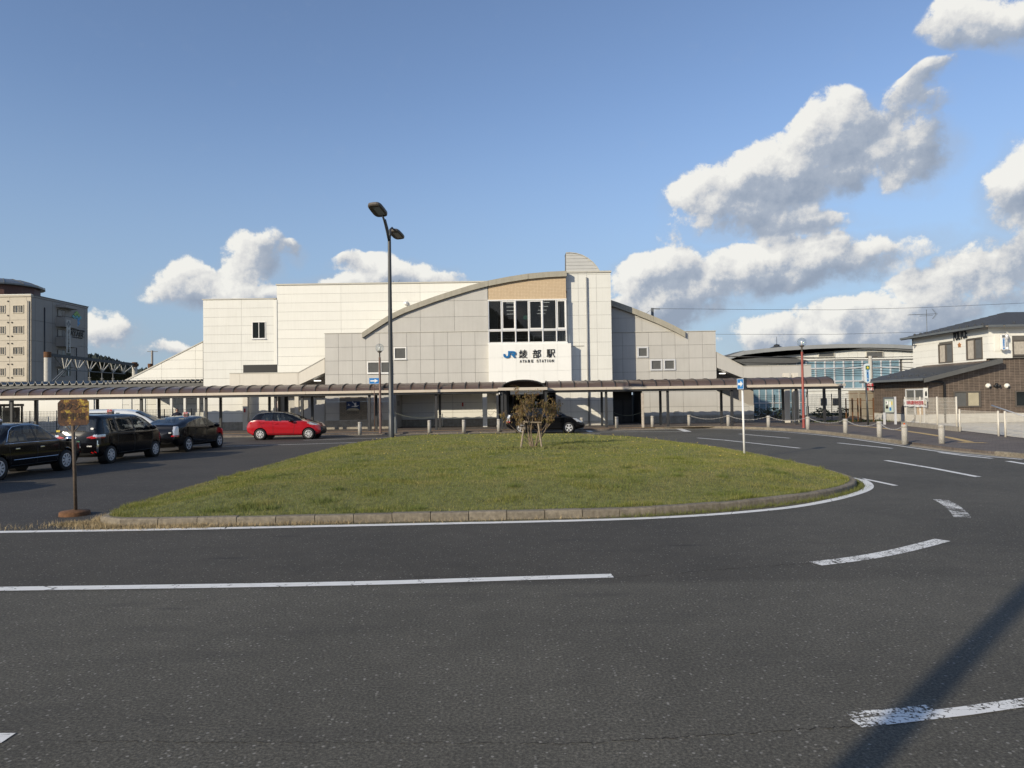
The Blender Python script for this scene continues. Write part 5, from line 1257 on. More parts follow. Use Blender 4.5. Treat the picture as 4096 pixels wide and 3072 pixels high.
MB().tube([(LX, Y_, zj-.1), wp(1561, 918, 32.2), wp(1568, 911, 32.4), wp(1578, 922, 32.7)], [.06, .05, .045, .04], 10).build('arm', 'black_pole', SL, True)
# pole behind the viewer whose shadow crosses the foreground
bp = MB().lathe([(.12, 0), (.10, 5.0), (.085, 9.5), (0, 9.52)], (-4.94, -2.96, 0), 16).build('utility_pole', 'concrete', None, True); tag(bp, 'tall round pole casting the long shadow over the foreground road', 'pole')

# ================================================================= ROAD SIGNS
def arrow(mb, cx, cz, w, h, y):
    s = w
    mb.prism_y([(cx-s*.36, cz-h*.11), (cx+s*.05, cz-h*.11), (cx+s*.05, cz-h*.30), (cx+s*.40, cz), (cx+s*.05, cz+h*.30), (cx+s*.05, cz+h*.11), (cx-s*.36, cz+h*.11)], y-.004, y); return mb
OX, OY = 7.2, 22.2
OX = Wx(2977, 1790, OY); gzs = float(mound(np.array([OX]), np.array([OY]))[0])
OS = thing('one_way_sign', 'blue and white arrow sign on a white post at the island edge', 'road sign', (OX, OY, 0))
zt0, zt1 = Wz(2962, 1556, OY), Wz(2962, 1516, OY)
xt = Wx(2969.5, 1550, OY)
MB().tube([(OX, OY, gzs-.1), (xt, OY, zt0-.0)], .033, 12).tube([(xt, OY, zt0), (xt, OY, zt1-.04)], .02, 10).build('post', 'white_paint', OS, True)
def plate(root, cx, cy, cz, w, h, yaw, label, front=True):
    r = bpy.data.objects.new('sign_plate', None)
    mb = MB().box(-w/2, w/2, -.004, .004, -h/2, h/2); me_v = mb.v
    R = Matrix.Translation((cx, cy, cz)) @ Matrix.Rotation(yaw, 4, 'Z')
    def place(mb_): mb_.v = [tuple(R @ Vector(p)) for p in mb_.v]; return mb_
    p = place(mb).build('sign_plate', 'blue' if front else 'coping', root); p['label'] = label
    b = MB(); e = .012
    b.box(-w/2, w/2, -.008, -.0045, h/2-e, h/2).box(-w/2, w/2, -.008, -.0045, -h/2, -h/2+e).box(-w/2, -w/2+e, -.008, -.0045, -h/2, h/2).box(w/2-e, w/2, -.008, -.0045, -h/2, h/2)
    place(b).build('border', 'white_paint', p); place(arrow(MB(), 0, 0, w, h, -.005)).build('arrow', 'white_paint', p)
    return p
plate(OS, xt-.075, OY-.05, (zt0+zt1)/2, .40, .33, math.radians(-80), 'blue plate with a white arrow pointing right')
b_ = MB(); R2 = Matrix.Translation((xt+.09, OY+.05, (zt0+zt1)/2+.02)) @ Matrix.Rotation(math.radians(55), 4, 'Z'); b_.box(-.2, .2, -.004, .004, -.17, .17).box(-.2, .2, -.02, -.004, .10, .13).box(-.2, .2, -.02, -.004, -.13, -.10); b_.v = [tuple(R2 @ Vector(p)) for p in b_.v]; b_.build('sign_back', 'lamp_metal', OS)
# one way sign fixed above the canopy on the left
cy = 44.3; x0, z0 = W(1477, 1536, cy); x1, z1 = W(1517, 1511, cy)
O2 = thing('one_way_sign', 'blue arrow sign mounted over the canopy beside the brown lamp', 'road sign', ((x0+x1)/2, cy, 2.6))
plate(O2, (x0+x1)/2, cy-.05, (z0+z1)/2, x1-x0, z1-z0, 0, 'blue plate with a white arrow pointing right')
xx = Wx(1497, 1550, cy); MB().tube([(xx, cy, PZ), (xx, cy, z1)], .025, 8).build('post', 'brown_pole', O2, True)
# rusty taxi sign on its round base
TY = 12.75; TX, _ = G(303, 2068, .08); TX = Wx(303, 2066, TY)
TS = thing('taxi_sign', 'heavily rusted yellow taxi sign on a leaning brown pole', 'sign', (TX, TY, 0))
tx0, tz1 = W(231, 1597, TY-.12); tx1, tz0 = W(355, 1702, TY-.12)
def rust_mat():
    m = bpy.data.materials.new('rusted yellow plate'); m.use_nodes = True; t = NT(m.node_tree); b = m.node_tree.nodes['Principled BSDF']
    pos = t.node('ShaderNodeNewGeometry').outputs['Position']; n = t.noise(pos, 5.5, 9, .75); n2 = t.noise(pos, 15.0, 8, .75); n3 = t.noise(pos, 3.0, 4, .6)
    sp = t.node('ShaderNodeSeparateXYZ'); t.link(pos, sp.inputs[0]); n = t.m('ADD', n, t.m('ADD', t.m('MULTIPLY', t.m('SUBTRACT', sp.outputs[0], (tx0+tx1)/2), .16), t.m('MULTIPLY', t.m('SUBTRACT', sp.outputs[2], (tz0+tz1)/2), .12)))
    c = t.ramp(n, [(.45, (.020, .010, .007)), (.51, (.075, .030, .010)), (.56, (.20, .10, .018)), (.61, (.44, .33, .04))])
    c = t.mix(t.ramp(n2, [(.48, 0.0), (.58, .8)]), c, (.035, .014, .008)); c = t.mix(t.ramp(n3, [(.42, .35), (.6, 0.0)]), c, (.10, .04, .014))
    t.link(c, b.inputs['Base Color']); b.inputs['Roughness'].default_value = .8
    bn = t.node('ShaderNodeBump'); bn.inputs['Strength'].default_value = .6; bn.inputs['Distance'].default_value = .004; t.link(n2, bn.inputs['Height']); t.link(bn.outputs[0], b.inputs['Normal']); return m
RM = rust_mat(); cw = .05; y_ = TY-.12
oct_ = [(tx0+cw, tz0), (tx1-cw*.7, tz0+.01), (tx1, tz0+cw), (tx1, tz1-cw), (tx1-cw, tz1), (tx0+cw, tz1-.012), (tx0-.004, tz1-cw-.02), (tx0, tz0+cw)]
TP = MB().prism_y(oct_, y_, y_+.012).build('sign_plate', RM, TS)
ink = mat('faded lettering', (.02, .014, .01), .85, .5, 30)
text('タクシー', 'lettering', .15, ink, TP, ((tx0+tx1)/2, y_-.003, tz1-.15), extrude=.0015, bold=.002, sx=.9, space=.95); text('降車場', 'lettering', .135, ink, TP, ((tx0+tx1)/2, y_-.003, tz0+.16), extrude=.0015, bold=.001, sx=1.1)
for o_ in TP.children: o_.location = Vector(o_.location)
pole_top = wp(293, 1700, TY-.08)
MB().tube([(TX, TY, .07), wp(297, 1830, TY-.04), (pole_top[0], TY-.09, tz0+.03)], [.030, .029, .029], 12).build('pole', mat('rusty pole', (.10, .075, .055), .75, .3, 18), TS, True)
cxp = pole_top[0]; rp = mat('rusty pole', (.1, .07, .05)); mb = MB().bar((cxp, TY-.09, tz0-.14), (cxp-.12, y_+.02, tz0+.01), .02, .012).bar((cxp, TY-.09, tz0-.14), (cxp+.13, y_+.02, tz0+.02), .02, .012); mb.build('brace', rp, TS)
MB().lathe([(.02, .10), (.07, .10), (.10, .09), (.23, .075), (.245, .06), (.25, .0)], (TX-.03, TY+.02, 0), 26).build('base', 'rust', TS, True)
# ================================================================= HOTEL (far left)
HX, HY0, HY1 = -57.6, 85.0, 96.4
hz = Wz(127, 1183, HY0); HO = thing('hotel', 'five storey beige hotel with a dark domed roof room and hanging banner', 'hotel', (-64, 90, 0))
MB().box(-80, HX-.08, HY0+.1, HY1-.02, 0, hz-.05).build('wall_core', 'joint', HO)
colx = [Wx(x, 1300, HY0) for x in (-31, 38.7, 105, 127)]
def HZ(y): return Wz(60, y, HY0)
flz = [HZ(y) for y in (1609, 1526, 1445, 1362, 1280)]+[hz-.1]
hwin = []
for yy in (1220, 1303, 1386.5, 1471):
    for xx in (-23, 51):
        a, b = Wx(xx, 1250, HY0), Wx(xx+43.5, 1250, HY0); hwin.append((a, b, HZ(yy+33), HZ(yy)))
colx = [-80, Wx(-180, 1300, HY0)]+colx
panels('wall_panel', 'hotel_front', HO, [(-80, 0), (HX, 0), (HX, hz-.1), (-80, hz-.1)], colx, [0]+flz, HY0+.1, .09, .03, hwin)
boxpart('parapet', 'hotel_front', HO, -80, HX+.05, HY0-.1, HY0+.4, hz-.09, hz+.12); boxpart('parapet_edge', 'cream_panel', HO, -80, HX+.1, HY0-.14, HY0+.1, hz+.125, hz+.2)
for (a, b, c, d) in hwin:
    w = window(HO, a, b, c, d, HY0+.06, 'hotel_front', 'glass', 0, .09, .12); MB().box(b-.36, b-.30, HY0-.02, HY0+.03, c+.08, d-.08).build('mullion', 'hotel_front', w)
    mb = MB(); n = 9
    for k in range(n):
        x = a+.12+(b-a-.6)*k/n
        if k in (3, 4): continue
        mb.box(x, x+(b-a-.6)/n*.6, HY0+.050+.006*(k % 2), HY0+.056+.006*(k % 2), c+.1, d-.1)
    for vv in range(0): pass
    cu = mb.build('curtain', 'curtain', w); cu.location.y -= .03
for yy in (1205, 1262, 1290, 1345, 1374, 1429, 1457, 1511):
    for xx in (32, 48): 
        if yy < 1270 and xx == 48: continue
        x, z = W(xx, yy, HY0); MB().lathe([(0, -.12), (.08, -.08), (.1, 0)], (x, HY0+.0, z), 8, 'y').build('vent_cap', 'lamp_metal', HO)
for xx, r in ((110.5, .09), (116, .06)): x = Wx(xx, 1300, HY0); MB().tube([(x, HY0-.1, 0), (x, HY0-.1, hz-.6)], r, 6).build('drain_pipe', 'hotel_front', HO, True)
# side wall
def hs(px, py): return WX(px, py, HX)
sy = [HY0]+[hs(x, 1300)[0] for x in (141, 210, 298, 337)]+[HY1]
hz_side = []
for i in range(len(sy)-1):
    for j in range(5):
        z0, z1 = (0 if j == 0 else flz[j-1+1]-.0) if j else 0, flz[j+1] if j < 4 else hz-.1
        z0 = 0 if j == 0 else flz[j]
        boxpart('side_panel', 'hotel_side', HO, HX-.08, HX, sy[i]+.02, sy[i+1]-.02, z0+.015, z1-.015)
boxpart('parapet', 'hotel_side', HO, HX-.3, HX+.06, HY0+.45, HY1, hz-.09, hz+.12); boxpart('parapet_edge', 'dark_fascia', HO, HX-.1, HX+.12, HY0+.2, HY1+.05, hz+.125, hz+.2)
y, z = hs(177, 1230); MB().tube([(HX+.06, y, 3), (HX+.06, y, z)], .07, 6).build('drain_pipe', 'black_pole', HO, True)
y, z = hs(305, 1400); MB().tube([(HX+.06, y, 3), (HX+.06, y, z+1.5)], .05, 6).build('drain_pipe', 'black_pole', HO, True)
by0, by1 = hs(223, 1300)[0], hs(285, 1300)[0]
def bz(py): return hs(250, py)[1]
for k, (pt, pb_) in enumerate(((1273, 1310), (1352, 1388), (1432, 1468))):
    z1, z0 = bz(pt), bz(pb_)
    b = MB().prism_z([(HX, by0), (HX+1.0, by0+.3), (HX+1.0, by1-.3), (HX, by1)], z0, z1).build('balcony', 'hotel_side', HO)
    MB().tube([(HX, by0, z1+.12), (HX+1.0, by0+.3, z1+.12), (HX+1.0, by1-.3, z1+.12)], .03, 5).build('rail', 'lamp_metal', b)
MB().prism_z([(HX, by0), (HX+1.1, by0+.3), (HX+1.1, by1-.2), (HX, by1)], bz(1234), bz(1223)).build('balcony_roof', 'hotel_side', HO)
for (pt, pb_) in ((1240, 1270), (1319, 1350), (1400, 1430), (1477, 1506)):
    y0, y1 = hs(229, 1300)[0], hs(259, 1300)[0]; z1, z0 = bz(pt), bz(pb_)
    d = MB().box(HX+.005, HX+.05, y0, y1, z0, z1).build('window', 'lamp_metal', HO); MB().box(HX+.05, HX+.06, y0+.1, y0+(y1-y0)*.55, z0+.08, z1-.08).build('pane', 'glass_grey', d); MB().box(HX+.05, HX+.06, y0+(y1-y0)*.6, y1-.1, z0+.08, z1-.08).build('pane', 'glass', d)
# diamond emblem and lettering on the side wall
gm = mat('emblem green', (.26, .42, .12), .6, .1); bm1 = mat('emblem blue', (.12, .30, .52), .6, .1); gb_ = mat('emblem teal', (.14, .38, .40), .6, .1)
ey, ez = hs(306, 1276); uy = (hs(322, 1276)[0]-hs(290, 1276)[0])/4; uz = (hs(306, 1241)[1]-hs(306, 1307)[1])/8
for (a, b, m_) in ((0, 3, gm), (-1, 2, gm), (1, 2, gm), (-.0, 1, gb_), (-2, .9, gb_), (2, .9, gb_), (-1, 0, gb_), (1, 0, bm1), (0, -1, bm1), (-1, -1.9, bm1), (1, -1.9, bm1), (0, -3, bm1)):
    cy_, cz_ = ey+a*uy*.85, ez+b*uz; MB().prism_x([(cy_-uy*.78, cz_), (cy_, cz_-uz*.9), (cy_+uy*.78, cz_), (cy_, cz_+uz*.9)], HX+.01, HX+.08).build('emblem', m_, HO)
RS = (PI/2, 0, PI/2)
a_, b_ = hs(279, 1334), hs(336, 1334); t = text('AYABE', 'lettering', .98, 'text_black', HO, (HX+.06, (a_[0]+b_[0])/2, hs(308, 1337)[1]), RS, .04, sx=1.0)
text('THE STATION HOTEL', 'lettering', .30, 'text_black', HO, (HX+.06, (a_[0]+b_[0])/2, hs(308, 1321)[1]), RS, .03, sx=1.15)
text('STATION HOTEL AYABE', 'lettering', .20, 'text_black', HO, (HX+.06, (a_[0]+b_[0])/2, hs(308, 1351)[1]), RS, .03)
# banner
bxn = -55.9; by_, bz1 = WX(266, 1278, bxn); by2 = WX(282, 1278, bxn)[0]; bz0 = WX(274, 1412, bxn)[1]; bzb = WX(272, 1503, bxn)[1]
BN = thing('hanging_banner', 'tall white and dark vertical banner hanging beside the hotel balconies', 'banner', (bxn, (by_+by2)/2, bz0))
MB().box(bxn-.02, bxn+.01, by_, by2, bz0, bz1).build('cloth', 'concrete_lt', BN); MB().box(bxn-.02, bxn+.01, by_, by2, bzb, bz0-.02).build('lower_cloth', mat('olive banner', (.09, .10, .07), .8, .05), BN)
s_ = 'ステーションホテル綾部'; ch = (bz1-bz0-1.3)/len(s_)
for i, c in enumerate(s_): text(c, 'lettering', ch*1.05, 'text_black', BN, (bxn+.02, (by_+by2)/2, bz1-1.25-ch*(i+.5)), RS if c != 'ー' else (PI/2, PI/2, PI/2), .01, bold=.008, sx=1.5)
text('ご予約', 'lettering', .33, 'white_paint', BN, (bxn+.02, (by_+by2)/2, bz0-.5), RS, .01, sx=1.2)
s_ = '0773-40-5000'; ch = (bz0-.85-bzb)/len(s_)
for i, c in enumerate(s_): text(c, 'lettering', ch*1.1, 'white_paint', BN, (bxn+.02, (by_+by2)/2, bz0-.85-ch*(i+.5)), (PI/2, PI/2, PI/2) if c == '-' else RS, .01, bold=.008, sx=1.9)
for (a, b) in ((0, 1), (-1, .2), (1, .2), (0, -.6)): cy_ = (by_+by2)/2+a*.25; cz_ = bz1-.6+b*.3; MB().prism_x([(cy_-.2, cz_), (cy_, cz_-.22), (cy_+.2, cz_), (cy_, cz_+.22)], bxn+.011, bxn+.02).build('emblem', 'gutter', BN)
# roof room and dome
cxh, cyh = Wx(8, 1160, 91.5), 91.5; rr = Wx(138, 1160, 91.5)-cxh; ro = Wx(154, 1152, 91.5)-cxh; z0 = hz+.1; z1 = Wz(140, 1153, 91.5)
MB().lathe([(rr, z0), (rr, z1)], (cxh, cyh, 0), 14).build('roof_room', 'hotel_brown', HO)
ztp = Wz(13, 1119, 91.5)
MB().lathe([(rr-.1, z1-.02), (ro, z1+.02), (ro, z1+.2), (ro*.8, z1+(ztp-z1)*.52), (ro*.5, z1+(ztp-z1)*.86), (ro*.2, ztp-.05), (0, ztp)], (cxh, cyh, 0), 28).build('dome', mat('dome metal', (.15, .16, .16), .35, .12, 2, metal=.4), HO)
for k in range(14):
    a = 2*PI*k/14; c, s = math.cos(a), math.sin(a); MB().tube([(cxh+c*ro, cyh+s*ro, z1+.22), (cxh+c*ro*.8, cyh+s*ro*.8, z1+(ztp-z1)*.53), (cxh+c*ro*.5, cyh+s*ro*.5, z1+(ztp-z1)*.88), (cxh, cyh, ztp+.03)], .05, 4).build('dome_rib', 'dark_fascia', HO)
# ================================================================= RAILWAY PLATFORM ROOFS, GANTRY
def zigzag(px0, px1, py, pitch, amp, Y, depth, label, gut):
    t = thing('platform_roof', label, 'roof', (0, Y, 0)); t.location.x = W((px0+px1)/2, py, Y)[0]
    x0, x1 = Wx(px0, py, Y), Wx(px1, py, Y); zt_ = Wz((px0+px1)/2, py, Y); p = pitch*Y/F; am = amp*Y/F; n = int((x1-x0)/p)+1
    mb = MB(); pts = []
    for i in range(n):
        a = x1-p*(i+1); pts += [(a+p, zt_-am), (a+p*.72, zt_-am), (a+p*.5, zt_), (a+p*.28, zt_-am)]
    pts.append((x1-p*n, zt_-am)); pts = pts[::-1]
    mb.prism_y(pts+[(x, z-.05) for x, z in pts][::-1], Y, Y+depth); mb.build('corrugated_sheet', 'gutter', t)
    e = MB(); e.prism_y([(x, z+.012) for x, z in pts]+[(x, z-.03) for x, z in pts][::-1], Y-.03, Y-.005); e.build('sheet_edge', 'coping', t)
    MB().box(x0, x1, Y+.1, Y+.25, zt_-am-.35, zt_-am-.06).build('beam', 'dark_fascia', t)
    if gut: MB().box(x0, x1, Y-.05, Y+.1, zt_-am-.80, zt_-am-.56).build('gutter', 'cream_panel', t); MB().box(x0, x1, Y+.2, Y+.3, zt_-am-1.4, zt_-am-.36).build('screen', 'hotel_side', t)
    for k in range(7): x = x0+(x1-x0)*(k+.5)/7; MB().box(x-.08, x+.08, Y+.3, Y+.46, 0, zt_-am-.06).build('post', 'white_panel', t)
    return t
zigzag(-300, 430, 1527, 27.5, 13, 58, 5, 'zigzag corrugated platform roof over the taxis at far left', True)
zigzag(430, 812, 1519, 19.5, 10, 51.0, 2.4, 'finer zigzag platform roof beside the sloped white stair hall', False)
# white wall panels behind the taxi rank
PW = thing('platform_wall', 'sunlit white panel wall behind the fence at the taxi rank', 'wall', (-24, 51.0, 0))
xw0, xw1 = Wx(-300, 1600, 51.0), Wx(490, 1600, 51.0)
for a, b in zip(frange(xw0, xw1, 1.9)[:-1], frange(xw0, xw1, 1.9)[1:]): boxpart('wall_panel', 'cream_panel', PW, a+.015, b-.015, 51.0, 51.06, 0, 3.05); boxpart('joint_strip', 'gutter', PW, a-.03, a+.014, 50.96, 51.07, 0, 3.05)
P2_ = thing('platform_wall', 'shaded grey-white wall right of the dark gap behind the taxis', 'wall', (-15, 54.5, 0))
xw0, xw1 = Wx(475, 1600, 54.5), Wx(816, 1600, 54.5)
for a, b in zip(frange(xw0, xw1, 2.3)[:-1], frange(xw0, xw1, 2.3)[1:]):
    for z0, z1 in ((0, 1.0), (1.0, 2.0), (2.0, 2.75), (2.76, 3.5)): boxpart('wall_panel', 'white_panel', P2_, a+.01, b-.01, 54.5, 54.6, z0+.01, z1-.01)
# mesh fence behind the canopy
def mesh_fence(name, p0, p1, z0, z1, m, label, post=2.0, dx=.10, dz=.16, r=.006, group=None, pr=.03, wide=False):
    t = thing(name, label, 'fence', ((p0[0]+p1[0])/2, (p0[1]+p1[1])/2, z0), 0, group); L = math.dist(p0, p1); n = max(1, round(L/post)); ux, uy = (p1[0]-p0[0])/L, (p1[1]-p0[1])/L
    for i in range(n+1):
        x, y = p0[0]+ux*L*i/n, p0[1]+uy*L*i/n; MB().tube([(x, y, z0), (x, y, z1+.05)], pr, 8).build('post', m, t, True)
    for i in range(n):
        mb = MB(); a = L*i/n+pr; b = L*(i+1)/n-pr; k = int((b-a)/dx)
        for j in range(k+1): d = a+(b-a)*j/k; x, y = p0[0]+ux*d, p0[1]+uy*d; mb.bar((x, y, z0+.08), (x, y, z1), r*2, r*2)
        nz = int((z1-z0-.08)/dz)
        for j in range(nz+1):
            z = z0+.08+(z1-z0-.08)*j/nz; ww = r*(4 if wide and j in (0, nz) else 2); mb.bar((p0[0]+ux*a, p0[1]+uy*a-.004, z), (p0[0]+ux*b, p0[1]+uy*b-.004, z), ww, ww)
        mb.build('mesh_panel', m, t)
    return t
mesh_fence('mesh_fence', (-36, 50.2), (-20.8, 50.2), PZ, 1.62, 'black', 'black wire mesh fence behind the taxis under the canopy')
mesh_fence('mesh_fence', (Wx(1052, 1600, 53), 53), (Wx(975, 1600, 53), 53), PZ, 1.9, 'black', 'black mesh fence in the passage left of the mural', 1.5)
mesh_fence('mesh_fence', (Wx(2985, 1600, 54), 54), (Wx(3440, 1600, 54), 54), PZ, 2.0, 'black', 'black mesh fence behind the right end of the canopy', 2.4)
# telephone box at the far left edge
tb = thing('phone_booth', 'dark framed glass booth at the far left under the canopy', 'booth', (Wx(35, 1600, 47), 47, PZ))
x0, x1 = Wx(-6, 1600, 47), Wx(72, 1600, 47); zt_ = Wz(40, 1617, 47)
for x in (x0, x0+.42, x1-.09):
    for y in (46.5, 47.4): MB().box(x, x+.09, y, y+.09, PZ, zt_).build('frame', 'black', tb)
MB().box(x0-.03, x1+.03, 46.45, 47.55, zt_-.14, zt_+.02).build('roof', 'lamp_metal', tb); MB().box(x0+.1, x1-.1, 47.3, 47.34, PZ+.1, zt_-.2).build('back_panel', 'hotel_side', tb)
MB().box(x1-.5, x1-.3, 47.1, 47.25, 1.2, 1.65).build('telephone', 'concrete_lt', tb); MB().box(x0+.09, x1-.09, 46.53, 46.54, PZ+.1, zt_-.2).build('pane', 'car_glass_clear', tb)
# gantry
GA = thing('railway_gantry', 'long steel lattice gantry on two round concrete masts over the tracks', 'gantry', (-42, 66, 0))
gl_, gr_ = 64.0, 74.0
def gpnt(px, py, y): x, z = W(px, py, y); return (x, y, z)
for (pc, pt, y, w) in ((190, 1408, gl_, 25), (539, 1449, gr_, 19)):
    x = Wx(pc, 1500, y); zt_ = Wz(pc, pt, y); r = w*y/F/2; MB().lathe([(r, 0), (r, zt_-.5)], (x, y, 0), 16).build('mast', 'concrete_lt', GA, True); MB().lathe([(r*1.08, zt_-.5), (r*1.08, zt_), (0, zt_)], (x, y, 0), 16).build('mast_cap', 'rust', GA)
def gy(px): return gl_+(gr_-gl_)*(px-190)/(539-190)
TPx = [(205, 1420), (255, 1426), (305, 1433), (350, 1439), (395, 1446), (440, 1451), (490, 1456), (552, 1460)]
MB().bar(gpnt(*TPx[0], gy(205)), gpnt(*TPx[-1], gy(552)), .2, .28).build('top_chord', 'black_pole', GA)
BT = [(258, 1482), (310, 1482), (358, 1486), (408, 1490), (452, 1491), (492, 1494)]
MB().bar(gpnt(235, 1478, gy(235)), gpnt(500, 1495, gy(500)), .07, .08).build('bottom_chord', 'gutter', GA)
for i, b in enumerate(BT):
    for tpx, m_ in ((b[0]-28 if i else b[0]-45, 'black_pole'), (b[0]-10, 'coping'), (b[0]+14, 'gutter'), (b[0]+34 if i < 5 else b[0]+46, 'coping')):
        tpy = 1420+(tpx-205)*.118; MB().bar(gpnt(tpx, tpy, gy(tpx)), gpnt(b[0], b[1], gy(b[0])), .07, .07).build('diagonal', m_, GA)
    if i in (2, 3, 4):
        q = gpnt(b[0], b[1], gy(b[0])); MB().tube([q, (q[0], q[1], q[2]-1.1)], .05, 6).build('hanger', 'gutter', GA)
        ins_ = MB(); 
        for k in range(3): ins_.lathe([(.04, -.55-k*.16), (.16, -.58-k*.16), (.04, -.66-k*.16)], q, 8)
        ins_.build('insulator', 'coping', GA)
MB().bar(gpnt(210, 1525, 65), gpnt(262, 1476, 66), .12, .1).build('brace', 'gutter', GA); MB().bar(gpnt(222, 1525, 65.4), gpnt(268, 1476, 66.4), .08, .08).build('brace', 'gutter', GA)
pm_ = thing('line_mast', 'slim railway line mast with a cross arm above the sloped stair hall', 'mast', (Wx(608, 1480, 75), 75, 0))
x, z = W(608.5, 1402, 75); MB().lathe([(.14, 0), (.11, z)], (x, 75, 0), 8).build('pole', 'hotel_side', pm_, True); MB().bar((x-.5, 75, z-.1), (x+.6, 75, z-.12), .06).build('arm', 'gutter', pm_)
x2, z2 = W(601, 1455, 72); MB().lathe([(.2, 0), (.2, z2), (.24, z2), (.24, z2-.4)], (x2, 72, 0), 10).build('cap_post', 'rust', pm_)
# ================================================================= HILLS
def hill(name, prof, Y, depth, seed, label=None, dens=1.0):
    """wooded ridge: slope surface broken up by thousands of crown-sized clumps"""
    r = np.random.RandomState(seed); xs = np.array([p[0] for p in prof]); zs = np.array([p[1] for p in prof])
    nx, ny = 160, 26; X = np.linspace(xs[0], xs[-1], nx); mb = MB(); vs = []
    for j in range(ny):
        f = j/(ny-1)
        for i in range(nx):
            top = np.interp(X[i], xs, zs); vs.append((float(X[i]), Y+(0 if depth > 0 else 0)+depth*(f-1), float(-1+(top+1)*math.sin(f*PI/2)**.9)+r.uniform(-.5, .5)))
    mb.add(vs, [(j*nx+i, j*nx+i+1, (j+1)*nx+i+1, (j+1)*nx+i) for j in range(ny-1) for i in range(nx-1)])
    h = mb.build(name, mat('hill ground', (.022, .032, .016), .95, .3, .05), None, True); h['kind'] = 'structure'
    n = int(6000*dens); bm = MB()
    for _ in range(n):
        x = r.uniform(xs[0], xs[-1]); f = r.uniform(.25, 1)**.6; top = np.interp(x, xs, zs); z = -1+(top+1)*math.sin(f*PI/2)**.9; y = Y+depth*(f-1); s = r.uniform(.5, 1.1)*abs(Y)/190.; 
        q = []
        for k in range(6): a = 2*PI*k/6; q.append((x+math.cos(a)*s*r.uniform(.7, 1.2), y+math.sin(a)*s*.8, z+s*r.uniform(-.1, .4)))
        q += [(x+r.uniform(-.3, .3)*s, y, z+s*r.uniform(.9, 1.7)), (x, y, z-s*.5)]
        bm.add(q, [(k, (k+1) % 6, 6) for k in range(6)]+[((k+1) % 6, k, 7) for k in range(6)])
    w = bm.build(name+'_woodland', mat('far woodland', (.020, .028, .024), .95, .45, .12), None); tag(w, label, 'woodland', kind='stuff')
Yh = 330.
hill('hill', [(Wx(a, b, Yh), Wz(a, b, Yh)) for a, b in ((-200, 1420), (150, 1425), (340, 1432), (380, 1436), (430, 1452), (480, 1480), (540, 1496), (620, 1484), (700, 1462), (820, 1455), (1000, 1500))], Yh, -60, 3, 'dark wooded hill seen between the hotel and the stair hall', .9)
hill('hill_behind', [(-330, 20), (-220, 40), (-120, 52), (-60, 60), (-20, 57), (-8, 50), (4, 45), (12, 36), (18, 35), (30, 28), (60, 30), (120, 26), (190, 30), (300, 20), (400, 12)], -300., 80, 4, 'wooded hill across the town behind the viewer, mirrored in the glass', 1.0)
# ================================================================= HALL WITH CURVED ROOF (far right)
YH = 78.0
CV = thing('civic_hall', 'large white hall with a low curved grey roof and blue glass front', 'building', (30, 80, 0))
rt = region([(2900, 1427), (2969, 1405), (3050, 1395.5), (3135, 1388), (3240, 1381.5), (3346, 1377.5), (3470, 1376.5), (3565, 1379), (3660, 1384), (3760, 1392), (3900, 1406)], YH)
und = region([(2900, 1430), (2969, 1417), (3050, 1408), (3135, 1402), (3240, 1397), (3346, 1399), (3470, 1398), (3565, 1401), (3660, 1406), (3760, 1416), (3900, 1432)], YH)
mid = [(a[0], a[1]-.42) for a in rt]
for i in range(len(rt)-1): MB().prism_y([mid[i], mid[i+1], rt[i+1], rt[i]], YH-.55, YH+14).build('roof_sheet', mat('grey roof metal', (.30, .31, .31), .45, .05, 2, rand=.06), CV)
MB().prism_y(und+[(x, z-.02) for x, z in mid][::-1], YH-.4, YH+13).build('roof_soffit', mat('grey fascia', (.17, .17, .165), .6, .06), CV)
MB().prism_y(region([(2900, 1426), (2975, 1402), (3230, 1440), (3170, 1455), (2990, 1462)], YH-.5), YH-.4, YH+3).build('roof_wing', 'dark_fascia', CV)
wt_ = [(x, z-.03) for x, z in und]; wx0, wx1 = Wx(3060, 1450, YH), Wx(3900, 1450, YH); MB().prism_y([(wx0, 0), (wx1, 0), wt_[-1]]+wt_[::-1][1:9], YH+.1, YH+1).build('wall_core', 'joint', CV)
def uz_(x): 
    for i in range(len(und)-1):
        if und[i][0] <= x <= und[i+1][0]: return und[i][1]+(und[i+1][1]-und[i][1])*(x-und[i][0])/(und[i+1][0]-und[i][0])
    return und[-1][1]
pz_ = Wz(3350, 1440, YH); gz_ = Wz(3350, 1556, YH); xw = np.arange(Wx(3075, 1450, YH), wx1, .98)
wallm = 'white_panel'
for i in range(len(xw)-1):
    a, b = float(xw[i])+.012, float(xw[i+1])-.012; MB().prism_y([(a, pz_), (b, pz_), (b, uz_(b)-.03), (a, uz_(a)-.03)], YH, YH+.1).build('wall_panel', wallm, CV)
    glz = a < Wx(3602, 1450, YH)
    if glz: pass
    else: boxpart('wall_panel', wallm, CV, a, b, YH, YH+.1, gz_, pz_-.02)
    for z0, z1 in ((0, gz_-1.7), (gz_-1.68, gz_-.02)): boxpart('wall_panel', wallm, CV, a, b, YH, YH+.1, z0, z1)
boxpart('sill_band', 'cream_panel', CV, wx0+1, Wx(3602, 1450, YH), YH-.12, YH, gz_-.16, gz_+.02); boxpart('gutter', 'cream_panel', CV, Wx(3110, 1450, YH), wx1, YH-.18, YH-.01, pz_, pz_+.16)
gxs = frange(Wx(3075, 1500, YH), Wx(3600, 1500, YH), 1.02); gzs = [gz_+.05, gz_+(pz_-gz_)*.27, gz_+(pz_-gz_)*.72, pz_-.05]
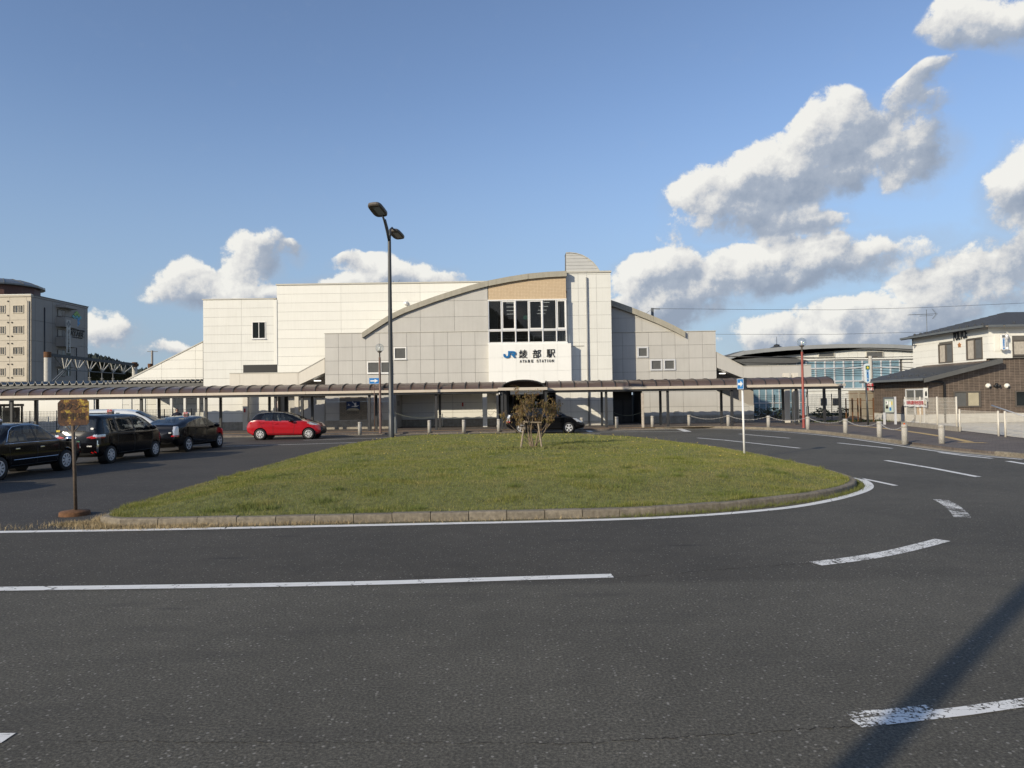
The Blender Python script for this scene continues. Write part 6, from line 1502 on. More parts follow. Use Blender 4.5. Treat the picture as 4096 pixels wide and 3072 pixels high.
for i in range(len(gxs)-1):
    for j in range(3):
        f = window(CV, gxs[i], gxs[i+1]-.004, gzs[j], gzs[j+1]-.004, YH+.04, 'alu', 'glass_blue', 0, .07, .09)
x, z = W(3500, 1418, YH); window(CV, x-1.0, x+.9, z-.35, z+.35, YH, 'coping', 'glass_grey', 0, .08, .1); x, z = W(3305, 1418, YH); window(CV, x-.9, x+.9, z-.3, z+.3, YH, 'coping', 'glass_grey', 0, .08, .1)
x, z = W(3107, 1384, YH+6); MB().lathe([(1.6, z-.55), (.35, z), (.3, z+.1), (.4, z+.12), (.03, z+.25), (.02, z+1.1)], (x, YH+6, 0), 12).build('roof_vent', 'black_pole', CV)
# glass stair hall and entry in front, left part
Yg = 66.0; GH = thing('glass_lobby', 'pale blue glass lobby of the hall seen under the canopy', 'lobby', (Wx(3100, 1600, Yg), Yg, 0))
MB().box(Wx(2985, 1600, Yg), Wx(3225, 1600, Yg), Yg+.2, Yg+4, 0, Wz(3100, 1505, Yg)).build('lobby_core', mat('dim room', (.12, .14, .14), .8, .3, .6), GH)
gxs = frange(Wx(2985, 1600, Yg), Wx(3225, 1600, Yg), .62)
for i in range(len(gxs)-1):
    for z0, z1 in ((PZ, 1.3), (1.3, 2.7), (2.7, 4.3)): window(GH, gxs[i], gxs[i+1]-.004, z0, z1-.004, Yg+.1, 'alu', 'glass_blue', 0, .045, .07)
MB().box(Wx(2984, 1600, Yg), Wx(3000, 1600, Yg), Yg-.2, Yg+.1, 0, 4.4).build('pillar', 'cream_panel', GH); MB().box(Wx(2945, 1600, Yg), Wx(2990, 1600, Yg), Yg-.2, Yg+.1, 2.1, 2.7).build('canopy_band', 'cream_panel', GH)
vsign('elevator_sign', 'エレベーター', 2959, 2969, 1571, 1603, Yg-.3, GH, 'cream_panel')
# pillars of the bicycle passage
for px in (3150, 3185): 
    y = 48.5; x = Wx(px, 1600, y); o = MB().box(x-.18, x+.18, y, y+.36, PZ-.05, 3.5).build('pillar', 'parapet', ST, bevel=.01)
x = Wx(3230, 1600, 53.2); lp = MB().lathe([(.09, 0), (.085, 1.0), (.05, 1.05), (.045, 3.4)], (x, 53.2, PZ), 10).build('lamp_pole', 'black_pole', None, True); tag(lp, 'slim black pole behind the red globe lamp', 'pole')
for (px, pw) in ((3292, 22), (3340, 16)): x, z = W(px, 1605, YH); b = MB(); [b.box(x-.28+k*.14, x-.22+k*.14, YH-.1, YH-.02, z-.45, z+.35) for k in range(5)]; b.build('window_grille', 'black', CV)
text('0', 'lettering', .9, 'text_black', CV, (Wx(3221, 1580, YH), YH-.03, Wz(3221, 1580, YH)), extrude=.02)
# low garden hedge and shrubs beyond the fence
def leafy(name, c, size, n, m, label, cat='shrub', leaf=.09, trunk=None):
    r = np.random.RandomState(int(abs(c[0])*100) % 9999); V = MB(); t = thing(name, label, cat, (c[0], c[1], 0))
    for _ in range(n):
        d = r.normal(size=3); d /= np.linalg.norm(d); rr = r.uniform(.45, 1)**.5; p = np.array(c)+d*rr*np.array(size)*(1+.25*math.sin(d[0]*5+d[2]*4)); a = r.uniform(0, 2*PI); u = np.array([math.cos(a), math.sin(a), r.uniform(-.6, .6)])*leaf; w = np.array([-u[1], u[0], leaf*r.uniform(-.8, .8)])*.6
        V.add([tuple(p-u), tuple(p+w), tuple(p+u), tuple(p-w)], [(0, 1, 2, 3)])
    V.build('foliage', m, t); 
    s = MB(); 
    for k in range(4): a = k*1.6; s.tube([(c[0], c[1], 0), (c[0]+math.cos(a)*size[0]*.4, c[1]+math.sin(a)*size[1]*.4, c[2])], [.03, .012], 5)
    s.build('stem', 'bark', t); return t
hm = mat('hedge leaf', (.06, .085, .03), .8, .4, 6)
for i, (px, py, w, h) in enumerate(((3045, 1672, .9, .5), (3095, 1665, .8, .6), (3160, 1668, 1.0, .55), (3290, 1670, .7, .4), (3380, 1672, .8, .4))):
    x, z = W(px, py, 56.5); leafy('shrub', (x, 56.5, .55), (w, .6, h), 420, hm, ['dark green shrub left of the fence behind the canopy', 'rounded green shrub behind the black canopy post', 'clipped green hedge bush before the glass lobby', 'low shrub right of the red lamp behind the fence', 'low shrub near the end of the canopy behind the fence'][i])
vg = r_.normal(Wx(3410, 1685, 48.5), 1.6, 1600); vy = r_.normal(48.7, .6, 1600)
o = blades('verge_grass', vg, vy, np.full(1600, PZ), r_.uniform(.05, .22, 1600), np.full(1600, .04), mat('verge', (.07, .08, .03), .9, .4, 5), 1.2); tag(o, 'rough dark grass verge behind the end of the canopy', 'grass')
# beige corrugated site fence and rusty gate
xs0, xs1 = Wx(3395, 1600, 52), Wx(3545, 1600, 52); CFN = thing('corrugated_fence', 'beige corrugated metal screen left of the police box', 'fence', ((xs0+xs1)/2, 52, 0))
n = 4
for i in range(n):
    a = xs0+(xs1-xs0)*i/n; b = xs0+(xs1-xs0)*(i+1)/n-.03; pts = []; kk = 8
    for k in range(kk): x = a+(b-a)*k/kk; w = (b-a)/kk; pts += [(x, 52), (x+w*.35, 52), (x+w*.5, 51.95), (x+w*.85, 51.95)]
    pts.append((b, 52)); MB().prism_z(pts+[(x, y+.03) for x, y in pts][::-1], .4, Wz(3450, 1562, 52)).build('sheet', mat('beige sheet', (.34, .30, .235), .6, .06, 2, rand=.05, streak=.2), CFN)
boxpart('plinth', 'concrete', CFN, xs0, xs1, 51.9, 52.1, -.05, .38)
rg = thing('rusty_gate', 'rust brown open mesh gate beside the beige screen', 'gate', (Wx(3440, 1600, 47.6), 47.6, 0)); yy = 47.6
for px in (3383, 3409, 3431, 3442, 3467, 3493): x = Wx(px, 1600, yy); MB().box(x-.035, x+.035, yy-.03, yy+.03, PZ, Wz(3440, 1592, yy)).build('upright', 'rust', rg)
for pa, pb__ in ((3383, 3431), (3442, 3493)):
    for zz in (.45, 1.0, 1.55, 2.02): MB().bar((Wx(pa, 1600, yy), yy, zz), (Wx(pb__, 1600, yy), yy, zz), .03).build('rail', 'rust', rg)
# ================================================================= POLICE BOX
KX, KY = 29.6, 44.0           # corner of the upper storey
KB = thing('police_box', 'two storey police box with brown tiled base and cream upper floor', 'police station', (32, 46, 0))
def brick_mat():
    m = bpy.data.materials.new('brown wall tile'); m.use_nodes = True; t = NT(m.node_tree); b = m.node_tree.nodes['Principled BSDF']
    g = t.node('ShaderNodeNewGeometry'); sp = t.node('ShaderNodeSeparateXYZ'); t.link(g.outputs['Position'], sp.inputs[0]); cb = t.node('ShaderNodeCombineXYZ'); t.link(t.m('ADD', sp.outputs[0], sp.outputs[1]), cb.inputs[0]); t.link(sp.outputs[2], cb.inputs[1])
    br = t.node('ShaderNodeTexBrick'); br.offset = 0; br.inputs['Scale'].default_value = 1; br.inputs['Brick Width'].default_value = .32; br.inputs['Row Height'].default_value = .10; br.inputs['Mortar Size'].default_value = .013; br.inputs['Mortar'].default_value = (.24, .19, .145, 1); br.inputs['Color1'].default_value = (.085, .062, .048, 1); br.inputs['Color2'].default_value = (.12, .088, .068, 1); t.link(cb.outputs[0], br.inputs['Vector'])
    b2 = t.node('ShaderNodeTexBrick'); b2.offset = 0; b2.inputs['Scale'].default_value = 1; b2.inputs['Brick Width'].default_value = 50; b2.inputs['Row Height'].default_value = .05; b2.inputs['Mortar Size'].default_value = .006; b2.inputs['Mortar'].default_value = (.55, .55, .55, 1); b2.inputs['Color1'].default_value = (1, 1, 1, 1); b2.inputs['Color2'].default_value = (1, 1, 1, 1); t.link(cb.outputs[0], b2.inputs['Vector'])
    c = t.mix(1.0, br.outputs[0], b2.outputs[0], 'MULTIPLY'); t.link(t.mix(1.0, c, t.ramp(t.noise(g.outputs['Position'], 3, 4, .6), [(.3, .8), (.7, 1.2)]), 'MULTIPLY'), b.inputs['Base Color']); b.inputs['Roughness'].default_value = .7
    bn = t.node('ShaderNodeBump'); bn.invert = True; bn.inputs['Strength'].default_value = .8; bn.inputs['Distance'].default_value = .01; t.link(br.outputs['Fac'], bn.inputs['Height']); t.link(bn.outputs[0], b.inputs['Normal']); return m
BRK = brick_mat()
LXX, LY0, LY1 = 25.95, 44.2, 51.0
def zk_(py, px=3850): return Wz(px, py, KY)
zu0 = zk_(1433, 3980); eave = Wz(3970, 1306, KY)
MB().prism_y([(LXX, PZ+.55), (48, PZ+.55), (48, zu0), (30.0, zu0), (LXX, 2.85)], LY0, LY1).build('brick_wall', BRK, KB)
MB().box(LXX-.05, 48, LY0-.08, LY0+.05, -.7, PZ+.55).build('plinth', 'concrete_lt', KB); MB().box(LXX-.05, LXX+.05, LY0+.06, LY1, -.2, PZ+.5).build('plinth', 'concrete_lt', KB)
# upper floor in cream boarding, courses one by one
MB().box(KX+.04, 48, KY+.04, 52.3, zu0, eave).build('wall_core', 'joint', KB)
crs = [zu0]+[zu0+.46*k for k in range(1, 20) if zu0+.46*k < eave-.1]+[eave]
def wz_of(y, px, py): return WX(px, py, KX)[1]
uw = []
for (a, b, t0, b0) in ((3754, 3811, 1379, 1452), (3865, 3930, 1359, 1439)):
    yb, zt_ = WX(a, t0, KX); ya, _ = WX(b, t0, KX); zb_ = WX((a+b)/2, b0-0, KX)[1]; zt2 = WX((a+b)/2, t0-5, KX)[1]; uw.append((ya, yb, zb_, zt2))
for j in range(len(crs)-1):
    z0, z1 = crs[j]+.004, crs[j+1]-.004
    segs = [(KY, 52.3)]
    for (ya, yb, za_, zb_) in uw:
        if za_ < z1 and zb_ > z0: segs = [q for (p, r) in segs for q in ([(p, ya), (yb, r)] if p < ya and r > yb else [(p, r)])]
    for (p, r) in segs: boxpart('siding_board', 'cream_panel', KB, KX, KX+.04, p, r, z0, z1)
    xs_b = [(KX+.041, 48)]; wr = (Wx(4049, 1390, KY), 36.0, Wz(4060, 1424, KY), Wz(4060, 1360, KY))
    if wr[2] < z1 and wr[3] > z0: xs_b = [(KX+.041, wr[0]), (wr[1], 48)]
    for (p, r) in xs_b: boxpart('siding_board', 'cream_panel', KB, p, r, KY, KY+.04, z0, z1)
lowcourse = [zu0-1.2, zu0-.7, zu0]
for z0, z1 in zip(lowcourse[:-1], lowcourse[1:]): boxpart('siding_board', 'cream_panel', KB, KX, KX+.04, LY0+.1, 52.3, z0+.004, z1-.004)
for (ya, yb, z0, z1) in uw:
    f = MB().box(KX-.04, KX+.06, ya, yb, z0, z0+.07).box(KX-.04, KX+.06, ya, yb, z1-.07, z1).box(KX-.04, KX+.06, ya, ya+.07, z0+.07, z1-.07).box(KX-.04, KX+.06, yb-.07, yb, z0+.07, z1-.07).box(KX-.03, KX+.06, (ya+yb)/2-.04, (ya+yb)/2+.04, z0+.07, z1-.07).build('window', 'lamp_metal', KB)
    MB().box(KX+.02, KX+.03, ya+.06, yb-.06, z0+.06, z1-.06).build('pane', 'glass_grey', f); MB().box(KX+.012, KX+.019, (ya+yb)/2+.05, yb-.12, z0+.08, z1-.1).build('curtain', 'curtain', f)
a, b, z0, z1 = wr; f = window(KB, a, b, z0, z1, KY+.03, 'lamp_metal', 'glass_grey', 3, .07, .08); MB().box(a+.1, a+.8, KY+.002, KY+.006, z0+.1, z1-.1).build('curtain', 'curtain', f)
# hip roof in shingle courses with gutter and snow stops
EO = .55; ze = eave+.02; rx0, rx1, ry0, ry1 = KX-EO, 49, KY-EO, 52.9; ridge_z = ze+1.35
roof = MB(); A, B_, C_, D_ = (rx0, ry0), (rx1, ry0), (rx1, ry1), (rx0, ry1); R1 = (KX+4.2, 48.4)
NR = 13
def lerp2(p, q, t): return (p[0]+(q[0]-p[0])*t, p[1]+(q[1]-p[1])*t)
for k in range(NR):
    t0, t1 = k/NR, (k+1)/NR; z0, z1 = ze+(ridge_z-ze)*t0+.035, ze+(ridge_z-ze)*t1+.01
    P0, P1 = lerp2(A, R1, t0), lerp2(A, R1, t1); Q0, Q1 = lerp2(D_, (R1[0], R1[1]), t0), lerp2(D_, (R1[0], R1[1]), t1); S0, S1 = (rx1, P0[1]), (rx1, P1[1]); U0, U1 = (rx1, Q0[1]), (rx1, Q1[1])
    r1_ = MB().add([(*P0, z0), (*P1, z1), (*Q1, z1), (*Q0, z0), (*P0, z0-.04), (*Q0, z0-.04)], [(0, 3, 2, 1), (0, 4, 5, 3)]); r1_.build('shingle_course', 'roof_tile', KB)
    r2_ = MB().add([(*P0, z0), (*S0, z0), (*S1, z1), (*P1, z1), (*P0, z0-.04), (*S0, z0-.04)], [(0, 1, 2, 3), (0, 4, 5, 1)]); r2_.build('shingle_course', 'roof_tile', KB)
    MB().add([(*Q0, z0), (*Q1, z1), (*U1, z1), (*U0, z0)], [(0, 3, 2, 1)]).build('shingle_course', 'roof_tile', KB)
MB().box(rx0+.02, rx1, ry0+.02, ry1-.02, ze-.06, ze+.02).build('soffit', 'hotel_side', KB)
boxpart('gutter', 'gutter', KB, rx0-.1, rx0, ry0+.15, ry1-.05, ze-.1, ze+.03); boxpart('gutter', 'gutter', KB, rx0+.2, rx0+1.05, ry0-.1, ry0, ze-.1, ze+.03); boxpart('gutter', 'gutter', KB, rx0+1.2, rx1, ry0-.1, ry0, ze-.1, ze+.03)
boxpart('fascia_board', 'black_pole', KB, rx0, rx0+.03, ry0, ry1, ze-.14, ze-.005)
for k in range(11): y = ry0+.9+k*.75; zz = ze+.12; MB().lathe([(.09, 0), (.08, .09), (.03, .12), (0, .12)], (rx0+.45, y, zz+.03), 8).build('snow_stop', 'black_pole', KB)
for k in range(5): x = rx0+2.1+k*.95; MB().lathe([(.09, 0), (.08, .09), (0, .12)], (x, ry0+.45, ze+.15), 8).build('snow_stop', 'black_pole', KB)
# mono-pitch roof over the ground floor
e0x, e1x, zlo, zhi = 25.3, 30.15, Wz(3692, 1515, 43.6), zk_(1436, 4012)+.0
NR = 12
for k in range(NR):
    xa_, xb_ = e0x+(e1x-e0x)*k/NR, e0x+(e1x-e0x)*(k+1)/NR; za_, zb_ = zlo+(zhi-zlo)*k/NR, zlo+(zhi-zlo)*(k+1)/NR
    MB().add([(xa_, 43.62, za_+.045), (xb_, 43.62, zb_+.01), (xb_, 51.5, zb_+.01), (xa_, 51.5, za_+.045), (xa_, 43.62, za_-.02), (xa_, 51.5, za_-.02)], [(0, 1, 2, 3), (4, 0, 3, 5)]).build('shingle_course', 'roof_tile', KB)
MB().prism_y([(e0x, zlo-.24), (e1x, zhi-.26), (e1x, zhi+.03), (e0x, zlo+.03)], 43.55, 43.62).build('barge_board', 'dark_fascia', KB)
MB().prism_y([(e0x+.05, zlo-.10), (e1x, zhi-.10), (e1x, zhi-.02), (e0x+.05, zlo-.02)], 43.63, 51.4).build('soffit', 'dark_fascia', KB)
boxpart('gutter', 'gutter', KB, e0x-.12, e0x, 43.7, 51.5, zlo-.1, zlo+.04)
for k in range(7): y = 44.2+k*.85; MB().lathe([(.1, 0), (.09, .1), (0, .13)], (e0x+.9, y, zlo+.22), 8).build('snow_stop', 'black_pole', KB)
# lettering, emblem, lamp sign, vents
for i, c in enumerate('POLICE'):
    px = 3817.5+i*9.3; y_, z_ = WX(px, 1348-i*2.4, KX-.06); text(c, 'letter', .78, 'text_black', KB, (KX-.07, y_, z_), (PI/2, 0, -PI/2), .02, bold=.012, sx=.52)
y_, z_ = WX(3837, 1380.5, KX-.04); MB().prism_x([(y_+.17*math.cos(PI/2+k*PI/5)*(1 if k % 2 == 0 else .6), z_+.17*math.sin(PI/2+k*PI/5)*(1 if k % 2 == 0 else .6)) for k in range(10)], KX-.06, KX-.005).build('emblem', mat('bronze', (.35, .15, .05), .4, .2, 20), KB)
xs_, z1 = W(3979, 1338, KY); x2_, z0 = W(3999, 1404, KY); MB().box(xs_-.05, xs_+.28, KY-.03, KY-.003, z0, z1).build('mount_plate', 'cream_panel', KB)
LP = MB(); yy0 = KY-.5; xx_ = xs_+.25
n = 12; pr_ = [(yy0+.12*math.cos(a), z1-.14+.12*math.sin(a)) for a in np.linspace(0, PI, n)]+[(yy0+.12*math.cos(a), z0+.14+.12*math.sin(a)) for a in np.linspace(PI, 2*PI, n)]
R3 = Matrix.Translation((xx_, KY-.2, 0)) @ Matrix.Rotation(math.radians(0), 4, 'Z'); LPp = [(x-yy0+xx_, z) for x, z in pr_]
lpo = MB().prism_y(LPp, KY-.42, KY-.26).build('lamp_sign', 'white_paint', KB); lpo['label'] = 'small capsule lamp sign with blue lettering'
s_ = '綾部駅前交番'
for i, c in enumerate(s_): text(c, 'lettering', .13, 'blue', lpo, (xx_, KY-.425, z1-.34-i*.115), (PI/2, 0, 0), .003, bold=.003)
for o_ in lpo.children: o_.location = Vector(o_.location)
MB().box(xx_-.09, xx_+.09, KY-.425, KY-.421, z1-.24, z1-.08).build('badge', 'gutter', KB)
MB().tube([(xx_+.28, KY-.3, z0+.05), (xx_+.28, KY-.3, z1-.05)], .02, 6).lathe([(0, 0), (.1, .05), (.11, .25), (.07, .35), (0, .36)], (xx_+.28, KY-.3, z1-.35), 10).lathe([(0, 0), (.1, .05), (.11, .2), (0, .25)], (xx_+.28, KY-.3, z0), 10).build('floodlight', 'alu', KB, True)
vx, vz = W(4020, 1349, KY); MB().lathe([(.17, 0), (.17, -.14), (.1, -.24), (0, -.26)], (vx, KY, vz), 12, 'y').build('vent_hood', 'gutter', KB, True)
for px in (3951, 4026): vx, vz = W(px, 1543, LY0); h_ = MB().lathe([(.15, 0), (.15, -.08), (.10, -.16), (0, -.18)], (vx, LY0, vz), 14, 'y').build('vent_hood', 'cream_panel', KB, True); MB().lathe([(0, -.185), (.08, -.15)], (vx+.02, LY0, vz-.055), 10, 'y').build('opening', 'black', h_)
vx, vz = W(3984, 1544, LY0); MB().lathe([(0, -.2), (.08, -.2), (.07, 0)], (vx-.11, LY0, vz), 10, 'y').lathe([(0, -.2), (.08, -.2), (.07, 0)], (vx+.11, LY0, vz), 10, 'y').box(vx-.05, vx+.05, LY0-.1, LY0, vz-.05, vz+.18).build('spotlight', 'black', KB, True)
for (a, b, t0, b0, gmat) in ((3812, 3923, 1565, 1628, 'glass_grey'), (4058, 4180, 1563, 1626, 'glass')):
    x0_, z1 = W(a, t0, LY0); x1_, z0 = W(b, b0, LY0); f = window(KB, x0_, x1_, z0, z1, LY0+.01, 'lamp_metal', gmat, 1, .08, .07)
    if gmat == 'glass_grey':
        for k in range(12): zz = z0+.1+(z1-z0-.2)*k/12; MB().box((x0_+x1_)/2+.08, x1_-.12, LY0-.014, LY0-.01, zz, zz+.05).build('blind_slat', mat('blind', (.50, .44, .30), .8, .1), f)
# door on the left wall, canopy drainpipe, notice, noticeboard
ya_, zd1 = WX(3698, 1554, LXX); yb_, _ = WX(3624, 1565, LXX)
df = MB().box(LXX-.06, LXX+.02, ya_, yb_, PZ, PZ+.06).box(LXX-.06, LXX+.02, ya_, yb_, zd1-.09, zd1).box(LXX-.06, LXX+.02, ya_, ya_+.09, PZ+.06, zd1-.09).box(LXX-.06, LXX+.02, yb_-.09, yb_, PZ+.06, zd1-.09).box(LXX-.05, LXX+.02, (ya_+yb_)/2-.05, (ya_+yb_)/2+.05, PZ+.06, zd1-.09).build('door', 'alu', KB)
MB().box(LXX-.02, LXX-.01, ya_+.08, yb_-.08, PZ+.06, zd1-.09).build('pane', 'glass_grey', df); MB().box(LXX-.03, LXX-.021, ya_+.1, (ya_+yb_)/2-.2, PZ+.1, 1.5).build('wooden_leaf', mat('oak', (.42, .25, .10), .6, .15, 4), df)
x_, z_ = W(3713, 1577, LY0-.3); p_ = MB().box(x_-.13, x_+.13, LY0-.05, LY0-.01, z_-.45, z_+.4).build('number_plate', 'cream_panel', KB); MB().prism_y([(x_-.05, z_-.12), (x_+.05, z_-.12), (x_+.07, z_+.05), (x_+.03, z_+.22), (x_-.04, z_+.15), (x_-.06, z_+.02)], LY0-.06, LY0-.051).build('figure', 'text_black', p_); MB().box(x_-.09, x_+.09, LY0-.06, LY0-.051, z_-.42, z_-.24).build('caption', 'text_black', p_)
xa_, za_ = W(3735, 1527, LY0-.4); xb_, _ = W(3776, 1530, LY0-.1)
MB().tube([(e0x-.06, 43.9, zlo-.12), (xa_, LY0-.35, za_), (xb_-.1, LY0-.1, za_-.02), (xb_, LY0-.1, za_-.1), (xb_, LY0-.1, PZ)], .06, 8).build('drain_pipe', 'black', KB, True)
MB().tube([(e0x-.06, 50.6, zlo-.1), (e0x-.06, 50.6, zlo-.35), (LXX-.05, 50.6, zlo-.4)], .05, 6).build('drain_pipe', 'black', KB, True); x_, z_ = W(3731, 1358, KY+7); MB().tube([(KX-.3, 51.8, ze-.1), (KX-.3, 51.8, ze-.6), (KX-.02, 51.8, ze-.6)], .04, 6).build('drain_pipe', 'black', KB, True)
for k in range(2):
    for i in range(7): y = 47.6+i*.26; z = 2.45-k*.28; MB().box(LXX-.02, LXX-.002, y, y+.17, z, z+.19).build('wall_letter', 'lamp_metal', KB)
# white ramp wall and rail, parked things at the right
MB().box(26.2, 48, LY0-.12, LY0-.081, -.6, PZ+.5).build('ramp_wall', 'concrete_lt', KB)
ap = MB(); apo = [(24.1, 43.2), (48, 43.2), (48, 24), (20.6, 30.5)]; ap.add([(x, y, PZ+.008) for x, y in [(23.7, 43.4), (22.6, 38.0), (21.9, 34.0), (21.0, 30.2), (20.1, 27.2), (48, 27.2), (48, 43.6)]], [(0, 1, 2, 3, 4, 5, 6)]); struct('concrete_apron', ap, 'concrete_lt')
NB = thing('notice_board', 'glass fronted police noticeboard with posters on two steel legs', 'notice board', (Wx(3558, 1690, 43.2), 43.2, PZ)); yb = 43.2
x0_, z1 = W(3534.5, 1589, yb); x1_, z0 = W(3582, 1652, yb)
for px, pt in ((3537, 1650), (3581, 1587)): x = Wx(px, 1650, yb); MB().box(x-.06, x+.06, yb-.04, yb+.04, PZ-.05, Wz(3560, pt, yb)).build('leg', 'alu', NB)
cs = MB().box(x0_, x1_-.08, yb-.03, yb+.08, z0, z1).build('case', 'gutter', NB); MB().box(x0_+.04, x1_-.12, yb-.036, yb-.031, z0+.05, z1-.12).build('board', mat('pale green board', (.45, .50, .42), .7, .05), cs)
for (u, v, w, h, m_) in ((.1, .62, .28, .26, 'white_paint'), (.1, .28, .28, .26, 'lamp_metal'), (.1, .3, .26, .1, 'red_ink'), (.5, .42, .18, .4, 'cream_panel'), (.52, .12, .2, .25, 'blue'), (.74, .55, .12, .28, 'yellow'), (.12, .66, .1, .16, 'lamp_metal')):
    W_, H_ = x1_-.12-x0_-.04, z1-z0-.17; MB().box(x0_+.04+u*W_, x0_+.04+(u+w)*W_, yb-.04, yb-.037, z0+.05+v*H_, z0+.05+(v+h)*H_).build('poster', m_, cs)
# pale mesh fence along the police box ramp, with banner
g1 = 'ivory mesh fence panels along the ramp'
fp = [G(3633, 1702, .14), G(3705, 1705, .14), G(3783, 1709, .14), G(3862, 1714, .14)]
mesh_fence('ramp_fence', (23.0, 41.6), (21.5, 34.4), PZ+.1, PZ+1.62, 'rail_white', 'taller ivory mesh fence carrying the white banner', 2.4, .10, .17, .0045, g1, .04)
mesh_fence('ramp_fence', (21.45, 34.1), (20.5, 30.0), PZ-.02, PZ+1.02, 'rail_white', 'low ivory mesh fence right of the taller banner fence', 4.2, .10, .15, .0045, g1, .04)
mesh_fence('ramp_fence', (20.3, 29.3), (19.2, 24.5), PZ-.02, PZ+1.02, 'rail_white', 'low ivory mesh fence at the right edge', 4.0, .10, .15, .0045, g1, .04)
kw = MB().prism_z([(22.85, 41.8), (23.05, 41.85), (21.6, 34.2), (21.35, 34.1)], -.1, PZ+.22).build('low_wall', 'concrete', None); tag(kw, 'low concrete wall under the taller ivory mesh fence', 'wall')
BNR = thing('cloth_banner', 'white banner with red lettering tied to the ivory mesh fence', 'banner', (22.6, 40, 1.2))
d0, d1 = Vector((22.93, 41.5, 0)), Vector((22.15, 37.8, 0)); nrm = Vector((-(d1-d0).y, (d1-d0).x, 0)).normalized(); nrm = nrm if nrm.x < 0 else -nrm
zb0, zb1 = Wz(3690, 1626, 39.6), Wz(3690, 1597, 39.6); off = nrm*.06; n = 14; mb = MB(); vs = []
for i in range(n+1):
    p = d0.lerp(d1, i/n)+off+nrm*.02*math.sin(i*1.9); vs += [(p.x, p.y, zb0+.02*math.sin(i*1.3)), (p.x, p.y, zb1-.03*math.sin(PI*i/n)+.02*math.sin(i*2.1))]
mb.add(vs, [(2*i, 2*i+2, 2*i+3, 2*i+1) for i in range(n)]); mb.build('cloth', 'white_paint', BNR)
yaw = math.atan2((d1-d0).y, (d1-d0).x); c = (d0+d1)/2+nrm*.09
text('自転車盗難多発!防犯対策', 'lettering', .24, 'red_ink', BNR, (c.x, c.y, (zb0+zb1)/2), (PI/2, 0, yaw), .003, bold=.0, sx=1.0); e_ = d0.lerp(d1, .06)+nrm*.09; MB().lathe([(0, -.01), (.09, 0), (.0, .01)], (e_.x, e_.y, zb0+.2), 8).build('picture', 'lamp_metal', BNR); e_ = d0.lerp(d1, .94)+nrm*.09; MB().lathe([(0, -.15), (.09, -.05), (.05, .1), (0, .15)], (e_.x, e_.y, zb0+.22), 8).build('picture', 'concrete', BNR)
hr = MB().tube([(22.6, 33.5, 1.35), (21.4, 30, 1.0), (21.1, 28.8, .88)], .03, 8).tube([(22.0, 31.7, PZ), (22.0, 31.7, 1.1)], .03, 8).tube([(21.35, 29.6, PZ), (21.35, 29.6, .92)], .03, 8).build('handrail', 'alu', None, True); tag(hr, 'sloping steel handrail behind the low ivory fence', 'handrail')
# police sign on its tall black pole, concrete pole, antenna, wires
yk = 42.5; KS = thing('police_box_sign', 'capsule shaped police box sign with a gold star on a tall black pole', 'sign', (Wx(3473, 1690, yk), yk, PZ)); xk = Wx(3473, 1690, yk)
MB().tube([(xk, yk, PZ), (xk-.08, yk, Wz(3470, 1530, yk))], .055, 10).build('pole', 'black_pole', KS, True)
xa_, z1 = W(3456, 1455, yk); xb_, z0 = W(3479, 1531, yk); r = (xb_-xa_)/2; cx_ = (xa_+xb_)/2
cap = [(cx_+r*math.cos(a), z1-r+r*math.sin(a)) for a in np.linspace(0, PI, 12)]+[(cx_+r*math.cos(a), z0+r+r*math.sin(a)) for a in np.linspace(PI, 2*PI, 12)]
kp = MB().prism_y(cap, yk-.1, yk+.1).build('lamp_body', mat('pale sign', (.60, .68, .70), .35, .03), KS); ed = [(cx_+(x-cx_)*1.08, (z1+z0)/2+(z-(z1+z0)/2)*1.03) for x, z in cap]; MB().prism_y(ed, yk-.07, yk+.07).build('rim', 'alu', KS)
MB().box(cx_-.12, cx_+.12, yk-.11, yk-.101, z1-.36, z1-.12).build('badge', mat('badge green', (.03, .12, .06), .5, 0), kp); st5 = [(cx_+.1*math.cos(PI/2+k*PI/5)*(1 if k % 2 == 0 else .45), z1-.24+.1*math.sin(PI/2+k*PI/5)*(1 if k % 2 == 0 else .45)) for k in range(10)]; MB().prism_y(st5, yk-.12, yk-.111).build('star', 'yellow', kp)
for i, c in enumerate('綾部駅前交番'): text(c, 'lettering', .15, 'blue', kp, (cx_, yk-.103, z1-.45-i*.112), (PI/2, 0, 0), .003, bold=.004)
yp_ = 60.0; xp_ = Wx(3484, 1560, yp_); UP = thing('utility_pole', 'round concrete utility pole rising behind the police sign', 'pole', (xp_, yp_, 0)); MB().lathe([(.19, 0), (.16, Wz(3481, 1424, yp_))], (xp_, yp_, 0), 12).build('pole', 'concrete_lt', UP, True)
xz, zz = W(3487, 1552, yp_); pl_ = MB().box(xz-.5, xz+.5, yp_-.26, yp_-.22, zz-.32, zz+.3).build('advert_plate', 'white_paint', UP); text('自転車\n預り所', 'lettering', .38, 'red_ink', UP, (xz, yp_-.27, zz), (PI/2, 0, 0), .005, bold=.01)
MB().bar((xp_-.4, yp_, Wz(3481, 1428, yp_)), (xp_+.6, yp_, Wz(3481, 1428, yp_)), .08).build('cross_arm', 'lamp_metal', UP)
def wire(label, pts, Y, r=.012, sag=.0):
    P = [wp(x, y, Y) for x, y in pts]; w = MB().tube(P, r, 4).build('wire', 'black', None, True); tag(w, label, 'wire', 'overhead wires at the right')
wire('upper thin wire crossing the sky above the police box', [(2605, 1234), (3000, 1238), (3346, 1239.5), (3700, 1230), (4300, 1203)], 62, .013)
wire('lower thin wire crossing the clouds behind the red lamp', [(2862, 1337), (3150, 1337.5), (3346, 1337), (3700, 1328), (3760, 1325)], 62, .012)
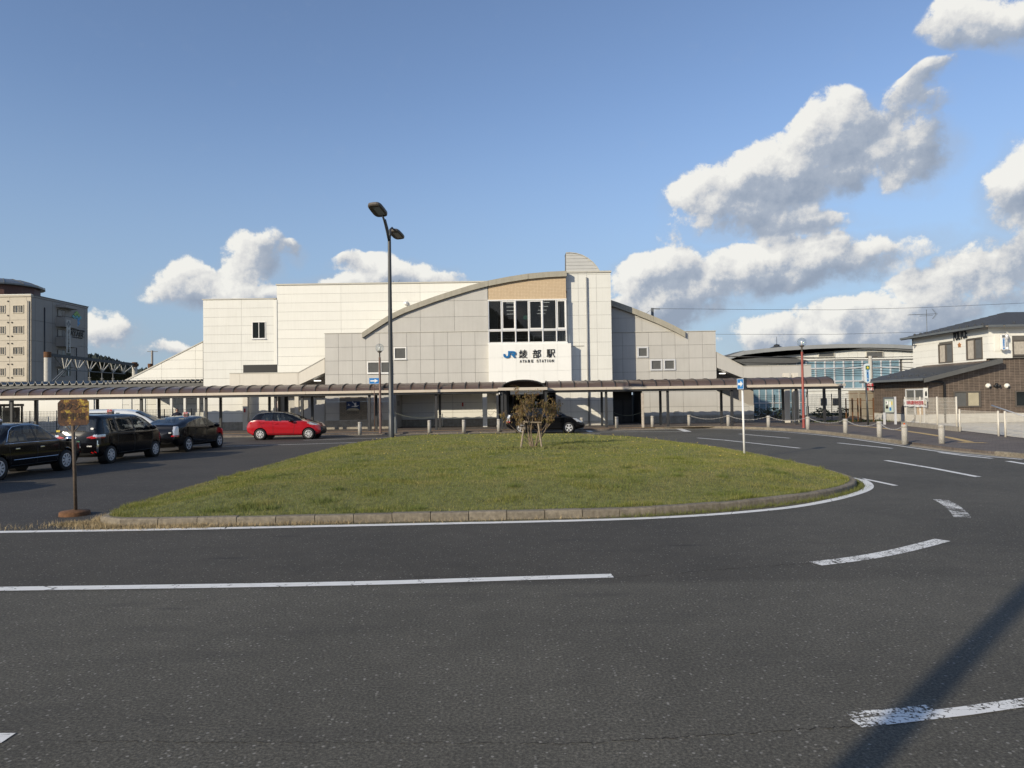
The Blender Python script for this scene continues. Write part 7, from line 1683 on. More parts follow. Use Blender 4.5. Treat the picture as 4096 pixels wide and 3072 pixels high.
for k, (ya, yb) in enumerate(((1425, 1430), (1427, 1439), (1450, 1453))): wire(['topmost cable in front of the curved hall', 'thick cable in front of the curved hall roof', 'cable below the curved hall roof edge'][k], [(2890+k*40, ya), (3100, ya+3), (3346, (ya+yb)/2+4), (3480, yb), (3730, yb-5)], 61.5, .03)
for k in range(5): wire(['cable crossing the blue glass front, uppermost', 'cable crossing the blue glass front, second down', 'cable crossing the blue glass front, third down', 'cable crossing the blue glass front, fourth down', 'cable crossing the blue glass front, lowest'][k], [(3245, 1478+k*8), (3360, 1474+k*7), (3484, 1456+k*12), (3700, 1476+k*8)], 61, .02)
wire('short feeder wire on the roof post of the right wing', [(2585, 1253), (2608, 1236)], 60, .012)
x_, z_ = W(2609, 1232, 55); tp_ = MB().box(x_-.09, x_+.09, 54.9, 55.1, 6.5, z_).bar((x_-.1, 55, z_-.05), (x_+.6, 55, z_-.08), .07).build('roof_post', 'gutter', None); tag(tp_, 'short grey wire post rising behind the right arched roof', 'post')
ya_ = 51.5; AN = thing('tv_antenna', 'tall television antenna mast at the left eave of the police box', 'antenna', (Wx(3707, 1335, ya_), ya_, 6)); xm_, zt_ = W(3705.5, 1238, ya_)
MB().tube([(xm_, ya_, 5.3), (xm_, ya_, zt_)], .022, 6).build('mast', 'gutter', AN, True); xl_, zb_ = W(3634, 1259.5, ya_); xr_ = Wx(3745, 1257, ya_)
bm_ = MB().tube([(xl_, ya_, zb_), (xr_, ya_, zb_+.05)], .016, 5).tube([(Wx(3678, 1262, ya_), ya_, zb_-.1), (Wx(3732, 1262, ya_), ya_, zb_-.06)], .014, 5)
for k in range(20): x = xl_+(xr_-xl_)*k/20; bm_.tube([(x, ya_-.17, zb_+.05*k/20), (x, ya_+.17, zb_+.05*k/20)], .008, 4)
for s in (1, -1):
    bm_.tube([(xr_+.0, ya_, zb_+.03), (xr_-.3, ya_, zb_+.05+s*.38)], .012, 4)
    for k in range(6): q = k/6; bm_.tube([(xr_-.3*q-.05, ya_, zb_+.04+s*.38*q), (xr_-.3*q+.1, ya_, zb_+.04+s*.38*q+s*.02)], .008, 4)
bm_.build('boom', 'gutter', AN)
# ================================================================= CARS
def interp(pts, x):
    xs = [p[0] for p in pts]; zs = [p[1] for p in pts]; return np.interp(x, xs, zs)
def inpoly(x, z, poly):
    c = np.zeros(x.shape, bool); n = len(poly)
    for i in range(n):
        x1, z1 = poly[i]; x2, z2 = poly[(i+1) % n]
        c ^= ((z1 > z) != (z2 > z)) & (x < (x2-x1)*(z-z1)/(z2-z1+1e-12)+x1)
    return c
def make_car(name, label, spec, loc, yaw, paint):
    """a car as one lofted shell (x forward), its faces sorted into body, glass and lamps; parts are children of the car"""
    L, Wd = spec['L'], spec['W']; top, bot, belt = spec['top'], spec['bot'], spec['belt']; tum = spec.get('tumble', .38)
    dx = .03; NS = int(L/dx)+1; X = np.linspace(0, L, NS)
    zt = interp(top, X); k = spec.get('smooth', 3)
    for _ in range(k): zt[1:-1] = .25*zt[:-2]+.5*zt[1:-1]+.25*zt[2:]
    zu = interp(bot, X); zb = interp(belt, X)
    wpl = interp(spec['plan'], X)*Wd/2
    for _ in range(14): wpl[1:-1] = .25*wpl[:-2]+.5*wpl[1:-1]+.25*wpl[2:]
    segs = [4, 3, 8, 9, 14, 6, 9]
    ring = []
    for i in range(NS):
        w = wpl[i]; u = zu[i]; t = zt[i]; s = min(zb[i], t-.055); h = t-s; tt = min(1, max(0, (h-.08)/.25)); tt = tt*tt*(3-2*tt)
        yt5 = (.985*w-tum*h*.85)*tt+.965*w*(1-tt); z5 = (t-.10)*tt+(s+.5*h)*(1-tt)
        yt6 = (.985*w-tum*h-.13)*tt+.80*w*(1-tt); z6 = t-.022*tt-.018*(1-tt)
        P = [(0, u), (.84*w, u), (.965*w, u+.09), (1.0*w, u+.50*(s-u)), (.985*w, s), (yt5, z5), (yt6, z6), (0, t)]
        pts = []
        for j in range(7):
            a, b = P[j], P[j+1]; n = segs[j]; pts += [(a[0]+(b[0]-a[0])*q/n, a[1]+(b[1]-a[1])*q/n) for q in range(n)]
        pts.append(P[-1]); pts = np.array(pts)
        for _ in range(3): pts[1:-1] = .25*pts[:-2]+.5*pts[1:-1]+.25*pts[2:]
        ring.append(pts)
    ring = np.array(ring); M_ = ring.shape[1]          # NS, M, 2
    full = np.concatenate([ring, ring[:, ::-1][:, 1:-1]*np.array([-1, 1])], 1); R_ = full.shape[1]
    V = np.zeros((NS, R_, 3)); V[:, :, 0] = X[:, None]; V[:, :, 1:] = full
    caps = []; NC = 11
    for end, i in ((0, 0), (1, NS-1)):
        c = np.array([0, (zu[i]+zt[i])/2]); cap = []
        for q in range(1, NC+1):
            f = 1-q/NC; bul = spec.get('bulge', (.05, .07))[end]*(1-f*f); pts = c+(full[i]-c)*max(f, .001); x = X[i]+(-bul if end == 0 else bul); cap.append(np.column_stack([np.full(R_, x), pts]))
        caps.append(np.array(cap))
    allv = np.concatenate([caps[0][::-1].reshape(-1, 3), V.reshape(-1, 3), caps[1].reshape(-1, 3)]); NR_ = NC+NS+NC
    # lean of tail and nose by height
    for (xe, prof, rng) in ((0, spec.get('lean_r'), .5), (L, spec.get('lean_f'), .5)):
        if prof:
            f = np.clip(1-np.abs(allv[:, 0]-xe)/rng, 0, 1); allv[:, 0] += f*np.interp(allv[:, 2], [p[0] for p in prof], [p[1] for p in prof])
    wr = spec.get('wr', .31); wheels = spec['wheels']; ra = wr+.055
    gx = allv[:, 0]; gz_ = allv[:, 2]; side = np.abs(allv[:, 1]) > Wd*.30
    for wx in wheels:
        d = np.hypot(gx-wx, gz_-wr); k_ = side & (d > ra-.03) & (d < ra+.018); s_ = ra/np.maximum(d, 1e-6)
        allv[k_, 0] = wx+(gx[k_]-wx)*s_[k_]; allv[k_, 2] = wr+(gz_[k_]-wr)*s_[k_]
    ii, jj = np.meshgrid(np.arange(NR_-1), np.arange(R_), indexing='ij'); j2 = (jj+1) % R_
    Fq = np.stack([ii*R_+jj, ii*R_+j2, (ii+1)*R_+j2, (ii+1)*R_+jj], -1).reshape(-1, 4)
    C = allv[Fq].mean(1); cx, cy, cz = C[:, 0], C[:, 1], C[:, 2]; ay = np.abs(cy)
    N = np.cross(allv[Fq[:, 2]]-allv[Fq[:, 0]], allv[Fq[:, 3]]-allv[Fq[:, 1]]); N /= np.linalg.norm(N, axis=1)[:, None]+1e-9
    cls = np.array(['body']*len(Fq), dtype=object); sideq = ay > Wd*.27
    keep = np.ones(len(Fq), bool)
    for wx in wheels: keep &= ~((np.hypot(cx-wx, cz-wr) < ra-.004) & (ay > Wd*.30))
    zbelt = interp(belt, cx)
    if spec.get('roof_paint'): cls[(cz > zbelt+.02) & (interp(top, cx) > zbelt+.1)] = 'roof'
    sidewin = sideq & (np.abs(N[:, 1]) > .55)
    for nm, poly in spec['windows']:
        k_ = sidewin & inpoly(cx, cz, poly); cls[k_ & (cy > 0)] = nm+'|L'; cls[k_ & (cy < 0)] = nm+'|R'
    for nm, (xa, xb, za, zb2, wmax) in spec['screens'].items():
        tp = interp(top, cx); k_ = (cx > xa) & (cx < xb) & (cz > za) & (cz < zb2) & (np.abs(N[:, 1]) < .62) & (ay < wmax(cz) if callable(wmax) else ay < wmax) & (cz > tp-.12) if nm != 'tailgate_window' else (cx < xb) & (cz > za) & (cz < zb2) & (ay < wmax) & (np.abs(N[:, 1]) < .6)
        cls[k_] = nm
    for nm, test in spec['lamps']:
        k_ = test(cx, cy, cz, N) & keep; cls[k_ & (cy > 0)] = nm+'|L'; cls[k_ & (cy <= 0)] = nm+'|R'
    for nm, test in spec.get('trims', []): cls[test(cx, cy, cz, N)] = nm
    car = thing(name, label, 'car', loc, yaw, None, True)
    off = spec['L']/2; allv[:, 0] -= off
    def emit(sel, nm, m, parent, smooth=True):
        idx = np.where(sel & keep)[0]
        if len(idx) == 0: return None
        used, inv = np.unique(Fq[idx].ravel(), return_inverse=True); me = bpy.data.meshes.new(nm); me.from_pydata(allv[used].tolist(), [], inv.reshape(-1, 4).tolist()); me.materials.append(mm(m)); me.validate(); me.polygons.foreach_set('use_smooth', [smooth]*len(me.polygons))
        o = bpy.data.objects.new(nm, me); COL.objects.link(o); o.parent = parent; return o
    mats = {'body': paint, 'roof': spec.get('roof_paint', paint), 'windscreen': 'car_glass_clear', 'rear_window': 'car_glass', 'tailgate_window': 'car_glass', 'side_window': spec.get('glass', 'car_glass'), 'door_window': spec.get('glassf', 'car_glass_clear'), 'headlight': 'lamp_clear', 'taillight': 'lamp_red', 'taillight_clear': 'lamp_clear', 'grille': 'plastic', 'bumper': 'plastic', 'sill': 'plastic', 'trim': 'plastic', 'chrome_trim': 'chrome', 'reflector': 'lamp_red'}
    body = emit(cls == 'body', 'body', paint, car)
    for c in sorted(set(cls)-{'body'}):
        nm = c.split('|')[0]; emit(cls == c, nm.rstrip('0123456789'), mats[nm.rstrip('0123456789')], car)
    def ysurf(x, z):
        i = int(np.clip(round(x/dx), 0, NS-1)); r = ring[i]; k_ = r[:, 0] > Wd*.2; q = r[k_]; o = np.argsort(q[:, 1]); return float(np.interp(z, q[o, 1], q[o, 0]))
    # shut lines
    for line in spec.get('seams', []):
        for s in (1, -1):
            pts = []
            for a, b in zip(line[:-1], line[1:]):
                n = max(2, int(math.dist(a, b)/.06))
                for q in range(n): x, z = a[0]+(b[0]-a[0])*q/n, a[1]+(b[1]-a[1])*q/n; pts.append((x-off, s*(ysurf(x, z)+.001), z))
            x, z = line[-1]; pts.append((x-off, s*(ysurf(x, z)+.001), z)); MB().tube(pts, .0065, 4).build('shut_line', 'black', body)
    for (x, z, l) in spec.get('handles', []):
        for s in (1, -1): y = ysurf(x, z); MB().box(x-off-l/2, x-off+l/2, min(s*y, s*(y+.035)), max(s*y, s*(y+.035)), z-.018, z+.018).build('door_handle', spec.get('handle_mat', paint), car, bevel=.006)
    for line in spec.get('chrome', []):
        for s in (1, -1): MB().tube([(x-off, s*(ysurf(x, z)+.004), z) for x, z in line], .007, 5).build('chrome_trim', 'chrome', car)
    mxp, mzp = spec['mirror']
    for s in (1, -1):
        y = ysurf(mxp, mzp); mb = MB(); cxm, cym, czm = mxp-off, s*(y+.13), mzp+.03; n = 10
        mb.lathe([(.02, -.10), (.075, -.085), (.092, -.02), (.092, .05), (.07, .09), (0, .10)], (0, 0, 0), n, 'x'); mb.v = [(cxm+vx*.9, cym+vy*1.25, czm+vz*.85) for vx, vy, vz in mb.v]; mb.bar((cxm, s*(y-.02), mzp-.03), (cxm, cym, czm-.03), .04); mb.build('mirror', spec.get('mirror_mat', paint), car, True)
    # wheels
    for wx in wheels:
        for s in (1, -1):
            w = MB(); yc = s*(Wd/2-.115); w.lathe([(wr*.60, -.09), (wr*.97, -.10), (wr, -.06), (wr, .06), (wr*.97, .10), (wr*.66, .102), (wr*.62, .09)], (wx-off, yc, wr), 32, 'y'); wo = w.build('wheel', 'tyre', car, True)
            r = MB(); yo = yc+s*.088; R0 = wr*.66
            r.lathe([(R0, s*-.03), (R0, s*.008), (R0*.90, s*.012), (R0*.86, s*-.01)], (wx-off, yo, wr), 28, 'y'); r.lathe([(R0*.24, s*-.02), (R0*.24, s*.012), (0, s*.018)], (wx-off, yo, wr), 14, 'y')
            ns = spec['spokes']
            for q in range(ns):
                a = 2*PI*q/ns+.3; tw = spec.get('twist', 0); sw = spec.get('spokew', .3)*R0
                p0 = (math.cos(a)*R0*.15, math.sin(a)*R0*.15); p1 = (math.cos(a+tw)*R0*.9, math.sin(a+tw)*R0*.9); nx, nz = -math.sin(a+tw/2), math.cos(a+tw/2)
                q4 = [(p0[0]-nx*sw*.30, p0[1]-nz*sw*.30), (p1[0]-nx*sw*.5, p1[1]-nz*sw*.5), (p1[0]+nx*sw*.5, p1[1]+nz*sw*.5), (p0[0]+nx*sw*.30, p0[1]+nz*sw*.30)]
                r.prism_y([(wx-off+u, wr+v) for u, v in q4], min(yo-.0, yo+s*.010), max(yo-.0, yo+s*.010))
            ro = r.build('rim', 'rim', wo); MB().lathe([(R0*.95, -.004), (R0*.1, -.003), (0, 0)], (wx-off, yo-s*.02, wr), 20, 'y').lathe([(wr*1.1, 0), (wr*1.1, .02)], (wx-off, yc-s*.13, wr), 20, 'y').build('brake_disc', 'plastic', wo)
        # dark wheel housing
    for wx in wheels:
        for s in (1, -1): MB().lathe([(ra-.003, 0), (ra-.003, -.24*1), (0, -.24)] if s > 0 else [(ra-.003, 0), (ra-.003, .24), (0, .24)], (wx-off, s*(Wd/2-.045), wr), 24, 'y').build('wheel_arch', 'black', car)
    # cabin
    for (x, y, z) in spec.get('seats', []):
        st = MB().box(x-off-.25, x-off+.25, y-.24, y+.24, z-.12, z+.05).prism_y([(x-off-.32, z), (x-off-.18, z), (x-off-.34, z+.55), (x-off-.45, z+.55)], y-.23, y+.23).prism_y([(x-off-.46, z+.56), (x-off-.37, z+.56), (x-off-.38, z+.76), (x-off-.46, z+.76)], y-.13, y+.13).build('seat', spec.get('seatm', 'seat'), car, bevel=.03)
    if spec.get('plate'):
        x, z, nums, pm, tm = spec['plate']; p = MB().box(x-off-.012, x-off, -.165, .165, z-.083, z+.083).build('number_plate', pm, car); text(nums, 'plate_number', .13, tm, p, (x-off-.014, 0, z-.022), (PI/2, 0, -PI/2), .001, bold=.002)
        text('京都 500', 'plate_office', .05, tm, p, (x-off-.014, 0, z+.058), (PI/2, 0, -PI/2), .001)
    if spec.get('roof_lamp'):
        x, z = spec['roof_lamp']; l = MB(); l.lathe([(max(.001, math.sin(PI*q/10)), -math.cos(PI*q/10)) for q in range(11)], (0, 0, 0), 18); l.v = [(x-off+vx*.06, vy*.145, z+.08+vz*.06) for vx, vy, vz in l.v]; lo = l.build('taxi_lamp', mat('taxi lamp', (.78, .74, .72), .3, 0), car, True)
        MB().box(x-off-.05, x-off+.05, -.1, .1, z-.02, z+.04).build('lamp_foot', 'plastic', lo); text('日交', 'lettering', .10, 'red_ink', lo, (x-off-.064, 0, z+.08), (PI/2, 0, -PI/2), .006, bold=.004)
    if spec.get('aerial'): x, z = spec['aerial']; MB().tube([(x-off, 0, z), (x-off-.22, 0, z+.22)], .007, 5).build('aerial', 'plastic', car)
    return car, body, off, ysurf
def band(cz, a, b): return (cz > a) & (cz < b)
# ---- red hatchback
s = 3.94/4.23
def sc(pts): return [(x*s, z) for x, z in pts]
RED = dict(L=3.94, W=1.695, top=sc([(0, .80), (.03, .92), (.12, 1.02), (.28, 1.20), (.45, 1.36), (.62, 1.435), (1.0, 1.49), (1.6, 1.50), (2.1, 1.465), (2.6, 1.33), (3.1, 1.09), (3.25, 1.03), (3.6, .98), (3.95, .89), (4.12, .78), (4.23, .64)]),
    bot=[(0, .36), (.3, .22), (3.4, .20), (3.94, .26)], belt=sc([(0, .95), (.6, 1.05), (1.2, 1.03), (2.8, .97), (3.2, .97), (4.23, .72)]), plan=[(0, .84), (.12, .92), (.6, 1.0), (3.0, 1.0), (3.5, .95), (3.8, .82), (3.94, .66)],
    lean_r=[(.3, .05), (.65, 0), (.95, .05), (1.0, .08)], lean_f=[(.2, -.05), (.45, .02), (.8, -.03)], wheels=(.74, 3.29), wr=.30, spokes=8, twist=.35, spokew=.26, roof_paint='black_paint',
    windows=[('side_window', sc([(.86, 1.09), (.90, 1.27), (1.05, 1.38), (1.48, 1.41), (1.48, 1.02), (1.1, 1.03)])), ('door_window', sc([(1.56, 1.02), (1.56, 1.415), (2.02, 1.385), (2.35, 1.28), (2.72, 1.06), (2.68, .99)]))],
    screens={'windscreen': (2.05*s, 3.08*s, .98, 1.46, lambda z: .62+(1.4-z)*.25), 'rear_window': (.16*s, .52*s, 1.02, 1.36, .55)},
    lamps=[('headlight', lambda x, y, z, n: inpoly(x, z, sc([(3.42, .90), (3.6, .925), (3.95, .83), (4.06, .75), (3.8, .77), (3.55, .82)])) & (np.abs(y) > .42)), ('taillight', lambda x, y, z, n: (x < .30) & band(z, .88, .99) & (np.abs(y) > .35))],
    trims=[('grille', lambda x, y, z, n: (x > 3.74) & band(z, .26, .68) & (np.abs(y) < .60)), ('trim', lambda x, y, z, n: (x < .22) & band(z, .985, 1.06)), ('bumper', lambda x, y, z, n: (x < .1) & band(z, .3, .52) & (np.abs(y) < .6))],
    seams=[sc([(1.52, 1.40), (1.53, .70), (1.53, .31)]), sc([(.72, 1.05), (.86, .80), (1.06, .42), (1.2, .31)]), sc([(2.75, 1.02), (2.72, .60), (2.66, .31)]), sc([(.95, .335), (2.7, .335)]), sc([(2.8, .98), (3.35, .93), (3.9, .84)])],
    handles=[(1.66*s+.05, .86, .17), (.92*s, .92, .15)], mirror=(2.56*s, .98), mirror_mat='black_paint', seats=[(2.0, .38, .62), (2.0, -.38, .62), (1.2, .38, .62), (1.2, -.38, .62)], seatm='cream_panel')
yr = 38.7; xr_c = (Wx(995, 1700, yr)+Wx(1306, 1700, yr))/2
car, body, off, ys = make_car('red_hatchback', 'glossy red hatchback with a black roof parked by the canopy', RED, (xr_c, yr, 0), math.radians(2.5), 'red_paint')
MB().box(3.94-off-.02, 3.94-off+.035, -.16, .16, .40, .56).build('number_plate', 'white_paint', car)
# ---- wedge shaped hybrid, used twice
HYB = dict(L=4.46, W=1.745, top=[(0, .95), (.04, 1.08), (.10, 1.135), (.5, 1.22), (1.0, 1.35), (1.5, 1.44), (2.0, 1.485), (2.3, 1.49), (2.65, 1.45), (3.1, 1.24), (3.5, 1.03), (3.65, .97), (4.0, .86), (4.3, .72), (4.46, .58)],
    bot=[(0, .38), (.25, .24), (3.9, .20), (4.46, .28)], belt=[(0, .98), (.8, 1.06), (1.3, 1.03), (3.2, .96), (3.7, .92), (4.46, .62)], plan=[(0, .80), (.15, .90), (.7, 1.0), (3.2, 1.0), (3.9, .93), (4.25, .80), (4.46, .60)],
    lean_r=[(.3, .06), (.55, -.01), (1.0, .07), (1.1, .04)], lean_f=[(.2, -.06), (.45, .0), (.7, -.06)], wheels=(.86, 3.56), wr=.315, spokes=5, spokew=.36,
    windows=[('side_window', [(1.0, 1.07), (1.12, 1.20), (1.42, 1.32), (1.45, 1.06)]), ('side_window2', [(1.52, 1.05), (1.50, 1.32), (1.95, 1.40), (2.18, 1.405), (2.26, 1.0)]), ('door_window', [(2.34, 1.0), (2.28, 1.40), (2.62, 1.36), (3.02, 1.17), (3.3, .985)])],
    screens={'windscreen': (2.62, 3.48, .98, 1.46, lambda z: .64+(1.4-z)*.2), 'rear_window': (.42, 1.55, 1.12, 1.46, .60), 'tailgate_window': (-.2, .02, .93, 1.05, .52)},
    lamps=[('headlight', lambda x, y, z, n: inpoly(x, z, [(3.78, .86), (4.05, .83), (4.38, .66), (4.3, .60), (4.0, .68)]) & (np.abs(y) > .40)), ('taillight_clear', lambda x, y, z, n: (x < .22) & band(z, .72, 1.08) & (np.abs(y) > .60)), ('taillight', lambda x, y, z, n: (x < .22) & band(z, .66, .72) & (np.abs(y) > .60))],
    trims=[('bumper', lambda x, y, z, n: (x < .12) & band(z, .28, .42) & (np.abs(y) < .62)), ('grille', lambda x, y, z, n: (x > 4.3) & band(z, .25, .45) & (np.abs(y) < .55))],
    seams=[[(2.28, 1.38), (2.32, .9), (2.30, .31)], [(1.40, 1.3), (1.42, .95), (1.3, .6), (1.22, .40)], [(3.36, .97), (3.34, .6), (3.25, .31)], [(1.2, .335), (3.3, .335)], [(3.45, .97), (4.0, .84), (4.35, .68)], [(.2, 1.02), (.35, .75), (.3, .5)]],
    handles=[(2.48, .88, .18), (1.58, .92, .18)], mirror=(3.05, 1.0), seats=[(2.45, .38, .6), (2.45, -.38, .6), (1.55, .4, .62), (1.55, -.4, .62)], aerial=(1.35, 1.42))
T2 = dict(HYB); T2.update(plate=(-.045, .62, '14-14', mat('taxi plate green', (.02, .16, .07), .5, 0), 'white_paint'), roof_lamp=(2.25, 1.49), seatm='seat')
yb1 = 29.35; xpr = -13.45
car, body, off, ys = make_car('taxi', 'black wedge shaped hybrid taxi at the head of the taxi queue', T2, (-14.15, 30.8, 0), math.radians(86.5), 'black_paint')
MB().lathe([(.055, -.004), (.035, 0), (0, 0)], (-off-.05, 0, .83), 14, 'x').build('emblem', 'chrome', car); text('803', 'fleet_number', .07, 'white_paint', car, (-off-.052, -.55, .82), (PI/2, 0, -PI/2), .002, bold=.002)
BLK = dict(HYB); yk2 = 41.2; xk2 = (Wx(2025, 1700, yk2)+Wx(2335, 1700, yk2))/2
make_car('black_hatchback', 'black hybrid hatchback stopped behind the bare shrub', BLK, (xk2, yk2, 0), math.radians(-1), 'black_paint')
# ---- small minivan taxi
VAN = dict(L=4.235, W=1.695, top=[(0, 1.30), (.03, 1.48), (.10, 1.60), (.22, 1.645), (.8, 1.675), (1.8, 1.68), (2.4, 1.655), (2.75, 1.58), (3.2, 1.34), (3.55, 1.10), (3.65, 1.05), (3.95, .95), (4.12, .82), (4.235, .66)],
    bot=[(0, .30), (.2, .24), (3.6, .20), (4.235, .28)], belt=[(0, 1.0), (1.0, 1.02), (3.1, 1.0), (3.6, .98), (4.235, .70)], plan=[(0, .86), (.1, .93), (.5, 1.0), (3.2, 1.0), (3.75, .94), (4.05, .80), (4.235, .62)], tumble=.24,
    lean_r=[(.3, .05), (.55, -.02), (.95, .02), (1.3, .09), (1.6, .16)], lean_f=[(.2, -.05), (.5, .02), (.8, -.05)], wheels=(.62, 3.37), wr=.30, spokes=8, twist=.25, spokew=.3,
    windows=[('side_window', [(.30, 1.06), (.38, 1.52), (.86, 1.55), (.94, 1.04)]), ('side_window2', [(1.04, 1.04), (.98, 1.55), (1.90, 1.56), (1.94, 1.04)]), ('door_window', [(2.04, 1.04), (2.0, 1.555), (2.5, 1.50), (2.9, 1.30), (3.12, 1.07)])],
    screens={'windscreen': (2.72, 3.5, 1.06, 1.62, lambda z: .66+(1.5-z)*.12), 'tailgate_window': (-.2, .24, 1.10, 1.50, .60)},
    lamps=[('taillight', lambda x, y, z, n: (x < .30) & (np.abs(y) > .38) & (np.abs(z-.93+(.68-np.abs(y))*.10) < .055*np.clip((np.abs(y)-.36)/.2, .2, 1))), ('taillight_clear', lambda x, y, z, n: (x < .34) & (np.abs(y) > .60) & band(z, .93, .995)), ('headlight', lambda x, y, z, n: inpoly(x, z, [(3.72, .98), (3.95, .92), (4.15, .76), (3.9, .80)]) & (np.abs(y) > .42)), ('reflector', lambda x, y, z, n: (x < .12) & band(z, .40, .43) & (np.abs(y) > .45) & (np.abs(y) < .68))],
    trims=[('bumper', lambda x, y, z, n: (x < .1) & band(z, .25, .38)), ('chrome_trim', lambda x, y, z, n: (x < .16) & (np.abs(np.abs(y)-.74+.12*np.abs(z-.62)) < .018) & band(z, .42, .80)), ('trim', lambda x, y, z, n: (np.abs(n[:, 1]) > .55) & (inpoly(x, z, [(.25, 1.03), (.33, 1.58), (2.55, 1.58), (3.05, 1.30), (3.25, 1.03)])))],
    seams=[[(.96, 1.56), (1.0, 1.02), (1.0, .6), (1.1, .31)], [(1.97, 1.57), (1.99, .9), (1.98, .31)], [(3.16, 1.03), (3.12, .6), (3.02, .31)], [(1.0, .34), (3.05, .34)], [(1.0, .98), (1.98, .97)]],
    handles=[(1.86, .93, .15), (2.1, .92, .15)], mirror=(2.98, 1.1), seats=[(2.1, .38, .7), (2.1, -.38, .7), (1.1, .38, .7), (1.1, -.38, .7)], glass='car_glass', plate=(-.04, .72, '5 02', mat('taxi plate green', (.02, .16, .07)), 'white_paint'), roof_lamp=(1.9, 1.68))
# window trim must not overwrite the glass: redo the order
tr = VAN['trims'].pop(); glasspolys = [p for _, p in VAN['windows']]
def trimtest(x, y, z, n, base=tr[1]):
    g = np.zeros(x.shape, bool)
    for p in glasspolys: g |= inpoly(x, z, p)
    return base(x, y, z, n) & ~g
VAN['trims'].append(('trim', trimtest))
car, body, off, ys = make_car('taxi', 'black minivan taxi second in the queue, half behind the rusted sign', VAN, (-14.35, 25.6, 0), math.radians(87.5), 'black_paint')
text('803', 'fleet_number', .085, 'yellow', car, (-off-.015, .58, 1.13), (PI/2, 0, -PI/2), .004, bold=.004); MB().lathe([(.06, -.004), (.04, 0), (0, 0)], (-off-.045, 0, .93), 14, 'x').build('emblem', 'chrome', car)
text('HYBRID', 'fleet_number', .05, 'white_paint', car, (-off-.052, -.5, .62), (PI/2, 0, -PI/2), .002, bold=.002); MB().bar((-off-.02, -.35, 1.12), (-off+.0, .25, 1.16), .012).build('wiper', 'plastic', car)
e_ = MB().lathe([(.045, -.004), (0, 0)], (0, 0, 0), 10, 'x'); e_.v = [(vx-off+.015, vy*1.3-.55, vz*.8+1.2) for vx, vy, vz in e_.v]; e_.build('sticker', 'white_paint', car)
# ---- boxy sedan taxi at the left edge
SED = dict(L=4.695, W=1.695, top=[(0, .90), (.05, .97), (.5, 1.0), (.95, 1.02), (1.15, 1.14), (1.5, 1.40), (1.7, 1.475), (2.1, 1.51), (2.6, 1.505), (2.85, 1.46), (3.1, 1.29), (3.42, 1.03), (3.52, .99), (4.2, .93), (4.5, .88), (4.66, .80), (4.695, .68)],
    bot=[(0, .32), (.2, .24), (4.4, .22), (4.695, .30)], belt=[(0, .88), (1.0, .96), (3.4, .93), (4.695, .74)], plan=[(0, .86), (.1, .92), (.6, 1.0), (3.8, 1.0), (4.3, .95), (4.6, .86), (4.695, .78)], tumble=.36, smooth=2,
    wheels=(.98, 3.765), wr=.315, spokes=9, spokew=.30, lean_r=[(.3, .04), (.6, -.03), (1.0, .0)], lean_f=[(.2, -.04), (.6, .03), (.9, 0)],
    windows=[('side_window', [(1.30, 1.0), (1.52, 1.28), (1.66, 1.36), (1.70, 1.0)]), ('side_window2', [(1.74, 1.0), (1.72, 1.385), (2.0, 1.42), (2.33, 1.425), (2.42, .99)]), ('door_window', [(2.50, .99), (2.42, 1.425), (2.82, 1.385), (3.08, 1.22), (3.30, .985)])],
    screens={'windscreen': (2.82, 3.45, .98, 1.46, .68), 'rear_window': (1.0, 1.6, 1.02, 1.44, .64)},
    lamps=[('headlight', lambda x, y, z, n: (x > 4.5) & band(z, .62, .78) & (np.abs(y) > .38)), ('taillight', lambda x, y, z, n: (x < .15) & band(z, .66, .85) & (np.abs(y) > .45))],
    trims=[('grille', lambda x, y, z, n: (x > 4.6) & band(z, .62, .78) & (np.abs(y) < .36)), ('bumper', lambda x, y, z, n: ((x > 4.62) | (x < .05)) & band(z, .3, .46))],
    seams=[[(2.40, 1.42), (2.46, .9), (2.44, .32)], [(1.32, 1.0), (1.36, .7), (1.42, .32)], [(3.38, .94), (3.38, .6), (3.32, .32)], [(1.4, .34), (3.35, .34)], [(3.5, .95), (4.5, .87)]],
    handles=[(1.62, .80, .17), (2.62, .80, .17)], handle_mat='chrome', chrome=[[(.3, .93), (1.3, .955), (2.4, .955), (3.38, .945)], [(1.25, 1.0), (1.5, 1.30), (1.7, 1.40), (2.1, 1.445), (2.55, 1.45), (2.86, 1.40), (3.12, 1.23), (3.36, .98)], [(1.5, .50), (2.4, .50), (3.35, .50)]],
    mirror=(3.9, .93), mirror_mat='chrome', seats=[(2.65, .38, .62), (2.65, -.38, .62), (1.75, .4, .62), (1.75, -.4, .62)], seatm=mat('lace seat cover', (.42, .42, .42), .9, .1), glass='car_glass_clear', roof_lamp=(2.0, 1.50), plate=(-.03, .6, '80-1', mat('taxi plate green', (.02, .16, .07)), 'white_paint'))
make_car('taxi', 'black boxy sedan taxi with chrome trim cut by the left edge', SED, (-14.5, 20.35, 0), math.radians(89), 'black_paint')
S4 = dict(SED); make_car('taxi', 'black taxi waiting last in the queue, only its shadow in view', S4, (-14.55, 14.8, 0), math.radians(90), 'black_paint')
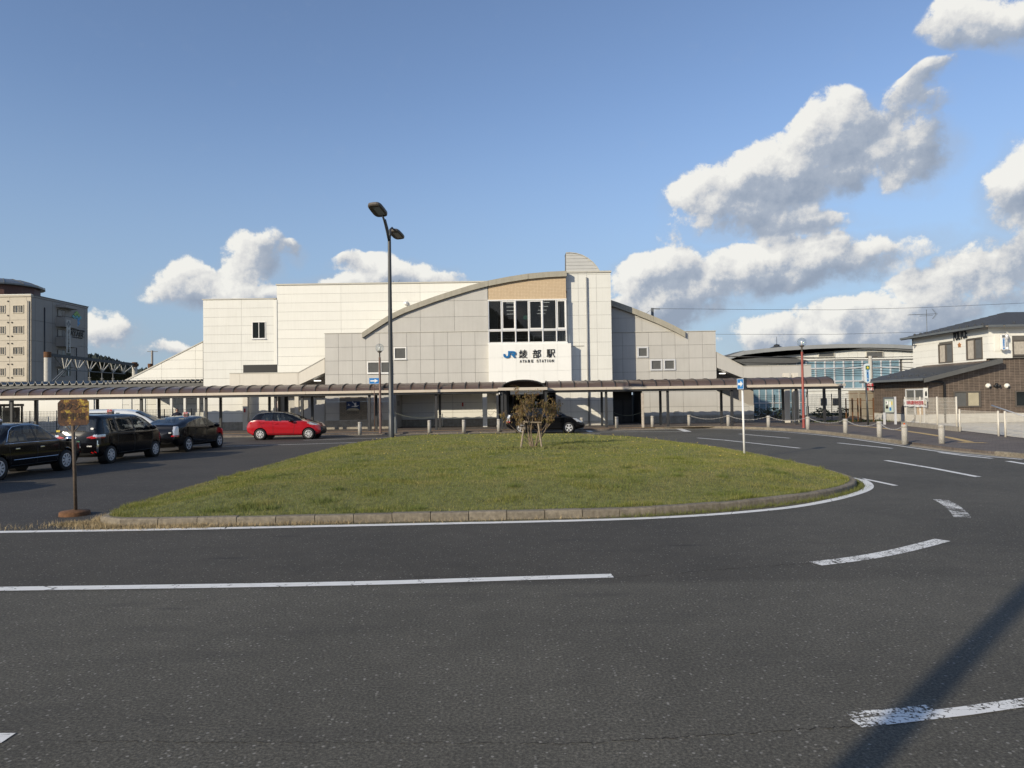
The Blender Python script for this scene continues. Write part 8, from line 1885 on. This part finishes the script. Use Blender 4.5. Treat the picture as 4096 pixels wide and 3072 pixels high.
# ---- white people carrier beyond the queue
WV = dict(VAN); WV.update(L=4.6, W=1.73, top=[(x*4.6/4.235, z*1.07) for x, z in VAN['top']], belt=[(x*4.6/4.235, z) for x, z in VAN['belt']], plan=[(x*4.6/4.235, z) for x, z in VAN['plan']], bot=[(x*4.6/4.235, z) for x, z in VAN['bot']], wheels=(.72, 3.6), windows=[(n_2, [(x*4.6/4.235, z*1.07-.04) for x, z in p]) for n_2, p in VAN['windows']], screens={'windscreen': (2.95, 3.85, 1.10, 1.73, lambda z: .68+(1.5-z)*.12), 'tailgate_window': (-.2, .24, 1.15, 1.6, .6)}, seams=[], trims=VAN['trims'][:1], roof_lamp=None, plate=None, mirror=(3.2, 1.15), handles=[(2.0, .95, .15)], chrome=[])
make_car('white_van', 'white people carrier standing behind the taxi queue', WV, (-17.75, 32.5, 0), math.radians(12), 'white_car')

# ================================================================= STAKED SHRUB
SHB = thing('shrub', 'half bare shrub with browning leaves tied to wooden stakes', 'shrub', (BX, BY, BZ))
rs_ = random.Random(21)
trk = MB(); tips = []
def branch(p, d, L, r, depth):
    n = 5; pts = [p]; q = Vector(p); dd = Vector(d).normalized()
    for k in range(n):
        dd = (dd+Vector((rs_.uniform(-.16, .16), rs_.uniform(-.16, .16), rs_.uniform(-.05, .13)))).normalized(); q = q+dd*L/n; pts.append(tuple(q))
    trk.tube(pts, [r*(1-.12*k) for k in range(n+1)], 6 if depth < 2 else 4)
    if depth >= 2: tips.append((pts, r))
    if depth < 4:
        for k in range(rs_.choice((2, 3)) if depth < 3 else 2):
            i = rs_.randint(2, n); b = Vector(pts[i]); nd = (dd+Vector((rs_.uniform(-.9, .9), rs_.uniform(-.9, .9), rs_.uniform(-.25, .5)))).normalized(); branch(tuple(b), tuple(nd), L*rs_.uniform(.52, .75), r*.55, depth+1)
for (ox, dxx, dyy, L, r) in ((0, -.10, 0, .95, .035), (.02, .35, .1, .9, .025), (-.02, -.55, .1, .9, .022), (.03, .15, -.3, .95, .022), (0, .75, -.1, .8, .02), (-.03, -.3, -.25, .85, .018), (.01, .5, .3, .85, .018), (0, -.85, 0, .7, .016)):
    branch((BX+ox, BY, BZ-.05), (dxx, dyy, 1.0), L, r, 0)
trk.build('branches', 'bark', SHB, True)
lf = MB(); cnt = 0
cxs, czs = BX-.05, BZ+1.02
for pts, r in tips:
    for k in range(rs_.randint(3, 7)):
        i = rs_.randint(1, len(pts)-1); p = Vector(pts[i-1]).lerp(Vector(pts[i]), rs_.random())
        if p.z < BZ+.42: continue
        if abs(p.x-cxs) < .16 and p.z < BZ+.9 and rs_.random() < .6: continue
        p += Vector((rs_.uniform(-.06, .06), rs_.uniform(-.06, .06), rs_.uniform(-.03, .03))); L = rs_.uniform(.05, .10); w = L*.22
        a = rs_.uniform(0, 2*PI); down = Vector((math.cos(a)*.5, math.sin(a)*.5, -1)).normalized(); sd_ = down.cross(Vector((math.cos(a+1), math.sin(a+1), .2))).normalized()*w; cu = Vector((math.cos(a), math.sin(a), 0))*L*.2
        lf.add([tuple(p), tuple(p+down*L*.5+sd_+cu), tuple(p+down*L), tuple(p+down*L*.5-sd_+cu)], [(0, 1, 2, 3)]); cnt += 1
def leafmat():
    m = bpy.data.materials.new('browning leaves'); m.use_nodes = True; t = NT(m.node_tree); b = m.node_tree.nodes['Principled BSDF']; pos = t.node('ShaderNodeNewGeometry')
    c = t.ramp(pos.outputs['Random Per Island'], [(0, (.10, .075, .025)), (.3, (.20, .135, .04)), (.55, (.24, .15, .05)), (.75, (.13, .06, .028)), (.9, (.14, .14, .035)), (1, (.36, .24, .10))])
    t.link(c, b.inputs['Base Color']); b.inputs['Roughness'].default_value = .7; tl = t.node('ShaderNodeBsdfTranslucent'); t.link(c, tl.inputs[0]); ms = t.node('ShaderNodeMixShader'); ms.inputs[0].default_value = .25; o = m.node_tree.nodes['Material Output']; t.link(b.outputs[0], ms.inputs[1]); t.link(tl.outputs[0], ms.inputs[2]); t.link(ms.outputs[0], o.inputs[0]); return m
lfo = lf.build('leaves', leafmat(), SHB); lfo['kind'] = 'stuff'
STK = thing('tree_stake', 'weathered wooden stake frame holding the shrub on the island', 'tree stake', (BX, BY, BZ))
def stk(pa, pb, y0, y1, r): a = G(*pa, BZ-.03); q = W(*pb, y1); return ((a[0], y0, BZ-.08), (q[0], y1, q[1]))
for pa, pb, y0, y1 in (((2082, 1790), (2099, 1682), BY-.25, BY-.05), ((2169, 1788), (2152, 1690), BY-.2, BY-.05), ((2122, 1779), (2110, 1690), BY+.5, BY+.12)):
    x0 = W(pa[0], pa[1], y0)[0]; p1 = W(pb[0], pb[1], y1); MB().tube([(x0, y0, BZ-.1), (p1[0], y1, p1[1])], [.034, .028], 9).build('stake', 'timber', STK)
a = W(2090, 1688, BY-.08); b = W(2166, 1690, BY-.08); MB().tube([(a[0], BY-.09, a[1]), (b[0], BY-.09, b[1])], .022, 8).build('cross_bar', 'timber', STK)

# ================================================================= PERSON BEHIND THE QUEUE
def person(loc, yaw, label, h=1.62):
    t = thing('person', label, 'person', loc, yaw, None, True); k = h/1.70
    J = [((0, 0, .93), .15), ((0, 0, 1.12), .135), ((0, 0, 1.32), .155), ((0, 0, 1.42), .10), ((0, .01, 1.49), .055), ((0, .02, 1.58), .085), ((0, .02, 1.68), .075),
         ((.17, 0, 1.38), .06), ((.30, .06, 1.20), .048), ((.28, .24, 1.06), .038), ((.27, .30, 1.03), .035), ((-.17, 0, 1.38), .06), ((-.30, .06, 1.20), .048), ((-.28, .24, 1.06), .038), ((-.27, .30, 1.03), .035),
         ((.09, 0, .86), .10), ((.10, .02, .48), .068), ((.10, -.02, .09), .045), ((.10, .12, .04), .04), ((-.09, 0, .86), .10), ((-.10, .02, .48), .068), ((-.10, -.02, .09), .045), ((-.10, .12, .04), .04)]
    E = [(0, 1), (1, 2), (2, 3), (3, 4), (4, 5), (5, 6), (2, 7), (7, 8), (8, 9), (9, 10), (2, 11), (11, 12), (12, 13), (13, 14), (0, 15), (15, 16), (16, 17), (17, 18), (0, 19), (19, 20), (20, 21), (21, 22)]
    me = bpy.data.meshes.new('tmp'); me.from_pydata([tuple(Vector(p)*k) for p, _ in J], E, []); o = bpy.data.objects.new('tmp', me); COL.objects.link(o)
    sk = o.modifiers.new('s', 'SKIN'); su = o.modifiers.new('u', 'SUBSURF'); su.levels = 2
    for i, (_, r) in enumerate(J): me.skin_vertices[0].data[i].radius = (r*k, r*k)
    me.skin_vertices[0].data[0].use_root = True
    dg = bpy.context.evaluated_depsgraph_get(); m2 = bpy.data.meshes.new_from_object(o.evaluated_get(dg)); bpy.data.objects.remove(o)
    m2.materials.clear(); m2.materials.append(mm('navy')); m2.materials.append(mm('skin'))
    for p in m2.polygons:
        p.use_smooth = True
        if p.center.z > 1.47*k or (p.center.y > .26*k and p.center.z < 1.1*k and p.center.z > .9*k): p.material_index = 1
    b = bpy.data.objects.new('body', m2); COL.objects.link(b); b.parent = t
    hm_ = MB().lathe([(max(.001, .098*math.sin(PI*q/9)), .098*-math.cos(PI*q/9)) for q in range(3, 10)], (0, -.012, 1.60*k), 14).build('hair', mat('dark hair', (.012, .01, .009), .6, 0), t, True)
    for f in (MB().lathe([(.0, 0), (.014, .01), (0, .03)], (0, .105*k, 1.585*k), 6),): f.build('nose', 'skin', t)
    for s_2 in (-1, 1): MB().lathe([(0, -.01), (.012, 0), (0, .01)], (s_2*.034, .1*k, 1.61*k), 8).build('eye', 'black', t); MB().lathe([(0, -.02), (.018, 0), (0, .02)], (s_2*.092, .01, 1.59*k), 8).build('ear', 'skin', t)
    MB().box(-.02, .02, .098*k, .104*k, 1.545*k, 1.55*k).build('mouth', 'red_ink', t)
    for s_2 in (-1, 1):
        for q in range(5): bx_ = s_2*.27*k+(q-2)*.016; MB().tube([(bx_, .31*k, 1.03*k), (bx_, .345*k+.01*(2-abs(q-2)), 1.015*k), (bx_, .36*k+.012*(2-abs(q-2)), .99*k)], [.009, .008, .006], 5).build('finger', 'skin', t)
    return t
px_, _ = W(708, 1650, 42.9); person((px_, 42.9, PZ), math.radians(200), 'person with dark hair in navy clothes behind the hybrid taxi')
for o_ in LOCALS:
    if '_local' in o_.keys(): del o_['_local']
